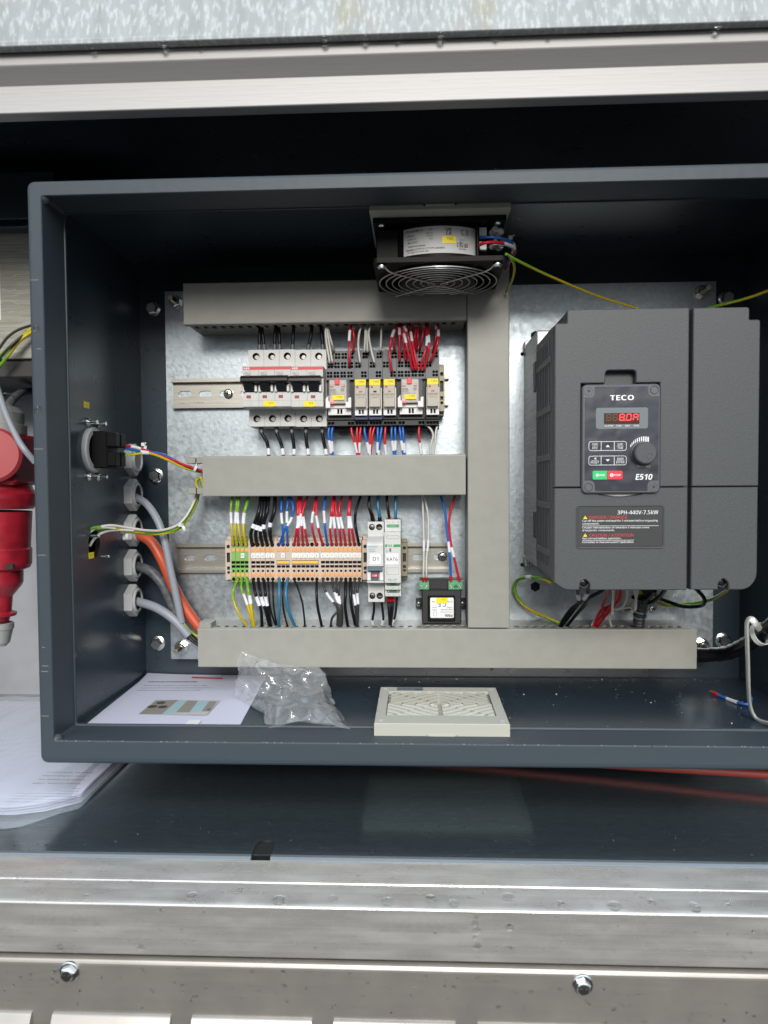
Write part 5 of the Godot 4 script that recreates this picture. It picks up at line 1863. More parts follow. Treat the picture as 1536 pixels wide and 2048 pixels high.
func make_wall_fittings() -> void:
	# glands
	var names_ := ["topmost", "second", "third", "fourth", "lowest"]
	var says := ["topmost grey gland nut on the left wall, empty, behind the socket wires", "grey gland nut on the left wall holding the slim grey cable", "grey gland nut on the left wall holding the thick orange cable", "grey gland nut on the left wall holding the scuffed dark cable", "lowest grey gland nut on the left wall holding the thick grey cable"]
	for k in 5:
		var y: float = [30.6, -10.2, -52.0, -93.0, -133.9][k]
		var z: float = [20.0, 22.0, 24.0, 26.0, 28.2][k]
		var o := thing("cable_gland", says[k], "cable gland", "grey cable gland nuts on the left wall", Vector3(-336, y - 17, z))
		var b := B.new()
		b.prism(hexagon(19.0, Vector2(z, y), PI / 6), -338, -328.6, 1.2, "x")
		part(o, "gland_nut", b, M.gland)
		b = B.new()
		b.lathe([Vector2(14.2, 0), Vector2(14.2, 1.2), Vector2(13.2, 2.4), Vector2(11.4, 2.4), Vector2(11.0, -3)], Vector3(-328.8, y, z), Vector3(1, 0, 0), 28)
		part(o, "gland_collar", b, M.gland)
		b = B.new()
		b.lathe([Vector2(11.2, 0.3), Vector2(0, 0.3)], Vector3(-328.5, y, z), Vector3(1, 0, 0), 20)
		part(o, "gland_bore", b, M.gland_dark if k == 0 else M.hole)
	# wall socket seen from behind
	var o := thing("wall_socket", "black socket insert in a grey round flange on the left wall", "socket", "", Vector3(-336, 8, 120))
	var b := B.new()
	b.lathe([Vector2(23.5, -338), Vector2(23.5, -334.5), Vector2(22, -333), Vector2(17, -333), Vector2(16, -336)], Vector3(0, 38, 121), Vector3(1, 0, 0), 40)
	part(o, "socket_flange", b, M.gland)
	part(o, "socket_insert", bx(-337, -319, 19, 57, 99, 128, 1.0), M.fan_black)
	b = B.new()
	for q in [[21, 36, 100, 112], [41, 55, 100, 112], [21, 36, 115, 127], [41, 55, 115, 127]]:
		b = B.new()
		b.box(-319.4, -310, q[0], q[1], q[2], q[3], 0.8)
		part(o, "contact_block", b, M.fan_black)
	for q in [[66, 109], [66, 131], [10, 109], [10, 131]]:
		screw(o, Vector3(-337.9, q[0], q[1]), Vector3(1, 0, 0), 4.4, M.zinc)
		b = B.new()
		b.lathe([Vector2(2.2, 0), Vector2(2.2, 9), Vector2(0, 9)], Vector3(-336, q[0], q[1]), Vector3(1, 0, 0), 10)
		part(o, "screw_shank", b, M.zinc)
	for q in [[-336, -51, 131.0], [-334, -74, 112.0]]:
		var s := solo("short_stud", bx(0, 1, 0, 1, 0, 1), M.zinc, "tiny zinc stud at the wall opening, %s" % ("upper one" if q[1] > -60 else "lower one"), "stud", "studs at the wall opening")
		s.mesh = null
		b = B.new()
		b.lathe([Vector2(1.7, 0), Vector2(1.7, 8), Vector2(1.2, 9), Vector2(0, 9)], Vector3(q[0], q[1], q[2]), Vector3(1, 0, 0), 10)
		s.position = Vector3(q[0], q[1], q[2]) * MM
		s.mesh = b.done(Vector3(q[0], q[1], q[2]))
		s.set_surface_override_material(0, M.zinc)
	for q in [[83.5, 130.5, "yellow tag on the left wall above the socket"], [-71.5, 127, "yellow tag on the left wall below the opening"]]:
		b = B.new()
		b.box(-338, -337.6, q[0] - 3.2, q[0] + 3.2, q[1] - 6, q[1] + 6)
		var t := solo("yellow_tag", b, M.yellow, q[2], "tag", "yellow tags on the left wall")
		part(t, "print_mark", bx(-337.7, -337.5, q[0] - 1.4, q[0] + 1.2, q[1] - 3, q[1] + 3), M.jumper)


func make_papers() -> void:
	# printed manual on the enclosure floor
	var o := thing("printed_manual", "white printed manual with red heading and machine picture on the enclosure floor", "manual", "", Vector3(-255, -236, 90))
	var bl := Vector3(-327, -235.4, 200)
	var br := Vector3(-173, -235.4, 200)
	var tl := Vector3(-335, -234.6, -18)
	var tr := Vector3(-186, -235.0, -18)
	var b := B.new()
	surface(b, 16, 20, false, func(u: float, v: float):
		var p := bl.lerp(br, u).lerp(tl.lerp(tr, u), v)
		p.y += 0.5 * sin(u * 5.0 + v * 3.0) + 2.6 * maxf(0.0, v - 0.86) * 7.0 * (1.0 - u)
		return p)
	part(o, "paper_sheet", b, M.paper)
	b = B.new()
	b.prism(PackedVector2Array([Vector2(bl.x, bl.z), Vector2(br.x, br.z), Vector2(tr.x - 1, tr.z + 2), Vector2(tl.x + 2, tl.z + 2)]), -236.0, -235.95, 0.0, "y")
	part(o, "paper_sheet", b, M.paper)
	var yy := -234.3
	b = B.new()
	b.poly([Vector3(-276, yy + 0.4, -9), Vector3(-237, yy, -6), Vector3(-237, yy, -1), Vector3(-276, yy + 0.4, -3)], Vector3(0, 1, 0))
	part(o, "red_heading", b, M.ink_red)
	var flat := Vector3(-90, 2, 0)
	txt(o, "Bedienung Anleitung Modell 2000", -322, -264, yy + 0.3 - 1.6, yy + 0.3 + 1.6, 14, M.ink, true, flat)
	for q in [["Betriebsanleitung mit Schaltplan und Wartung der Anlage 4. Ausgabe", -321, -246, 30.0], ["Operating instructions with circuit diagrams and maintenance of the unit", -321, -237, 40.0], ["Notice d'utilisation avec schemas electriques et entretien", -321, -248, 50.0]]:
		txt(o, q[0], q[1], q[2], yy + 0.2 - 1.3, yy + 0.2 + 1.3, q[3], M.ink_grey, false, flat)
	var cols := [[-287, 137.5, -286, 90, -262, 87, -263, 137, "photo_grey"], [-262, 137, -261, 87.5, -252.5, 88.5, -251, 131.2, "photo_blue"], [-250.4, 131, -251.6, 89, -239.4, 90, -236.4, 130.6, "photo_grey"], [-235.8, 130.6, -238.6, 90, -227.4, 90.8, -225.4, 127.4, "photo_blue"], [-224.8, 127.2, -226.8, 91, -218, 91, -216.3, 126.8, "photo_grey"]]
	var pic := part(o, "machine_picture", bx(-287.5, -216, yy - 0.2, yy - 0.1, 86.5, 137.8), M.label_silver)
	for q in cols:
		b = B.new()
		b.poly([Vector3(q[0], yy, q[1]), Vector3(q[2], yy, q[3]), Vector3(q[4], yy, q[5]), Vector3(q[6], yy, q[7])], Vector3(0, 1, 0))
		part(pic, "picture_panel", b, M[q[8]])
	for q in [[-277.5, 98.3, 5.0], [-282, 111.9, 5.2], [-270.5, 112.8, 5.2], [-219, 120, 2.2]]:
		b = B.new()
		b.lathe([Vector2(q[2], 0.1), Vector2(q[2] * 0.5, 0.12), Vector2(0, 0.12)], Vector3(q[0], yy, q[1]), Vector3(0, 1, 0), 16)
		part(pic, "picture_wheel", b, M.photo_dark)
	b = B.new()
	b.prism(rr(-229, -216, 155, 170, 4.0), yy - 0.6, yy + 0.2, 0.0, "y")
	part(o, "paper_scrap", b, M.label_white)
	# paper stack in a clear sleeve outside at lower left
	o = thing("document_sleeve", "stack of white documents in a clear plastic sleeve on the shelf at lower left", "documents", "", Vector3(-450, -292, 95))
	for k in 5:
		b = B.new()
		var dx := k * 0.5 + 9.0
		var up := 1.6 + k * 1.3
		surface(b, 14, 18, false, func(u: float, v: float):
			var x := -640.0 + u * (338.0 - dx)
			var z := lerpf(262.0 - dx * 2.0 + 8.0 * sin(u * 3.0), -76.0 + k, v)
			z -= maxf(0.0, u - 0.9) * (1.0 - v) * 260.0 * (1.0 - v)
			var y := -291.6 + up + 1.6 * sin(u * 4.0 + k) * (1.0 - v) - maxf(0.0, 0.08 - v) * 30.0 * (k / 4.0)
			return Vector3(x, y, z))
		part(o, "document_sheet", b, M.paper)
	b = B.new()
	surface(b, 30, 26, true, func(u: float, v: float):
		var x := -650.0 + u * 343.0
		var z := lerpf(274.0, -80.0, v)
		z -= maxf(0.0, u - 0.88) * (1.0 - v) * 330.0 * (1.0 - v)
		var edge_: float = minf(1.0, minf(v * 12.0, (1.0 - u) * 16.0))
		var y := -291.0 + edge_ * (10.2 + 1.2 * sin(u * 21.0 + v * 9.0) * (1.0 - v)) + 0.9 * sin(u * 47.0 + v * 17.0 + 2.0 * sin(v * 13.0))
		return Vector3(x, y, z))
	part(o, "clear_sleeve", b, M.sleeve_film)
	var g := Vector3(-90, 0, 0)
	for k in 4:
		txt(o, ["3 x 400 V 50 Hz   Anschluss", "Klemmenplan Blatt 1", "Pos. Benennung Anzahl", "gepr. Datum Name"][k], -368, -322, -283.0 - 1.6, -283.0 + 1.6, 170 + k * 9, M.ink_grey, false, g)
	b = B.new()
	for k in 6:
		b.box(-372, -318 + k * 2, -283.9, -283.8, 206 + k * 6.0, 206.4 + k * 6.0)
	part(o, "printed_rule", b, M.ink_grey)


func make_bag() -> void:
	var o := thing("plastic_bag", "crumpled clear plastic bag leaning against the bottom trunking", "plastic bag", "", Vector3(-130, -236, 120))
	var net := [
		[Vector3(-197, -185, 72), Vector3(-166, -194, 76), Vector3(-140, -200, 74), Vector3(-108, -203, 68)],
		[Vector3(-198, -208, 80), Vector3(-166, -206, 98), Vector3(-134, -206, 96), Vector3(-98, -214, 84)],
		[Vector3(-202, -232, 76), Vector3(-156, -229, 108), Vector3(-122, -215, 112), Vector3(-94, -228, 90)],
		[Vector3(-162, -234, 130), Vector3(-140, -222, 140), Vector3(-108, -221, 138), Vector3(-84, -234, 119)],
		[Vector3(-144, -234.5, 189), Vector3(-116, -226, 187), Vector3(-90, -227, 188), Vector3(-60, -234.5, 189)]]
	var f := FastNoiseLite.new()
	f.seed = 12
	f.noise_type = FastNoiseLite.TYPE_SIMPLEX
	f.fractal_type = FastNoiseLite.FRACTAL_RIDGED
	f.fractal_octaves = 2
	f.frequency = 0.014
	for layer in 2:
		var b := B.new()
		surface(b, 64, 84, false, func(u: float, v: float):
			var rows := []
			for r in net:
				var c := u * 3.0
				var i := mini(int(c), 2)
				rows.append((r[i] as Vector3).cubic_interpolate(r[i + 1], r[maxi(i - 1, 0)], r[mini(i + 2, 3)], c - i))
			var c2 := v * 4.0
			var j := mini(int(c2), 3)
			var p: Vector3 = rows[j].cubic_interpolate(rows[j + 1], rows[maxi(j - 1, 0)], rows[mini(j + 2, 4)], c2 - j)
			var rim: float = clampf(minf(minf(u, 1 - u) * 7.0, minf(v, 1 - v) * 9.0), 0.0, 1.0)
			var k := f.get_noise_3d(p.x * 1.2 + layer * 90.0, p.y * 1.6, p.z * 0.8)
			var dir := Vector3(0, 0.75, 0.65)
			var k2 := 1.0 - absf(f.get_noise_3d(p.x * 3.4 + 40.0, p.y * 3.0, p.z * 2.2 + layer * 50.0))
			p += dir * (k * 11.0 * (0.3 + 0.7 * rim) + k2 * 1.2 + (6.0 * rim if layer == 0 else -2.0 * rim))
			p += Vector3(f.get_noise_2d(p.y * 2.0, p.z * 2.0), 0, 0) * 2.5
			p.y = maxf(p.y, -235.6 + layer * 0.2)
			return p)
		part(o, "film_layer", b, M.bag)


func drop(p: Vector3, dir: Vector3, r: float, flatness: float, label: String) -> void:
	var b := B.new()
	var prof := []
	for k in 6:
		var a := k * PI / 10
		prof.append(Vector2(cos(a) * r, sin(a) * r * flatness))
	b.lathe(prof, p, dir, 14)
	var back := Vector3.ZERO
	for i in range(0, b.v.size()):
		back += Vector3.ZERO
	b.lathe([Vector2(0.0, 0.0), Vector2(r, 0.0)], p, dir, 14)
	solo("water_drop", b, M.water, label, "water drop", "water drops on the aluminium and the lid")


func make_drops() -> void:
	# single drops that show as such
	for k in 10:
		var x: float = [-226.0, -175.0, -150.0, -62.0, -34.0, -12.0, 18.0, 56.0, 92.0, 205.0][k]
		drop(Vector3(x * 1.19, 366.8, 259), Vector3(0, -1, 0.15), 2.5 + 0.8 * sin(k * 2.3), 1.15, "water drop hanging from the lid edge, number %s from the left" % ["one", "two", "three", "four", "five", "six", "seven", "eight", "nine", "ten"][k])
	for k in 14:
		var x: float = [-236.0, -160.0, -128.0, -98.0, -60.0, -22.0, 8.0, 24.0, 62.0, 98.0, 134.0, 160.0, 188.0, 212.0][k]
		var z: float = [374.0, 373.0, 366.0, 374.5, 372.0, 374.0, 371.0, 374.5, 368.0, 373.5, 374.0, 370.0, 374.0, 372.0][k]
		drop(Vector3(x, -291.05 + (377.0 - z) * 0.2326, z), Vector3(0, 0.974, 0.226), 2.4 + 2.4 * absf(sin(k * 1.7)), 0.42, "flat water drop on the lower profile near its front edge, %s along" % ORDER[k])
	for k in 10:
		var q: Array = [[39.0, -297.0], [38.4, -301.0], [39.6, -306.0], [38.0, -311.0], [40.0, -317.0], [62.0, -303.0], [62.0, -318.0], [-252.0, -324.0], [-195.0, -323.0], [-180.0, -296.0]][k]
		drop(Vector3(q[0], q[1], 379.9), Vector3(0, -0.1, 1), 1.7 + 1.1 * absf(sin(k * 2.1)), 0.5, "water drop on the front face of the lower profile, %s" % ["topmost of the trail", "second of the trail", "third of the trail", "fourth of the trail", "lowest of the trail", "upper one right of the trail", "lower one right of the trail", "at far left low down", "left low down", "left near the top edge"][k])
	var fine := B.new()
	for k in 700:
		var r := 0.35 + 1.5 * pow(rng.randf(), 3.0)
		var x := rng.randf_range(-330, 300)
		if k % 3 == 0:
			var zd := rng.randf_range(340, 376)
			fine.lathe([Vector2(r, 0), Vector2(r * 0.7, r * 0.3), Vector2(0, r * 0.42)], Vector3(x, -291.1 + (377.0 - zd) * 0.2326, zd), Vector3(0, 0.974, 0.226), 7)
		elif k % 3 == 1:
			fine.lathe([Vector2(r, 0), Vector2(r * 0.7, r * 0.3), Vector2(0, r * 0.42)], Vector3(x, rng.randf_range(-372, -340), 375.95), Vector3(0, 0, 1), 7)
		else:
			fine.lathe([Vector2(r * 0.7, 0), Vector2(r * 0.5, r * 0.3), Vector2(0, r * 0.4)], Vector3(x, -292.05, rng.randf_range(250, 308)), Vector3(0, 1, 0), 7)
	for k in 60:
		var r := 0.5 + 1.3 * pow(rng.randf(), 2.0)
		fine.lathe([Vector2(r * 0.7, 0), Vector2(r * 0.6, r * 0.35), Vector2(0, r * 0.45)], Vector3(rng.randf_range(-320, 300), rng.randf_range(-326, -293), 379.95), Vector3(0, 0, 1), 9)
	solo("fine_droplets", fine, M.water, "fine rain droplets scattered over the lower metal sheets", "droplets", "", "stuff")
	var dust := B.new()
	for k in 170:
		var s := rng.randf_range(0.15, 0.5) if k % 14 else rng.randf_range(0.8, 1.3)
		var x := rng.randf_range(-60, 380)
		var z := rng.randf_range(-18, 190)
		if k < 60:
			z = rng.randf_range(-20, -8)
		dust.box(x, x + s, -235.95, -235.7 + s * 0.2, z, z + s * 0.7)
	solo("swarf_specks", dust, M.label_white, "white specks of swarf and dust on the enclosure floor", "dust", "", "stuff")


func make_cable_ties() -> void:
	for q in [[Vector3(-298.6, 40.4, 78), Vector3(0.8, -0.35, -0.5), 3.6, "white cable tie round the socket wires near the gland"], [Vector3(-250.5, 19.6, 50), Vector3(0.85, -0.4, -0.3), 3.6, "white cable tie round the socket wires near the trunking"], [Vector3(-316.5, -54.0, 90), Vector3(0.7, -0.1, -0.6), 3.8, "white cable tie round the wires by the third gland"], [Vector3(-264.0, -48.4, 52), Vector3(0.8, 0.4, -0.3), 3.8, "white cable tie round the rising green wire"], [Vector3(88.0, 238.0, 138), Vector3(0.2, -0.9, -0.4), 4.0, "white cable tie round the fan wires"], [Vector3(335.5, -149.5, 142), Vector3(0.45, 0.45, 0.75), 10.2, "large white cable tie round the black wrapped loom"]]:
		var o := thing("cable_tie", q[3], "cable tie", "white cable ties", q[0] - Vector3(0, q[2], 0))
		var d: Vector3 = (q[1] as Vector3).normalized()
		var u := d.cross(Vector3(0, 0, 1)).normalized()
		var w2 := d.cross(u)
		var b := B.new()
		var wd: float = 1.4 if q[2] < 6.0 else 2.4
		b.lathe([Vector2(q[2], -wd), Vector2(q[2] + 0.9, -wd), Vector2(q[2] + 0.9, wd), Vector2(q[2], wd), Vector2(q[2], -wd)], q[0], d, 26)
		part(o, "band", b, M.tie)
		b = B.new()
		var c: Vector3 = q[0] + (w2 * 0.5 - u * 0.6 + Vector3(0, 0, 0.6)).normalized() * (q[2] + 1.6)
		b.box(c.x - 2.2, c.x + 2.2, c.y - 1.9, c.y + 1.9, c.z - 1.6, c.z + 1.8, 0.4)
		part(o, "tie_head", b, M.tie)
		b = B.new()
		b.tube(PackedVector3Array([c, c + Vector3(3.5, 1.5, 3)]), 0.9, 6)
		part(o, "tail", b, M.tie)


func make_electrics() -> void:
	trunking("top_trunking", -257, 55, 178.2, 224, 62, false, "uppermost horizontal grey cable trunking behind the fan")
	trunking("middle_trunking", -238.6, 53.6, -12.2, 32.8, 62, false, "middle horizontal grey cable trunking between relays and terminals")
	trunking("bottom_trunking", -247, 304.6, -204.4, -160.2, 62, false, "long lowest grey cable trunking under terminals and drive")
	trunking("upright_trunking", 55.6, 101.4, -158.4, 236, 64, true, "upright grey cable trunking left of the drive")
	var i := 0
	for q in [[-258.0, 25.0], [-258.0, -9.4]]:
		var o := thing("trunking_finger", ["upper bare trunking finger jutting left of the middle trunking", "lower bare trunking finger jutting left of the middle trunking"][i], "trunking finger", "fingers left of the middle trunking", Vector3(-248, q[1], 40))
		part(o, "finger", bx(q[0], q[0] + 9.6, q[1], q[1] + 7.2, 30, 56, 0.6), M.duct)
		part(o, "finger", bx(q[0] + 10.6, -238.2, q[1], q[1] + 7.2, 30, 56, 0.6), M.duct)
		i += 1
	var k1 := thing("trunking_finger", "short bare finger at the left end of the lowest trunking", "trunking finger", "", Vector3(-241, -162, 40))
	part(k1, "finger", bx(-247, -233, -161.8, -154.4, 36, 58, 0.8), M.duct)
	var r1 := din_rail(-290.4, 38, 109.6, -284.0, "upper perforated rail carrying breakers and relays")
	screw(r1, Vector3(-223.6, 109.2, 1.6), Vector3(0, 0, 1), 5.6, M.zinc, "rail_screw")
	for q in [["23", -262.0, -254.0, 94.6, 99.8], ["01", -284.0, -277.0, 94.8, 99.2]]:
		txt(r1, q[0], q[1], q[2], q[3], q[4], 1.5, M.olive)
	var r2 := din_rail(-288.6, 37.4, -86.5, -280.6, "lower perforated rail carrying terminals and slim modules")
	screw(r2, Vector3(30, -85.6, 1.6), Vector3(0, 0, 1), 5.6, M.zinc, "rail_screw")
	for q in [["23", -251.0, -243.0, -101.6, -96.4], ["22", -246.0, -239.6, -76.8, -72.6], ["23", 2.0, 9.0, -101.6, -97.0]]:
		txt(r2, q[0], q[1], q[2], q[3], q[4], 1.5, M.olive)
	breaker(-189.4, 3, "1F1", "three pole white circuit breaker with yellow tag 1F1", -167.0)
	breaker(-136.15, 2, "1F2", "two pole white circuit breaker with yellow tag 1F2", -122.8)
	wide_relay(-101.0, "11K2", "wide relay with clear cover next to the breakers, tagged 11K2")
	narrow_relay(-69.4, "10K4", "narrow beige relay tagged 10K4 right of the first wide relay", [9.8, 2.2, 9.4], true)
	narrow_relay(-53.5, "10K2", "middle narrow beige relay with the dark window, tagged 10K2", [10.0, 2.6, 9.8], true)
	narrow_relay(-37.6, "10K3", "narrow beige relay left of the second wide relay, tagged 10K3", [11.0, 1.8, 10.2], false)
	wide_relay(-21.7, "11K3", "wide relay with clear cover in the right half of the row, tagged 11K3")
	narrow_relay(10.0, "11K4", "rightmost narrow beige relay tagged 11K4 beside the end stop", [9.6, 2.4, 9.4], false)
	# end stops
	for q in [[25.9, 31.9, 79.0, 137.2, 30.0, "clamp", "brown grey end stop right of the relays on the upper rail"], [-222.0, -214.8, -113.0, -59.4, 33.0, "terminal", "beige end stop left of the green terminals"], [-63.0, -56.4, -113.2, -59.8, 33.0, "terminal", "beige end stop between terminal 17 and the breaker tagged D1"], [-18.2, -11.3, -109.8, -63.6, 28.0, "olive", "olive brown end stop right of the relay tagged KAT6"]]:
		var o := thing("end_stop", q[6], "end stop", "rail end stops", Vector3((q[0] + q[1]) / 2, q[2], 0))
		var b := B.new()
		var dark := B.new()
		var c: float = (q[0] + q[1]) / 2
		var hgt: float = q[3] - q[2]
		b.holed(q[0], q[1], q[2] + 4, q[3] - 4, 6, q[4], [[q[2] + hgt * 0.2, q[2] + hgt * 0.26, [[c - 1.7, c + 1.7, "c"]]], [q[2] + hgt * 0.29, q[2] + hgt * 0.36, [[c - 1.7, c + 1.7, "r"]]], [q[2] + hgt * 0.45, q[2] + hgt * 0.66, [[c - 1.9, c + 1.9, "r"]]], [q[2] + hgt * 0.75, q[2] + hgt * 0.83, [[c - 2.0, c + 2.0, "c"]]]], 4.0, dark)
		b.box(q[0] + 0.2, q[1] - 0.2, q[2], q[2] + 4, 6, q[4] - 8, 0.4)
		b.box(q[0] + 0.2, q[1] - 0.2, q[3] - 4, q[3], 6, q[4] - 8, 0.4)
		part(o, "stop_body", b, M[q[5]])
		part(o, "stop_recess", dark, M.black_soft)
	# terminals
	var green := terminal("earth_terminal", 5.15, M.terminal_green, "first green earth terminal, beside the end stop")
	green.position = Vector3(-211.3, 0, 0) * MM
	var says := ["second green earth terminal, yellow wire on top", "third green earth terminal, carrying the PE marker", "fourth green earth terminal, thick green wire on top"]
	for k in 3:
		var c := copy(green, Vector3([-206.0, -200.9, -195.8][k], 0, 0), says[k], "earth_terminal")
		c.set_meta("group", "green earth terminals")
		if k == 1:
			plate_tag(c, -202.6, -198.4, "PE")
	green.set_meta("group", "green earth terminals")
	var wide := terminal("feed_terminal", 5.45, M.terminal, "beige terminal marked L one")
	var slim := terminal("feed_terminal", 5.15, M.terminal, "beige terminal of the N group, leftmost")
	wide.position = Vector3(-188.1, 0, 0) * MM
	for k in 4:
		copy(wide, Vector3([-182.7, -177.2, -171.5, -165.9][k], 0, 0), "beige terminal marked %s" % ["L two", "L three", "one", "two"][k], "feed_terminal")
	slim.position = Vector3(-158.6, 0, 0) * MM
	var nt := [copy(slim, Vector3(-153.6, 0, 0), "beige terminal marked N", "feed_terminal"), copy(slim, Vector3(-148.4, 0, 0), "beige terminal of the N group, rightmost", "feed_terminal")]
	plate_tag(nt[0], -155.8, -151.6, "N")
	for k in 15:
		var x := -141.0 + k * 5.2 if k < 6 else -107.8 + (k - 6) * 5.21
		var c := copy(slim, Vector3(x, 0, 0), "beige terminal marked %s" % WORDS[k + 3], "feed_terminal")
		plate_tag(c, x - 2.5, x + 2.5, str(k + 3))
	for k in 5:
		var x: float = [-188.1, -182.7, -177.2, -171.5, -165.9][k]
		for c in get_children():
			if c.has_meta("label") and c.get_meta("label") == "beige terminal marked %s" % ["L one", "L two", "L three", "one", "two"][k]:
				if not c.has_node("marker_plate"):
					plate_tag(c, x - 2.6, x + 2.6, ["L1", "L2", "L3", "1", "2"][k])
	for q in [[-192.4, "thin beige end plate right of the green terminals"], [-162.4, "thin beige end plate right of terminal 2"], [-144.7, "thin beige end plate right of the N terminals"], [-111.4, "thin beige end plate between terminals 8 and 9"]]:
		var b := B.new()
		b.prism(soft([8, -113.4, 0, 34, -113.4, 3, 38.6, -108, 1, 38.6, -65, 1, 34, -59.8, 3, 8, -59.8, 0]), q[0] - 1.3, q[0] + 1.3, 0.0, "x")
		solo("terminal_end_plate", b, M.terminal, q[1], "end plate", "beige terminal end plates")
	for q in [[-160.8, -146.2, "short yellow jumper bar across the N terminals"], [-143.2, -113.0, "long yellow jumper bar across terminals 3 to 8"]]:
		var b := bx(q[0], q[1], -90.2, -86.8, 33, 39.4, 0.4)
		var o := solo("jumper_bar", b, M.jumper, q[2], "jumper", "yellow jumper bars")
		part(o, "bar_rim", bx(q[0] - 0.5, q[1] + 0.5, -90.9, -86.2, 33, 38.4), M.black_soft)
	small_modules()
	make_transformer()
	make_drive()
	# grey hose with its clamp below the drive
	var o := thing("conduit_hose", "ribbed dark grey hose rising from the bottom trunking to the drive", "hose", "", Vector3(244.5, -162, 50))
	var hb := B.new()
	hb.tube(smooth_path([244.5, -172, 50, 244.3, -155, 54, 243.8, -140, 62, 243.5, -118, 80, 243.5, -98, 96], 14), 6.0, 18, 5)
	part(o, "hose", hb, M.sheath)
	hb = B.new()
	hb.lathe([Vector2(6.8, -1.2), Vector2(7.4, -1), Vector2(7.4, 1), Vector2(6.8, 1.2)], Vector3(243.8, -139, 63), Vector3(0, 0.9, 0.4), 20)
	hb.lathe([Vector2(6.8, -1.2), Vector2(7.4, -1), Vector2(7.4, 1), Vector2(6.8, 1.2)], Vector3(244.0, -146, 59), Vector3(0, 0.9, 0.4), 20)
	part(o, "hose_clamp", hb, M.zinc)
	o = thing("hose_bracket", "small zinc bracket with two screws behind the ribbed hose", "bracket", "", Vector3(259, -154, 0))
	part(o, "bracket_plate", bx(238, 281, -154, -141, 0.4, 2.2, 0.3), M.galvanised)
	screw(o, Vector3(246.6, -147.6, 2.2), Vector3(0, 0, 1), 4.4, M.zinc)
	screw(o, Vector3(274.9, -147.6, 2.2), Vector3(0, 0, 1), 4.4, M.zinc)
	stud(-285, 218.3, "threaded stud with nut at the upper left of the mounting plate")
	stud(-285.6, -195.4, "threaded stud with nut at the lower left of the mounting plate")
	stud(329, 218.8, "threaded stud with nut at the upper right of the mounting plate")
	stud(333, -191, "threaded stud with nut peeking out right of the bottom trunking")
	hex_bolt(-321, 216.2, 0.2, "hexagon bolt in the back wall at upper left")
	hex_bolt(-321.5, 12.6, 0.5, "hexagon bolt in the back wall beside the top glands")
	hex_bolt(-322.8, -195.4, 0.1, "hexagon bolt in the back wall at lower left")
	hex_bolt(366, 217, 0.4, "hexagon bolt in the back wall at upper right")
	hex_bolt(366.5, -190, 0.3, "hexagon bolt in the back wall at lower right, above the loom")


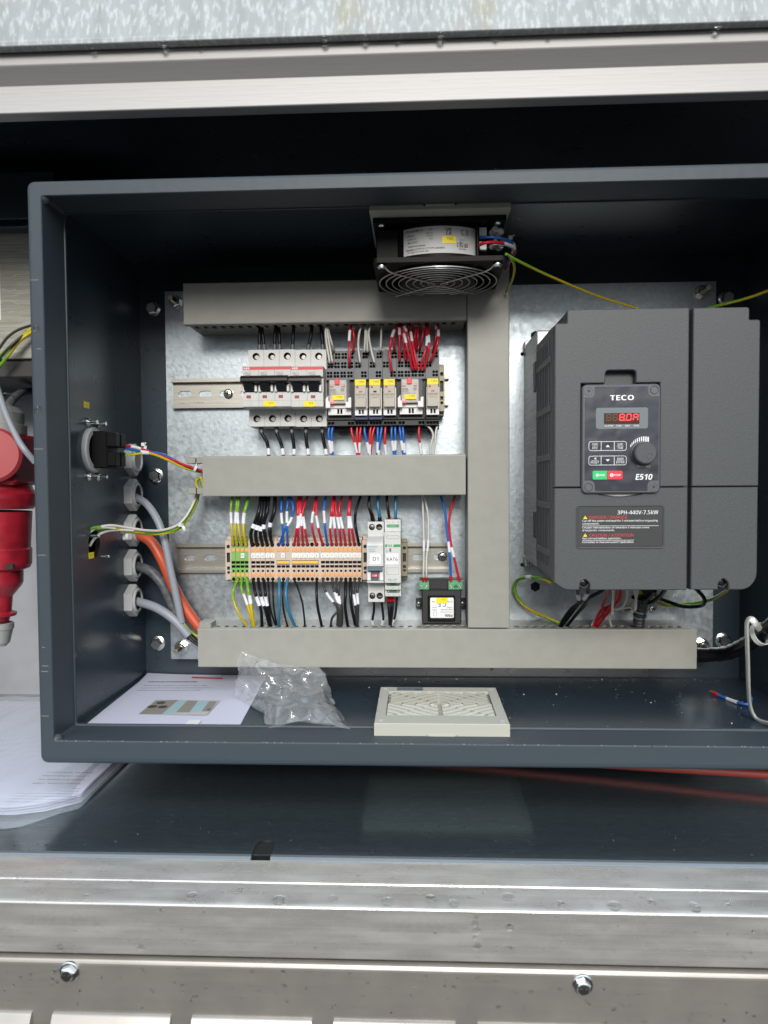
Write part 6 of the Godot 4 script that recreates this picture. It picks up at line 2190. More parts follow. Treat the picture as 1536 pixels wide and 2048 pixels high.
func wires() -> void:
	w("black", "left of the paired thick black wires into the first breaker pole", "wires from the top trunking into the breakers", 2, [-176.9, 184.7, 36, -177.9, 171.8, 36, -178.3, 158.1, 36, -178.4, 153.6, 36], [], "grey")
	w("black", "right of the paired thick black wires into the first breaker pole", "wires from the top trunking into the breakers", 2, [-176.3, 184.7, 36, -174.6, 171.8, 36, -172.9, 158, 36, -172.8, 153.5, 36], [], "grey")
	w("black", "left of the paired thick black wires into the second breaker pole", "wires from the top trunking into the breakers", 2, [-158.4, 184.4, 36, -160.2, 171.5, 36, -160.8, 157.8, 36, -160.9, 153.4, 36], [], "grey")
	w("black", "right of the paired thick black wires into the second breaker pole", "wires from the top trunking into the breakers", 2, [-156.8, 184.4, 36, -155.5, 171.5, 36, -155.3, 157.7, 36, -155.3, 153.3, 36], [], "grey")
	w("black", "single thick black wire into the top of the third breaker pole", "wires from the top trunking into the breakers", 2, [-138.3, 184.1, 36, -139.3, 171.2, 36, -140.3, 157.5, 36, -140.7, 153.1, 36], [], "grey")
	w("black", "single thick black wire into the top of the fourth breaker pole", "wires from the top trunking into the breakers", 2, [-117.3, 183.8, 36, -119.7, 166.9, 36, -122.3, 157.2, 36, -122.7, 152.8, 36], [], "grey")
	w("black", "single thick black wire into the top of the fifth breaker pole", "wires from the top trunking into the breakers", 2, [-107.9, 183.6, 36, -107, 170.7, 36, -105.9, 157, 36, -105.6, 152.5, 36], [], "grey")
	w("black", "thick black wire leaving the bottom of the first breaker pole", "wires below the breakers", 2, [-168.5, 33.2, 40, -169.7, 41.6, 36, -171.6, 50.6, 36, -176.9, 59.6, 36, -177.8, 68.8, 34], [0.02, 0.24], "greylong")
	w("black", "thick black wire leaving the bottom of the second breaker pole", "wires below the breakers", 2, [-151.7, 33.1, 40, -153.6, 42.3, 36, -155.9, 50.4, 36, -159.5, 59.5, 36, -160.4, 68.6, 34], [0.02, 0.24], "greylong")
	w("black", "thick black wire leaving the bottom of the third breaker pole", "wires below the breakers", 2, [-139.8, 33, 40, -140, 40.1, 36, -140.7, 49.5, 36, -142.2, 59.3, 36, -143, 68.4, 34], [0.02, 0.24], "greylong")
	w("black", "thick black wire leaving the bottom of the fourth breaker pole", "wires below the breakers", 2, [-122.6, 32.9, 40, -124.3, 41.2, 36, -125.5, 47.7, 36, -126.2, 57.5, 36, -126, 68.2, 34], [0.02, 0.24], "greylong")
	w("black", "thick black wire leaving the bottom of the fifth breaker pole", "wires below the breakers", 2, [-102.6, 32.7, 40, -103.8, 40.2, 36, -105.8, 49.2, 36, -107.3, 58.9, 36, -107.9, 68.1, 34], [0.02, 0.24], "greylong")
	w("white", "leftmost of three white wires at the left end of the relay row", "wires from the top trunking into the relays", 1.2, [-99.7, 183.7, 38, -100.5, 170.1, 52, -99.3, 155, 52, -96.6, 138.8, 52, -96.8, 136.7, 48], [], "tip")
	w("white", "middle of three white wires at the left end of the relay row", "wires from the top trunking into the relays", 1.2, [-99, 183.7, 38, -98.1, 168.1, 52, -95.8, 151.9, 52, -93.6, 138.8, 52, -93.6, 136.6, 48], [], "tip")
	w("white", "rightmost of three white wires at the left end of the relay row", "wires from the top trunking into the relays", 1.2, [-99.4, 183.7, 38, -97.3, 169.3, 46, -94.3, 158.1, 46, -93.1, 151.6, 38], [], "tip")
	w("red", "front red wire reaching down to the middle tier of the first wide relay", "wires from the top trunking into the relays", 1.4, [-72.8, 183.3, 38, -73.6, 167.3, 54, -74.2, 152.3, 54, -74.1, 138.2, 54, -74.6, 132.9, 46], [0.3, 0.5], "tip")
	w("red", "rear red wire ending at the top tier of the first wide relay", "wires from the top trunking into the relays", 1.4, [-68.4, 183.2, 38, -70.2, 171.9, 46, -68.9, 161.7, 46, -71.3, 150.5, 38], [0.08, 0.32], "tip")
	w("white", "white wire into the middle tier of the relay tagged 10K4", "wires from the top trunking into the relays", 1.2, [-59.9, 183.1, 38, -63.1, 167.5, 52, -64.2, 152.5, 52, -62.6, 137.9, 52, -62.6, 136.2, 48], [], "tip")
	w("white", "left of the twin white wires into the top of the relay tagged 10K4", "wires from the top trunking into the relays", 1.2, [-57.9, 183, 38, -56.7, 168.6, 46, -57.8, 150.4, 46, -58.7, 150.1, 38], [], "tip")
	w("white", "right of the twin white wires into the top of the relay tagged 10K4", "wires from the top trunking into the relays", 1.2, [-56.8, 183, 38, -54.8, 168.6, 46, -54.5, 150.4, 46, -55.2, 150, 38], [], "tip")
	w("white", "white wire bending left to right into the middle tier of the middle narrow relay", "wires from the top trunking into the relays", 1.2, [-50.4, 182.9, 38, -52.4, 167.4, 52, -50, 150.3, 52, -46.9, 137.6, 52, -46.6, 135.8, 48], [], "tip")
	w("white", "straight white wire into the top tier of the middle narrow relay", "wires from the top trunking into the relays", 1.2, [-38.8, 182.7, 38, -39.1, 163.3, 46, -39.7, 151.2, 46, -40.2, 150.1, 38], [], "tip")
	w("red", "red wire bulging left down to the lowest tier of the relay tagged 10K3", "wires from the top trunking into the relays", 1.4, [-21.3, 182.4, 38, -27, 160.8, 58, -29.1, 145.9, 58, -28.1, 132.9, 58, -27, 124.7, 54], [0.24, 0.43], "tip")
	w("red", "red wire behind the bulging one at the relay tagged 10K3", "wires from the top trunking into the relays", 1.4, [-19.8, 182.4, 38, -24.3, 165.1, 46, -24.4, 155, 46, -24.3, 149.9, 38], [0.05, 0.25], "tip")
	w("red", "first red wire from the left into the second wide relay", "wires from the top trunking into the relays", 1.4, [-19, 182.4, 38, -18.3, 166.8, 52, -18.4, 151.8, 52, -18.3, 137.4, 48], [0.25, 0.45], "tip")
	w("red", "second red wire from the left into the second wide relay", "wires from the top trunking into the relays", 1.4, [-17.8, 182.4, 38, -15, 163.8, 52, -12.6, 147.7, 52, -11.2, 137.5, 48], [], "tip")
	w("red", "front red wire crossing the second wide relay to its lowest tier", "wires from the top trunking into the relays", 1.4, [-17.2, 182.4, 38, -11.9, 159.2, 60, -8, 141.2, 60, -3.8, 126, 54], [0.36, 0.55], "tip")
	w("red", "red wire just right of the crossing one on the second wide relay", "wires from the top trunking into the relays", 1.4, [-15.2, 182.3, 38, -9.9, 165.5, 58, -5.5, 148.5, 58, -0.6, 126.6, 54], [0.18, 0.35], "tip")
	w("red", "red wire dropping steeply to the lowest tier of the second wide relay", "wires from the top trunking into the relays", 1.4, [-7.5, 182.2, 38, -4.9, 160.8, 56, -2.3, 147.8, 56, 0.5, 133.8, 56, 0.6, 126.3, 54], [0.3, 0.5], "tip")
	w("red", "short red wire with a white sleeve under the trunking, top tier", "wires from the top trunking into the relays", 1.4, [0.7, 182.1, 38, -1.1, 167.8, 46, -1.4, 160.7, 46, -0.1, 151, 38], [0.04, 0.2], "tip")
	w("red", "short plain red wire beside the sleeved one, top tier", "wires from the top trunking into the relays", 1.4, [1.1, 180.5, 38, 1.8, 164.3, 48, 0.7, 151, 38], [], "tip")
	w("red", "short red wire leaning left into the top tier of the second wide relay", "wires from the top trunking into the relays", 1.4, [9.1, 181.9, 38, 8.2, 170.6, 46, 5.7, 157.6, 46, 4.1, 151.2, 38], [0.04, 0.25], "tip")
	w("red", "red wire leaning left to the right pair of holes, lowest tier", "wires from the top trunking into the relays", 1.4, [10.9, 181.9, 38, 12.1, 160.2, 58, 10.5, 148.3, 58, 7, 137.4, 58, 4.4, 126.1, 54], [0.42, 0.58], "tip")
	w("red", "outer red wire beside it into the last hole, lowest tier", "wires from the top trunking into the relays", 1.4, [12.8, 181.9, 38, 14.1, 155.8, 60, 13, 141.9, 60, 8.3, 126, 54], [0.37, 0.54], "tip")
	w("red", "red wire behind the rightmost one at the relay tagged 11K4", "wires from the top trunking into the relays", 1.4, [22, 181.7, 38, 22.9, 169.4, 46, 20.9, 157.3, 46, 19, 149.2, 38], [0.06, 0.3], "tip")
	w("red", "rightmost red wire, curving left into the relay tagged 11K4", "wires from the top trunking into the relays", 1.4, [24.9, 181.7, 38, 24.4, 160.8, 54, 20.6, 145.9, 54, 15.7, 136.4, 48], [0.27, 0.45], "tip")
	w("blue", "leftmost blue wire below the first wide relay", "wires between the relays and the middle trunking", 1.4, [-97.1, 68.3, 40, -99.3, 61.5, 42, -99.1, 50.7, 42, -96.4, 32.2, 40], [0.5, 0.9], "")
	w("blue", "second blue wire below the first wide relay", "wires between the relays and the middle trunking", 1.4, [-93.6, 68.3, 40, -95.7, 60.4, 42, -95.8, 49.1, 42, -95, 32.2, 40], [0.53, 0.85], "")
	w("red", "red wire at the lower right corner of the first wide relay", "wires between the relays and the middle trunking", 1.4, [-74.1, 67.5, 40, -73, 58.1, 42, -70, 47.8, 42, -66.7, 32, 40], [0.56, 0.88], "")
	w("red", "left of two red wires below the relay tagged 10K4", "wires between the relays and the middle trunking", 1.4, [-66.9, 67.5, 40, -67.3, 58.1, 42, -66.7, 46.8, 42, -64.9, 31.9, 40], [], "")
	w("red", "right of two red wires below the relay tagged 10K4", "wires between the relays and the middle trunking", 1.4, [-62.7, 67.4, 40, -63.7, 58.1, 42, -64.3, 47.8, 42, -65.1, 31.9, 40], [0.56, 0.88], "")
	w("blue", "single blue wire below the relay tagged 10K4", "wires between the relays and the middle trunking", 1.4, [-58.6, 67.4, 40, -58.5, 59, 42, -56, 48.2, 42, -53.7, 31.8, 40], [0.55, 0.9], "")
	w("red", "left of two red wires below the middle narrow relay", "wires between the relays and the middle trunking", 1.4, [-50.9, 67.3, 40, -52.6, 57.9, 42, -52.4, 45.6, 42, -53.2, 31.8, 40], [0.62, 0.95], "")
	w("red", "right of two red wires below the middle narrow relay", "wires between the relays and the middle trunking", 1.4, [-46.6, 67.3, 40, -49.3, 57.9, 42, -50.8, 46.6, 42, -52.5, 31.8, 40], [], "")
	w("blue", "left of two blue wires below the middle narrow relay", "wires between the relays and the middle trunking", 1.4, [-43.6, 67.2, 40, -43.9, 57.9, 42, -44, 48.1, 42, -44.4, 31.8, 40], [0.55, 0.88], "")
	w("blue", "right of two blue wires below the middle narrow relay", "wires between the relays and the middle trunking", 1.4, [-38.8, 67.2, 40, -40.2, 57.8, 42, -41.6, 46.6, 42, -43.4, 31.8, 40], [0.8, 1], "")
	w("red", "single red wire below the relay tagged 10K3", "wires between the relays and the middle trunking", 1.4, [-34.9, 67.1, 40, -35.5, 57.8, 42, -35.8, 45.5, 42, -34.1, 31.7, 40], [0.62, 0.95], "")
	w("blue", "left of two blue wires below the relay tagged 10K3", "wires between the relays and the middle trunking", 1.4, [-27.7, 67.1, 40, -28.2, 58.7, 42, -27.7, 50, 42, -25.3, 31.6, 40], [0.5, 0.82], "")
	w("blue", "right of two blue wires below the relay tagged 10K3", "wires between the relays and the middle trunking", 1.4, [-24.1, 67, 40, -24, 58.7, 42, -23.8, 50, 42, -24.3, 31.6, 40], [0.5, 0.8], "")
	w("blue", "left of two blue wires below the second wide relay", "wires between the relays and the middle trunking", 1.4, [-19.4, 67, 40, -18.4, 58.6, 42, -17.4, 49.9, 42, -15, 31.5, 40], [0.5, 0.8], "")
	w("blue", "right of two blue wires below the second wide relay", "wires between the relays and the middle trunking", 1.4, [-15.7, 66.9, 40, -15.1, 58.6, 42, -14.2, 47.3, 42, -13.2, 31.5, 40], [0.57, 0.88], "")
	w("red", "red wire at the lower right corner of the second wide relay", "wires between the relays and the middle trunking", 1.4, [3.2, 66.8, 40, 2.6, 58.4, 42, 3.6, 46.7, 42, 5.6, 31.3, 40], [0.57, 0.92], "")
	w("white", "left white wire below the relay tagged 11K4, bowing right", "wires between the relays and the middle trunking", 1.2, [10.9, 67.2, 40, 17, 60.3, 42, 18.5, 53.2, 42, 15.9, 44, 42, 15.9, 31.3, 40], [], "")
	w("white", "right white wire below the relay tagged 11K4", "wires between the relays and the middle trunking", 1.2, [23.9, 67.1, 40, 21.6, 58.2, 42, 21, 48, 42, 18.4, 31.2, 40], [], "")
	w("earth", "thin green wire into the first green earth terminal", "wires from the middle trunking into the terminals", 1.4, [-210.1, -9.8, 40, -209.8, -20.5, 50, -210.4, -36, 50, -209.5, -51.5, 50, -211.8, -69.3, 37], [0.36, 0.55], "tip")
	w("earthy", "yellow wire into the second green earth terminal", "wires from the middle trunking into the terminals", 1.4, [-206.9, -9.9, 40, -203.6, -19, 50, -205.1, -36, 50, -205.6, -51.5, 50, -207.1, -69.3, 37], [0.36, 0.55], "tip")
	w("earth", "thin green wire into the third green earth terminal", "wires from the middle trunking into the terminals", 1.4, [-201.2, -9.9, 40, -201.6, -20.6, 50, -202.8, -36, 50, -200.9, -53.1, 50, -201.5, -69.3, 37], [0.36, 0.55], "tip")
	w("earth", "thick green wire into the fourth green earth terminal", "wires from the middle trunking into the terminals", 1.9, [-191.3, -10, 40, -193.1, -24.5, 50, -195.8, -36.1, 50, -196.2, -51.6, 50, -196.6, -69.3, 37], [0.36, 0.55], "tip")
	w("black", "thick black wire into the top of the terminal marked L one", "wires from the middle trunking into the terminals", 2.1, [-177.9, -10, 40, -178.4, -28.4, 50, -184, -43.9, 50, -187.9, -54.7, 50, -189.5, -69.3, 37], [0.54, 0.62], "")
	w("black", "thick black wire into the top of the terminal marked L two", "wires from the middle trunking into the terminals", 2.1, [-175.4, -10.1, 40, -176.1, -32.3, 50, -179.7, -44.7, 50, -182.5, -55.5, 50, -183.8, -69.4, 37], [0.56, 0.64], "")
	w("black", "thick black wire into the top of the terminal marked L three", "wires from the middle trunking into the terminals", 2.1, [-172.5, -10.1, 40, -173, -32.3, 50, -175.9, -46.2, 50, -177.1, -55.5, 50, -177.6, -69.4, 37], [0.58, 0.66], "")
	w("black", "thick black wire into the top of the terminal marked one", "wires from the middle trunking into the terminals", 2.1, [-168.8, -10.1, 40, -169, -28.5, 50, -173.1, -44.7, 50, -172.1, -55.5, 50, -172, -69.4, 37], [0.55, 0.63], "")
	w("black", "thick black wire into the top of the terminal marked two", "wires from the middle trunking into the terminals", 2.1, [-161.8, -10.1, 40, -160.8, -28.5, 50, -165.7, -44, 50, -165.9, -55.6, 50, -166.2, -69.4, 37], [0.52, 0.6], "")
	w("blue", "left blue wire into the row of terminals marked N", "wires from the middle trunking into the terminals", 1.4, [-144.9, -10.2, 40, -139.5, -24.8, 50, -141.9, -38.7, 50, -149.1, -50.2, 50, -158.3, -68.7, 37], [0.42, 0.58], "tip")
	w("blue", "middle blue wire into the row of terminals marked N", "wires from the middle trunking into the terminals", 1.4, [-153.4, -10.2, 40, -153, -24.7, 50, -152.8, -36.3, 50, -151.4, -51.7, 50, -153.7, -68.7, 37], [0.36, 0.55], "tip")
	w("blue", "right blue wire into the row of terminals marked N", "wires from the middle trunking into the terminals", 1.4, [-145.7, -10.2, 40, -146, -22.4, 50, -146.7, -36.3, 50, -146.4, -51.8, 50, -148.5, -68.7, 37], [0.34, 0.54], "tip")
	w("red", "red wire into the top of the terminal marked three", "wires from the middle trunking into the terminals", 1.4, [-134.6, -10.3, 40, -134.4, -28.7, 50, -134.1, -40.3, 50, -136.2, -53.4, 50, -141.3, -69.3, 37], [0.4, 0.61], "tip")
	w("red", "red wire into the top of the terminal marked four", "wires from the middle trunking into the terminals", 1.4, [-133, -10.3, 40, -132.6, -28.7, 50, -133, -42.6, 50, -134.2, -53.4, 50, -136, -69.3, 37], [0.4, 0.61], "tip")
	w("red", "red wire into the top of the terminal marked five", "wires from the middle trunking into the terminals", 1.4, [-131.5, -10.3, 40, -130.9, -28.7, 50, -130.6, -40.3, 50, -129.6, -53.4, 50, -130.8, -69.3, 37], [0.37, 0.58], "tip")
	w("red", "red wire into the top of the terminal marked six", "wires from the middle trunking into the terminals", 1.4, [-123.5, -10.4, 40, -128.2, -28.7, 50, -127.5, -40.3, 50, -125.7, -53.4, 50, -125.6, -69.3, 37], [0.42, 0.63], "tip")
	w("red", "red wire into the top of the terminal marked eight", "wires from the middle trunking into the terminals", 1.4, [-114.2, -10.4, 40, -116.5, -28.8, 50, -118.2, -40.3, 50, -117.5, -51.9, 50, -115.2, -69.4, 37], [0.34, 0.53], "tip")
	w("red", "red wire into the top of the terminal marked nine", "wires from the middle trunking into the terminals", 1.4, [-113.8, -10.4, 40, -113.5, -31.1, 50, -112, -42.7, 50, -110.2, -53.5, 50, -107.8, -69.4, 37], [0.4, 0.61], "tip")
	w("blue", "blue wire into the top of the terminal marked ten", "wires from the middle trunking into the terminals", 1.4, [-102.8, -10.5, 40, -104.5, -25, 50, -104.2, -38.1, 50, -103.2, -52, 50, -102.6, -68.9, 37], [0.33, 0.54], "tip")
	w("red", "red wire into the top of the terminal marked eleven", "wires from the middle trunking into the terminals", 1.4, [-94.1, -10.6, 40, -96, -27.3, 50, -96.8, -40.4, 50, -97.8, -53.5, 50, -97.3, -69.4, 37], [0.42, 0.62], "tip")
	w("red", "red wire into the top of the terminal marked twelve", "wires from the middle trunking into the terminals", 1.4, [-93.7, -10.6, 40, -94.3, -27.3, 50, -93.4, -40.4, 50, -92, -53.6, 50, -92, -69.5, 37], [0.42, 0.62], "tip")
	w("red", "red wire into the top of the terminal marked thirteen", "wires from the middle trunking into the terminals", 1.4, [-93.7, -10.6, 40, -90.8, -30.4, 50, -88.4, -42.8, 50, -86.6, -55.1, 50, -86.9, -69.5, 37], [0.42, 0.62], "tip")
	w("red", "red wire into the top of the terminal marked fourteen", "wires from the middle trunking into the terminals", 1.4, [-84.5, -10.6, 40, -87.1, -27.4, 50, -85, -42, 50, -82, -55.1, 50, -81.6, -69.5, 37], [0.42, 0.62], "tip")
	w("red", "red wire into the top of the terminal marked fifteen", "wires from the middle trunking into the terminals", 1.4, [-74.7, -10.7, 40, -77.1, -27.4, 50, -76.8, -40.5, 50, -76.6, -53.6, 50, -76.7, -69.5, 37], [0.41, 0.62], "tip")
	w("red", "red wire into the top of the terminal marked sixteen", "wires from the middle trunking into the terminals", 1.4, [-74.4, -10.7, 40, -75.7, -27.4, 50, -74.5, -40.5, 50, -72.7, -53.6, 50, -71.4, -69.5, 37], [0.41, 0.62], "tip")
	w("black", "black wire into the top of the terminal marked seventeen", "wires from the middle trunking into the terminals", 1.6, [-63.1, -10.8, 40, -68.3, -29, 50, -69.5, -42.1, 50, -67.7, -55.2, 50, -66.1, -69.5, 37], [], "")
	w("earthy", "yellow wire bowing left below the second green earth terminal", "wires from the terminals down into the bottom trunking", 1.4, [-206.7, -107.6, 37, -209, -117.9, 48, -208.8, -131.2, 48, -203.9, -145.3, 48, -196.6, -162.9, 38], [], "")
	w("earth", "thin green wire below the third green earth terminal", "wires from the terminals down into the bottom trunking", 1.4, [-201.5, -107.6, 37, -200.3, -115.6, 48, -196.2, -128.1, 48, -192, -141.4, 48, -189.9, -162.9, 38], [0.34, 0.54], "")
	w("earth", "thick green and yellow wire below the fourth green earth terminal", "wires from the terminals down into the bottom trunking", 1.9, [-196.7, -107.6, 37, -192.5, -117.9, 48, -190.3, -129.6, 48, -188.9, -141.4, 48, -188.3, -162.9, 38], [0.36, 0.52], "")
	w("black", "thick black wire below the terminal marked L one", "wires from the terminals down into the bottom trunking", 1.8, [-189.2, -107.6, 37, -184.7, -120.3, 48, -181.7, -131.2, 48, -177.9, -142.2, 48, -179.1, -162.9, 38], [0.37, 0.55], "")
	w("black", "thick black wire below the terminal marked L two", "wires from the terminals down into the bottom trunking", 1.8, [-183.2, -107.6, 37, -178.8, -120.3, 48, -176.6, -131.2, 48, -172.8, -142.2, 48, -170.4, -162.9, 38], [0.37, 0.55], "")
	w("black", "thick black wire below the terminal marked L three", "wires from the terminals down into the bottom trunking", 1.8, [-176.9, -107.6, 37, -172.9, -120.3, 48, -171.9, -131.2, 48, -169.3, -142.2, 48, -168.8, -162.9, 38], [0.37, 0.55], "")
	w("black", "thin black wire below the terminal marked one", "wires from the terminals down into the bottom trunking", 1.1, [-171.5, -107.6, 37, -168.6, -121.8, 48, -166.9, -141.4, 48, -162.8, -162.9, 38], [], "")
	w("black", "thin black wire below the terminal marked two", "wires from the terminals down into the bottom trunking", 1.1, [-166.3, -107.6, 37, -164, -121.8, 48, -163, -141.4, 48, -161.7, -162.9, 38], [], "")
	w("petrol", "left thick petrol blue wire below the terminals marked N", "wires from the terminals down into the bottom trunking", 1.8, [-158.4, -107.7, 37, -156.9, -121.8, 48, -157.1, -141.4, 48, -160.1, -162.9, 38], [], "")
	w("black", "thin black wire between the two petrol blue ones", "wires from the terminals down into the bottom trunking", 1.1, [-154, -107.7, 37, -153, -121.8, 48, -152.1, -141.4, 48, -149.4, -162.8, 38], [], "")
	w("petrol", "right thick petrol blue wire below the terminals marked N", "wires from the terminals down into the bottom trunking", 1.8, [-148.9, -107.7, 37, -149.3, -121.8, 48, -146.6, -141.4, 48, -140.7, -162.8, 38], [], "")
	w("black", "thin black wire slanting right below the terminal marked three", "wires from the terminals down into the bottom trunking", 1.1, [-141.4, -107.7, 37, -134.6, -119.5, 48, -130.1, -135.9, 48, -129.2, -162.8, 38], [], "")
	w("black", "black wire below the terminal marked eight", "wires from the terminals down into the bottom trunking", 1.6, [-115.1, -107.8, 37, -114.1, -121.9, 48, -112.9, -139.1, 48, -109.7, -162.9, 38], [], "")
	w("sheath", "dark grey sleeved wire kinking right below the terminal marked nine", "wires from the terminals down into the bottom trunking", 1.4, [-108.4, -107.8, 37, -105.6, -116.5, 48, -99.5, -127.4, 48, -92.6, -135.9, 48, -90.3, -142.2, 48, -96.6, -150.8, 48, -99.6, -162.8, 38], [0.28, 0.47], "")
	w("sheath", "dark grey wire below the terminal marked eleven", "wires from the terminals down into the bottom trunking", 1.4, [-97.5, -107.8, 37, -94.8, -117.3, 48, -92.1, -126.6, 48, -89.1, -136.7, 48, -89.6, -162.8, 38], [0.3, 0.5], "")
	w("sheath", "dark grey wire below the terminal marked twelve", "wires from the terminals down into the bottom trunking", 1.4, [-91.6, -107.8, 37, -93.3, -113.4, 48, -91, -126.6, 48, -88.6, -136.7, 48, -89.2, -162.8, 38], [0.34, 0.54], "")
	w("sheath", "dark grey wire below the terminal marked thirteen", "wires from the terminals down into the bottom trunking", 1.4, [-86.6, -107.8, 37, -89.3, -114.9, 48, -88.6, -126.6, 48, -87.6, -136.7, 48, -88.8, -162.8, 38], [0.38, 0.55], "")
	w("black", "black wire below the terminal marked fourteen", "wires from the terminals down into the bottom trunking", 1.8, [-81.9, -107.8, 37, -81.2, -121.9, 48, -81.8, -139.1, 48, -79.8, -162.8, 38], [], "")
	w("black", "black wire below the terminal marked fifteen", "wires from the terminals down into the bottom trunking", 1.8, [-76.6, -107.8, 37, -75.8, -121.9, 48, -74.4, -139, 48, -70.7, -162.8, 38], [], "")
	w("sheath", "dark grey sleeved wire below the terminal marked sixteen", "wires from the terminals down into the bottom trunking", 1.4, [-71.2, -107.8, 37, -72, -116.5, 48, -71.6, -126.6, 48, -70.1, -137.5, 48, -69.6, -162.8, 38], [0.34, 0.54], "")
	w("sheath", "dark grey sleeved wire below the terminal marked seventeen", "wires from the terminals down into the bottom trunking", 1.4, [-65.7, -107.8, 37, -67.6, -116.5, 48, -67.7, -126.6, 48, -67, -137.5, 48, -68.8, -162.8, 38], [0.32, 0.52], "")
	w("shrink", "dark heat shrink sleeve bundling the grey wires below terminal 12", "", 3.9, [-89.8, -133.1, 46, -88.1, -140, 47, -88.2, -150.1, 43, -89.6, -162.8, 38], [], "")
	w("black", "left thin black wire into the breaker tagged D1", "wires of the modules right of the terminals", 1.2, [-53.3, -10.2, 40, -55, -22.3, 44, -52.4, -32.8, 44, -51.2, -42.1, 38], [], "")
	w("black", "right thin black wire into the breaker tagged D1", "wires of the modules right of the terminals", 1.2, [-53.1, -10.2, 40, -53.6, -23.9, 44, -49.8, -34.5, 44, -48.9, -42.1, 38], [], "black")
	w("petrol", "thick petrol blue wire into the breaker tagged D1", "wires of the modules right of the terminals", 1.9, [-43.7, -10.3, 40, -44, -24, 44, -42.5, -33.7, 44, -42.3, -41.7, 38], [], "black")
	w("black", "black wire with a red ferrule into the relay tagged KAT6", "wires of the modules right of the terminals", 1.6, [-34.1, -10.3, 40, -33.5, -22.4, 44, -31.6, -35.4, 44, -31.4, -41.8, 38], [], "red")
	w("petrol", "petrol blue wire into the relay tagged KAT6", "wires of the modules right of the terminals", 1.6, [-24.1, -10.4, 40, -24, -26.5, 44, -24.1, -36.2, 44, -24.3, -41.8, 38], [], "black")
	w("black", "left black wire with white sleeve below the breaker tagged D1", "wires of the modules right of the terminals", 1.4, [-49.8, -132.6, 36, -49.8, -144.1, 36, -51.6, -154.9, 36, -51.4, -164.3, 30], [0.68, 0.98], "")
	w("black", "right black wire with white sleeve below the breaker tagged D1", "wires of the modules right of the terminals", 1.4, [-41.1, -132.6, 36, -39.7, -145.8, 36, -39.2, -154.1, 36, -41.6, -164.3, 30], [0.68, 0.98], "")
	w("black", "first black wire with a red ferrule below the relay tagged KAT6", "wires of the modules right of the terminals", 1.2, [-32.1, -162.3, 36, -32.6, -149.9, 36, -33.4, -137.5, 36, -33.5, -130.2, 30], [], "red")
	w("black", "second black wire with a red ferrule below the relay tagged KAT6", "wires of the modules right of the terminals", 1.2, [-31, -162.3, 36, -30.4, -149.9, 36, -30.6, -137.5, 36, -30.6, -130.2, 30], [], "red")
	w("black", "third black wire with a red ferrule below the relay tagged KAT6", "wires of the modules right of the terminals", 1.2, [-30.6, -162.3, 36, -29.1, -149.9, 36, -27.9, -137.5, 36, -27.8, -130.2, 30], [], "red")
	w("black", "black wire with a white sleeve at the right below the relay tagged KAT6", "wires of the modules right of the terminals", 1.3, [-23.5, -129.3, 36, -24.1, -139.2, 36, -26.1, -152.4, 36, -30.4, -163.5, 30], [0.7, 0.96], "")
	w("white", "left white wire into the transformer terminal", "wires of the modules right of the terminals", 1.2, [6, -10.6, 36, 6.9, -31, 36, 7.7, -63.7, 36, 7.5, -84.1, 36, 7.1, -100.5, 36, 6.7, -111.6, 30], [0.52, 0.64], "red")
	w("white", "right white wire into the transformer terminal", "wires of the modules right of the terminals", 1.2, [7.4, -10.6, 36, 12.6, -35.1, 36, 12.8, -63.7, 36, 10.7, -84.1, 36, 10.5, -100.5, 36, 10.3, -111.6, 30], [0.52, 0.64], "red")
	w("blue", "blue wire into the transformer terminal", "wires of the modules right of the terminals", 1.4, [26.3, -10.8, 36, 31.7, -31.1, 36, 34.4, -55.6, 36, 36.2, -71.9, 36, 37.6, -88.3, 36, 38.4, -111.6, 30], [0.54, 0.66], "red")
	w("red", "red wire into the transformer terminal", "wires of the modules right of the terminals", 1.4, [43.7, -10.9, 36, 37.3, -35.2, 36, 36.5, -51.5, 36, 38.9, -70.3, 36, 42.1, -84.2, 36, 48.2, -111.6, 30], [0.6, 0.71], "red")
	w("earth", "thick green and yellow wire looping left below the drive", "", 2, [142, -104.6, 95, 136.7, -103, 80, 130.8, -103.8, 60, 122.4, -105.7, 40, 115.3, -112.1, 22, 113.1, -123.1, 14, 119.9, -137.8, 12, 132.1, -147.3, 18, 145.6, -152.6, 28, 163, -159.4, 38], [0.28, 0.34], "")
	w("black", "left thick black wire with a white sleeve below the drive", "", 2, [164, -106.1, 120, 166.6, -115.1, 105, 172.3, -126.2, 85, 171.1, -140.6, 60, 163, -161.6, 38], [0.16, 0.32], "")
	w("black", "middle thick black wire with a white sleeve below the drive", "", 2, [174.6, -106.1, 120, 175.7, -116.1, 105, 174.1, -125.7, 88, 169.6, -137.1, 62, 164.1, -151.5, 46, 161.4, -161.6, 38], [0.12, 0.28], "")
	w("black", "thick black wire bending under the drive behind the sleeved ones", "", 2, [190.8, -107.1, 120, 186.1, -113.4, 110, 179.4, -121.6, 95, 178.9, -131, 80, 175.2, -143.7, 60, 168.8, -161.6, 38], [], "")
	w("red", "left red wire below the drive", "", 1.5, [193.3, -105.4, 125, 198.1, -120.6, 95, 200.4, -134.7, 70, 205.5, -143.7, 60, 202.8, -151.1, 48, 197.9, -161.5, 38], [], "")
	w("red", "second red wire below the drive", "", 1.5, [201.3, -105.4, 125, 208.8, -120.6, 95, 208, -134.4, 72, 203.9, -147.2, 52, 200.5, -161.5, 38], [], "")
	w("red", "third red wire below the drive", "", 1.5, [204.5, -106.1, 120, 211.6, -120, 92, 209.5, -132.7, 70, 202.1, -141.4, 55, 198.5, -161.1, 40], [], "")
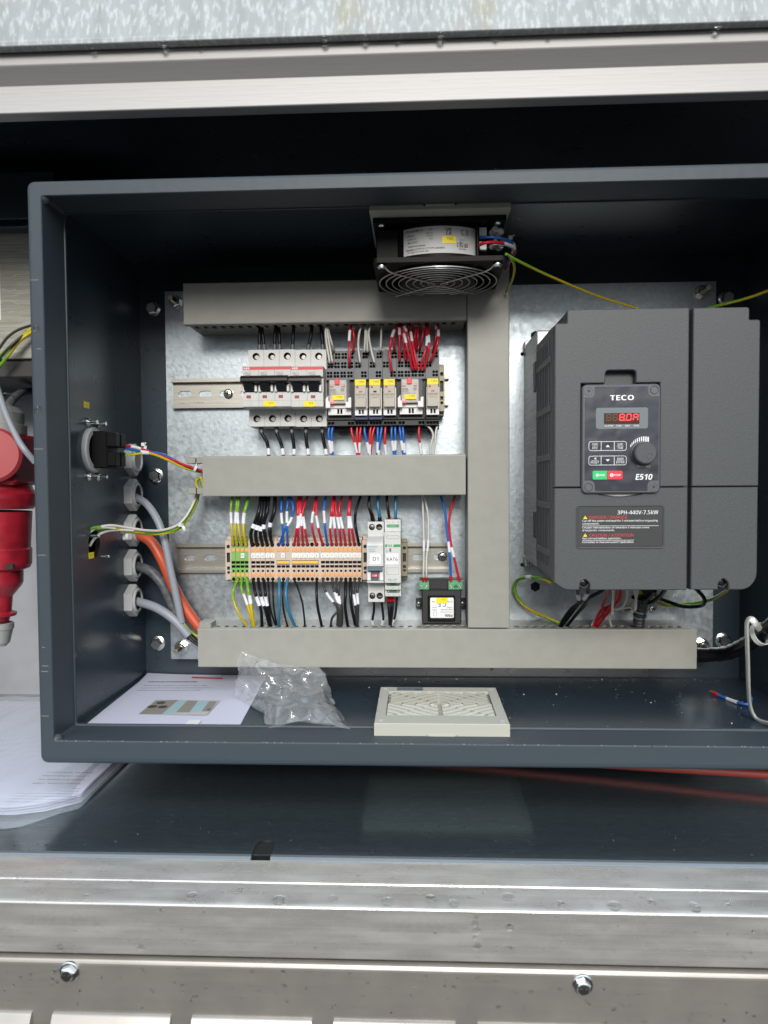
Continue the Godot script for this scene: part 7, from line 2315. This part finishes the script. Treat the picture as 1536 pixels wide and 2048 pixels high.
	w("red", "right red wire below the drive", "", 1.5, [206.4, -105.4, 125, 214.1, -122, 92, 210, -138.1, 68, 207.5, -149.7, 50, 204.2, -161.5, 38], [], "")
	w("white", "left white wire hanging straight below the drive", "", 1.4, [196.2, -104.7, 130, 200.3, -117.5, 115, 203.5, -129.7, 100, 206.1, -138.9, 90], [], "")
	w("white", "white wire sweeping left from under the drive to the trunking", "", 1.4, [212.1, -105.4, 125, 218.2, -119.8, 100, 218.9, -133, 80, 211.8, -138.1, 65, 203.8, -142.5, 52, 196.8, -160.4, 38], [], "")
	w("white", "white wire looping below the drive beside the grey hose", "", 1.4, [218, -105, 128, 224.8, -120.2, 110, 228, -133.5, 95, 225.4, -132.2, 85, 217.7, -139.2, 62, 212.6, -145.4, 50, 218.4, -161.5, 38], [], "")
	w("white", "right white wire below the drive", "", 1.4, [223.7, -106.1, 120, 229.4, -120.6, 95, 230.3, -131.8, 75, 225.4, -136.9, 60], [], "")
	w("black", "black wire looping widely right below the drive", "", 2.1, [279.4, -106.5, 125, 296.7, -119, 100, 303.4, -127.8, 85, 303.6, -133.5, 70, 292.4, -136.3, 55, 277.4, -131.7, 55, 257.8, -122.9, 75, 240.4, -109.5, 110], [], "")
	w("black", "black wire curling left below the drive", "", 2.1, [251.9, -106.3, 120, 253.3, -117.2, 100, 251, -126.4, 82, 245, -129.4, 75, 236.2, -124.9, 80], [], "")
	w("black", "short black wire crossing over the grey hose", "", 2.2, [243.9, -111.2, 110, 243.7, -121.8, 88, 236.5, -124.1, 85, 226.3, -119.8, 95], [], "")
	w("earth", "green and yellow wire sweeping right below the drive", "", 2, [314.3, -106.3, 120, 317.8, -114.5, 100, 322.2, -127.1, 60, 315.8, -134.3, 40, 306.6, -138.3, 26, 288.6, -140.4, 22, 271.3, -135.7, 30, 251.4, -123.3, 60, 234.9, -115.1, 90], [], "")
	w("red", "red wire from the wall socket to the middle trunking", "", 1.5, [-325.3, 43.6, 112, -316.6, 43.7, 105, -306.1, 42.4, 92, -294.8, 38.6, 80, -274.7, 29.7, 62, -257.1, 21.7, 52, -237.6, 15, 44], [0.22, 0.32], "")
	w("blue", "blue wire from the wall socket to the middle trunking", "", 1.4, [-325.3, 43.6, 108, -314.4, 41.7, 100, -305.5, 38.9, 90, -297, 37.5, 82, -283.7, 36, 70, -272.4, 30, 60, -258.3, 21.1, 48, -238.2, 15.3, 42], [0.3, 0.38], "")
	w("earthy", "green and yellow wire from the wall socket to the middle trunking", "", 1.4, [-321.1, 31.2, 112, -313, 32.2, 104, -304.1, 34.2, 94, -291.9, 35.7, 80, -277, 28.9, 64, -260.8, 19.5, 50, -238.8, 14.2, 40], [0.3, 0.37], "")
	w("earth", "green and yellow wire from the wall opening up to the middle trunking", "", 1.6, [-340.9, -44.8, 128, -333.8, -42.5, 122, -324, -43.1, 112, -312.5, -48, 95, -299.4, -51.3, 80, -285.1, -52.1, 62, -272.5, -48.4, 50, -262.7, -36.1, 42, -255.2, -19.6, 38, -252.4, -6, 34, -253.9, 4.6, 36, -247.9, 9.1, 38, -247.1, 0, 36], [0.08, 0.16], "")
	w("white", "white wire from the wall opening along the green one to the trunking", "", 1.5, [-340.8, -49.4, 128, -335.2, -43.9, 122, -323.1, -41.2, 114, -311.2, -44.4, 98, -297.9, -48.2, 84, -285.2, -49.6, 66, -271.8, -44.6, 52, -262.9, -34.4, 46, -255.5, -19.5, 42, -251.4, -4.5, 36], [], "")
	w("earthy", "yellow wire along the green one from the opening to the trunking", "", 1.3, [-339, -44.3, 126, -324.1, -44.1, 112, -311.9, -49.3, 93, -298, -53, 76, -282.9, -53.3, 60, -270.8, -48.7, 46, -261, -36.2, 40, -253.5, -19.7, 36, -250.8, -4.5, 34], [], "")
	w("white", "lower white wire from the wall opening", "", 1.5, [-341, -62.3, 124, -336.3, -53.6, 120, -329.8, -48, 112, -318.9, -46.4, 104, -306.4, -47.9, 92], [], "")
	w("grey", "slim grey cable from the second cable gland to the bottom trunking", "", 4.2, [-338.4, -8.7, 20, -328.3, -13, 26, -312.9, -20.9, 34, -298, -38.9, 42, -289, -61.4, 46, -282.3, -96.2, 46, -275.9, -131.4, 44, -271.7, -157.7, 42], [], "")
	w("orange", "thick orange cable from the third cable gland to the bottom trunking", "", 6.2, [-340, -51.4, 22, -329.1, -55, 26, -309.8, -64.7, 32, -296.3, -85.3, 34, -284.3, -116.3, 32, -272.9, -139.8, 30, -257.7, -161.5, 30, -245.4, -175.4, 30], [], "")
	w("darkgrey", "scuffed dark grey cable from the fourth cable gland", "", 5.6, [-338.5, -91.7, 24, -327.9, -94, 27, -310.5, -99.4, 32, -296, -114.5, 34, -287.4, -134.7, 33, -278.7, -155, 32, -264.1, -177, 30], [], "")
	w("grey", "thick grey cable from the lowest cable gland to the bottom trunking", "", 5.2, [-338.5, -133.5, 26, -326, -135.5, 30, -302.9, -140.8, 38, -281.6, -153.1, 42, -263.5, -173, 42], [], "")
	w("black", "black core leaving the slim grey cable towards the bottom trunking", "", 1.7, [-272.4, -156.2, 42, -268, -165.4, 42, -260.4, -173, 42, -242.8, -188.7, 40], [], "")
	w("earthy", "yellow core leaving the slim grey cable towards the bottom trunking", "", 1.3, [-270.9, -156.2, 42, -265.2, -164, 41, -257.9, -171.1, 40, -243.2, -179.9, 38], [], "")
	w("black", "black core leaving the slim grey cable under the yellow one", "", 1.7, [-273.5, -157.1, 41, -269.5, -166.9, 42, -262, -175.3, 42, -242.8, -191.8, 40], [], "")
	w("black", "left black core leaving the thick grey cable", "", 1.8, [-265, -172.2, 42, -258.6, -178.9, 43, -242.2, -189.8, 42], [], "")
	w("black", "right black core leaving the thick grey cable", "", 1.8, [-262.7, -171.5, 42, -256.3, -177.4, 43, -242.2, -186.7, 42], [], "")
	w("blue", "blue wire at the fan terminals", "", 1.5, [61, 235.9, 156, 72.7, 233.7, 163, 87.8, 233.7, 154, 95.9, 232, 142, 95.8, 229.2, 128, 92.9, 224.9, 112, 93.5, 225.3, 91], [0.42, 0.6], "")
	w("red", "red wire at the fan terminals", "", 1.5, [60.4, 224.8, 156, 60.5, 227, 162, 67.7, 227.6, 167, 78.8, 229.3, 161, 92.1, 230, 148, 98, 229.4, 135, 95.3, 225.5, 118, 93.8, 222.6, 96], [0.35, 0.55], "")
	w("earthy", "thin yellow wire slanting from the fan down behind the drive", "", 1.3, [85.4, 217.2, 165, 98.3, 215.3, 150, 136.5, 210.9, 110, 194, 199.8, 70, 243.5, 191.6, 45, 275.1, 179.6, 40], [], "")
	w("earth", "green wire hanging behind the fan terminal", "", 1.3, [92, 218.3, 150, 98, 214.5, 130, 99.4, 210.3, 100, 96.8, 205.3, 70], [], "")
	w("earth", "green and yellow wire rising right from behind the drive", "", 1.6, [296.8, 184.7, 40, 321.9, 191.3, 45, 351.8, 196.3, 60, 372, 201.6, 75, 404.5, 214.2, 110], [], "")
	w("spiral", "black spiral wrapped loom leaving the bottom trunking", "", 8.2, [308.8, -196.5, 32, 318.8, -194.6, 36, 332.2, -190.9, 48, 338.6, -185.6, 62, 341.1, -176.4, 82, 342.1, -164.7, 106, 340.7, -152.6, 130, 339.4, -142.2, 150, 338.2, -126.2, 180], [], "")
	w("braid", "flat braided silver strap hanging right in front of the loom", "", 2.6, [327, -140.7, 160, 321, -135.4, 166, 317.3, -130.8, 166, 315, -130.8, 164, 314, -136.1, 162, 316.3, -154.5, 158, 319.8, -176.9, 152, 323.2, -199.7, 146, 327.3, -218.6, 140, 331.2, -229.8, 140, 334.4, -233.9, 146, 337.8, -232.3, 160, 341.5, -228.3, 176], [], "")
	w("blue", "short blue stub wire with red ferrule on the enclosure floor", "", 1.6, [354.8, -229.7, 82, 349.1, -232.8, 92, 344.2, -232.7, 95, 340.1, -233.2, 90, 337.2, -234, 80, 332.9, -234.1, 66, 326.8, -232.8, 52], [0.45, 0.7], "red")
	w("grey", "thin grey cable hanging beside the red plug", "", 3.3, [-458.9, 122.5, 90, -447.2, 100.9, 100, -433.2, 74.8, 110, -419.1, 50.7, 116, -410.1, 38.3, 118, -402.9, 26.1, 112], [], "")
	w("darkgrey", "thick dark grey cable curving into the red plug coupling", "", 5, [-472.5, 87, 40, -473.7, 98.9, 30, -478.6, 112.1, 0, -486.7, 120, -40, -480.7, 124.4, -70], [], "")
	w("sheath", "thin grey wire arching from behind the enclosure", "", 1.6, [-485.2, 158.2, 34, -473.7, 172.8, 34, -460.9, 181.4, 34, -445.5, 186.5, 34, -435.8, 188.4, 34], [], "")
	w("earthy", "upper yellow green wire beside the transformer", "", 1.6, [-485.4, 150.1, 34, -468.6, 163, 36, -448.5, 180.5, 34, -435.8, 189.7, 34], [], "")
	w("sheath", "dark brown wire crossing the yellow green ones", "", 1.6, [-483.2, 146, 38, -466.7, 160.5, 42, -457.6, 170.5, 38, -449.2, 180, 30], [], "")
	w("earth", "lower yellow green wire beside the transformer", "", 2, [-484.6, 136.9, 36, -472, 150.5, 38, -458.8, 168.2, 36, -448.6, 176.5, 34, -435.9, 184.4, 34], [], "")
	w("cable_red", "dull red cable lying on the shelf behind the enclosure rim", "", 4.4, [-230, -287, 58, -110, -287, 78, 35, -286, 104, 200, -283, 136, 341, -280, 165, 520, -279, 195], [], "")
	pass


func _ready() -> void:
	rng.seed = 4711
	FONT = SystemFont.new()
	FONT.font_names = PackedStringArray(["Droid Sans"])
	BOLD = SystemFont.new()
	BOLD.font_names = PackedStringArray(["Droid Sans"])
	BOLD.font_weight = 700
	# camera
	var cam := Camera3D.new()
	cam.name = "camera"
	cam.position = Vector3(0, 0, 0.878)
	cam.rotation = Vector3(-0.03720, 0.04457, -0.00674)
	cam.fov = 69.4
	cam.near = 0.02
	cam.far = 60.0
	var at := CameraAttributesPhysical.new()
	at.frustum_focal_length = 17.33
	at.frustum_focus_distance = 0.77
	at.frustum_near = 0.02
	at.frustum_far = 60.0
	at.exposure_aperture = 6.0
	cam.attributes = at
	add_child(cam)
	cam.current = true
	cam.fov = 69.4
	# sky: bright overcast above, pale paving below
	var env := Environment.new()
	env.background_mode = Environment.BG_SKY
	var sky := ProceduralSkyMaterial.new()
	sky.sky_top_color = Color(0.90, 0.95, 1.0)
	sky.sky_horizon_color = Color(0.42, 0.435, 0.455)
	sky.sky_curve = 0.5
	sky.ground_bottom_color = Color(0.14, 0.135, 0.13)
	sky.ground_horizon_color = Color(0.26, 0.255, 0.245)
	sky.ground_curve = 0.3
	sky.sky_energy_multiplier = 1.1
	env.sky = Sky.new()
	env.sky.sky_material = sky
	env.tonemap_mode = Environment.TONE_MAPPER_LINEAR
	env.tonemap_exposure = 1.9
	env.sdfgi_enabled = true
	env.ssao_enabled = true
	env.ssil_enabled = true
	var we := WorldEnvironment.new()
	we.name = "world_environment"
	we.environment = env
	add_child(we)
	var sun := DirectionalLight3D.new()
	sun.name = "sun"
	sun.light_energy = 0.5
	sun.light_color = Color(1.0, 0.985, 0.96)
	sun.light_angular_distance = 20.0
	sun.shadow_enabled = true
	add_child(sun)
	sun.look_at_from_position(Vector3(0.06, 0.44, 1.0), Vector3.ZERO)
	materials()
	# large structure
	make_housing()
	make_enclosure()
	make_hood()
	make_plate()
	# objects
	make_electrics()
	make_fan()
	place_fan()
	make_wall_fittings()
	make_plug()
	make_filter_cover()
	make_papers()
	make_bag()
	wires()
	make_cable_ties()
	make_drops()
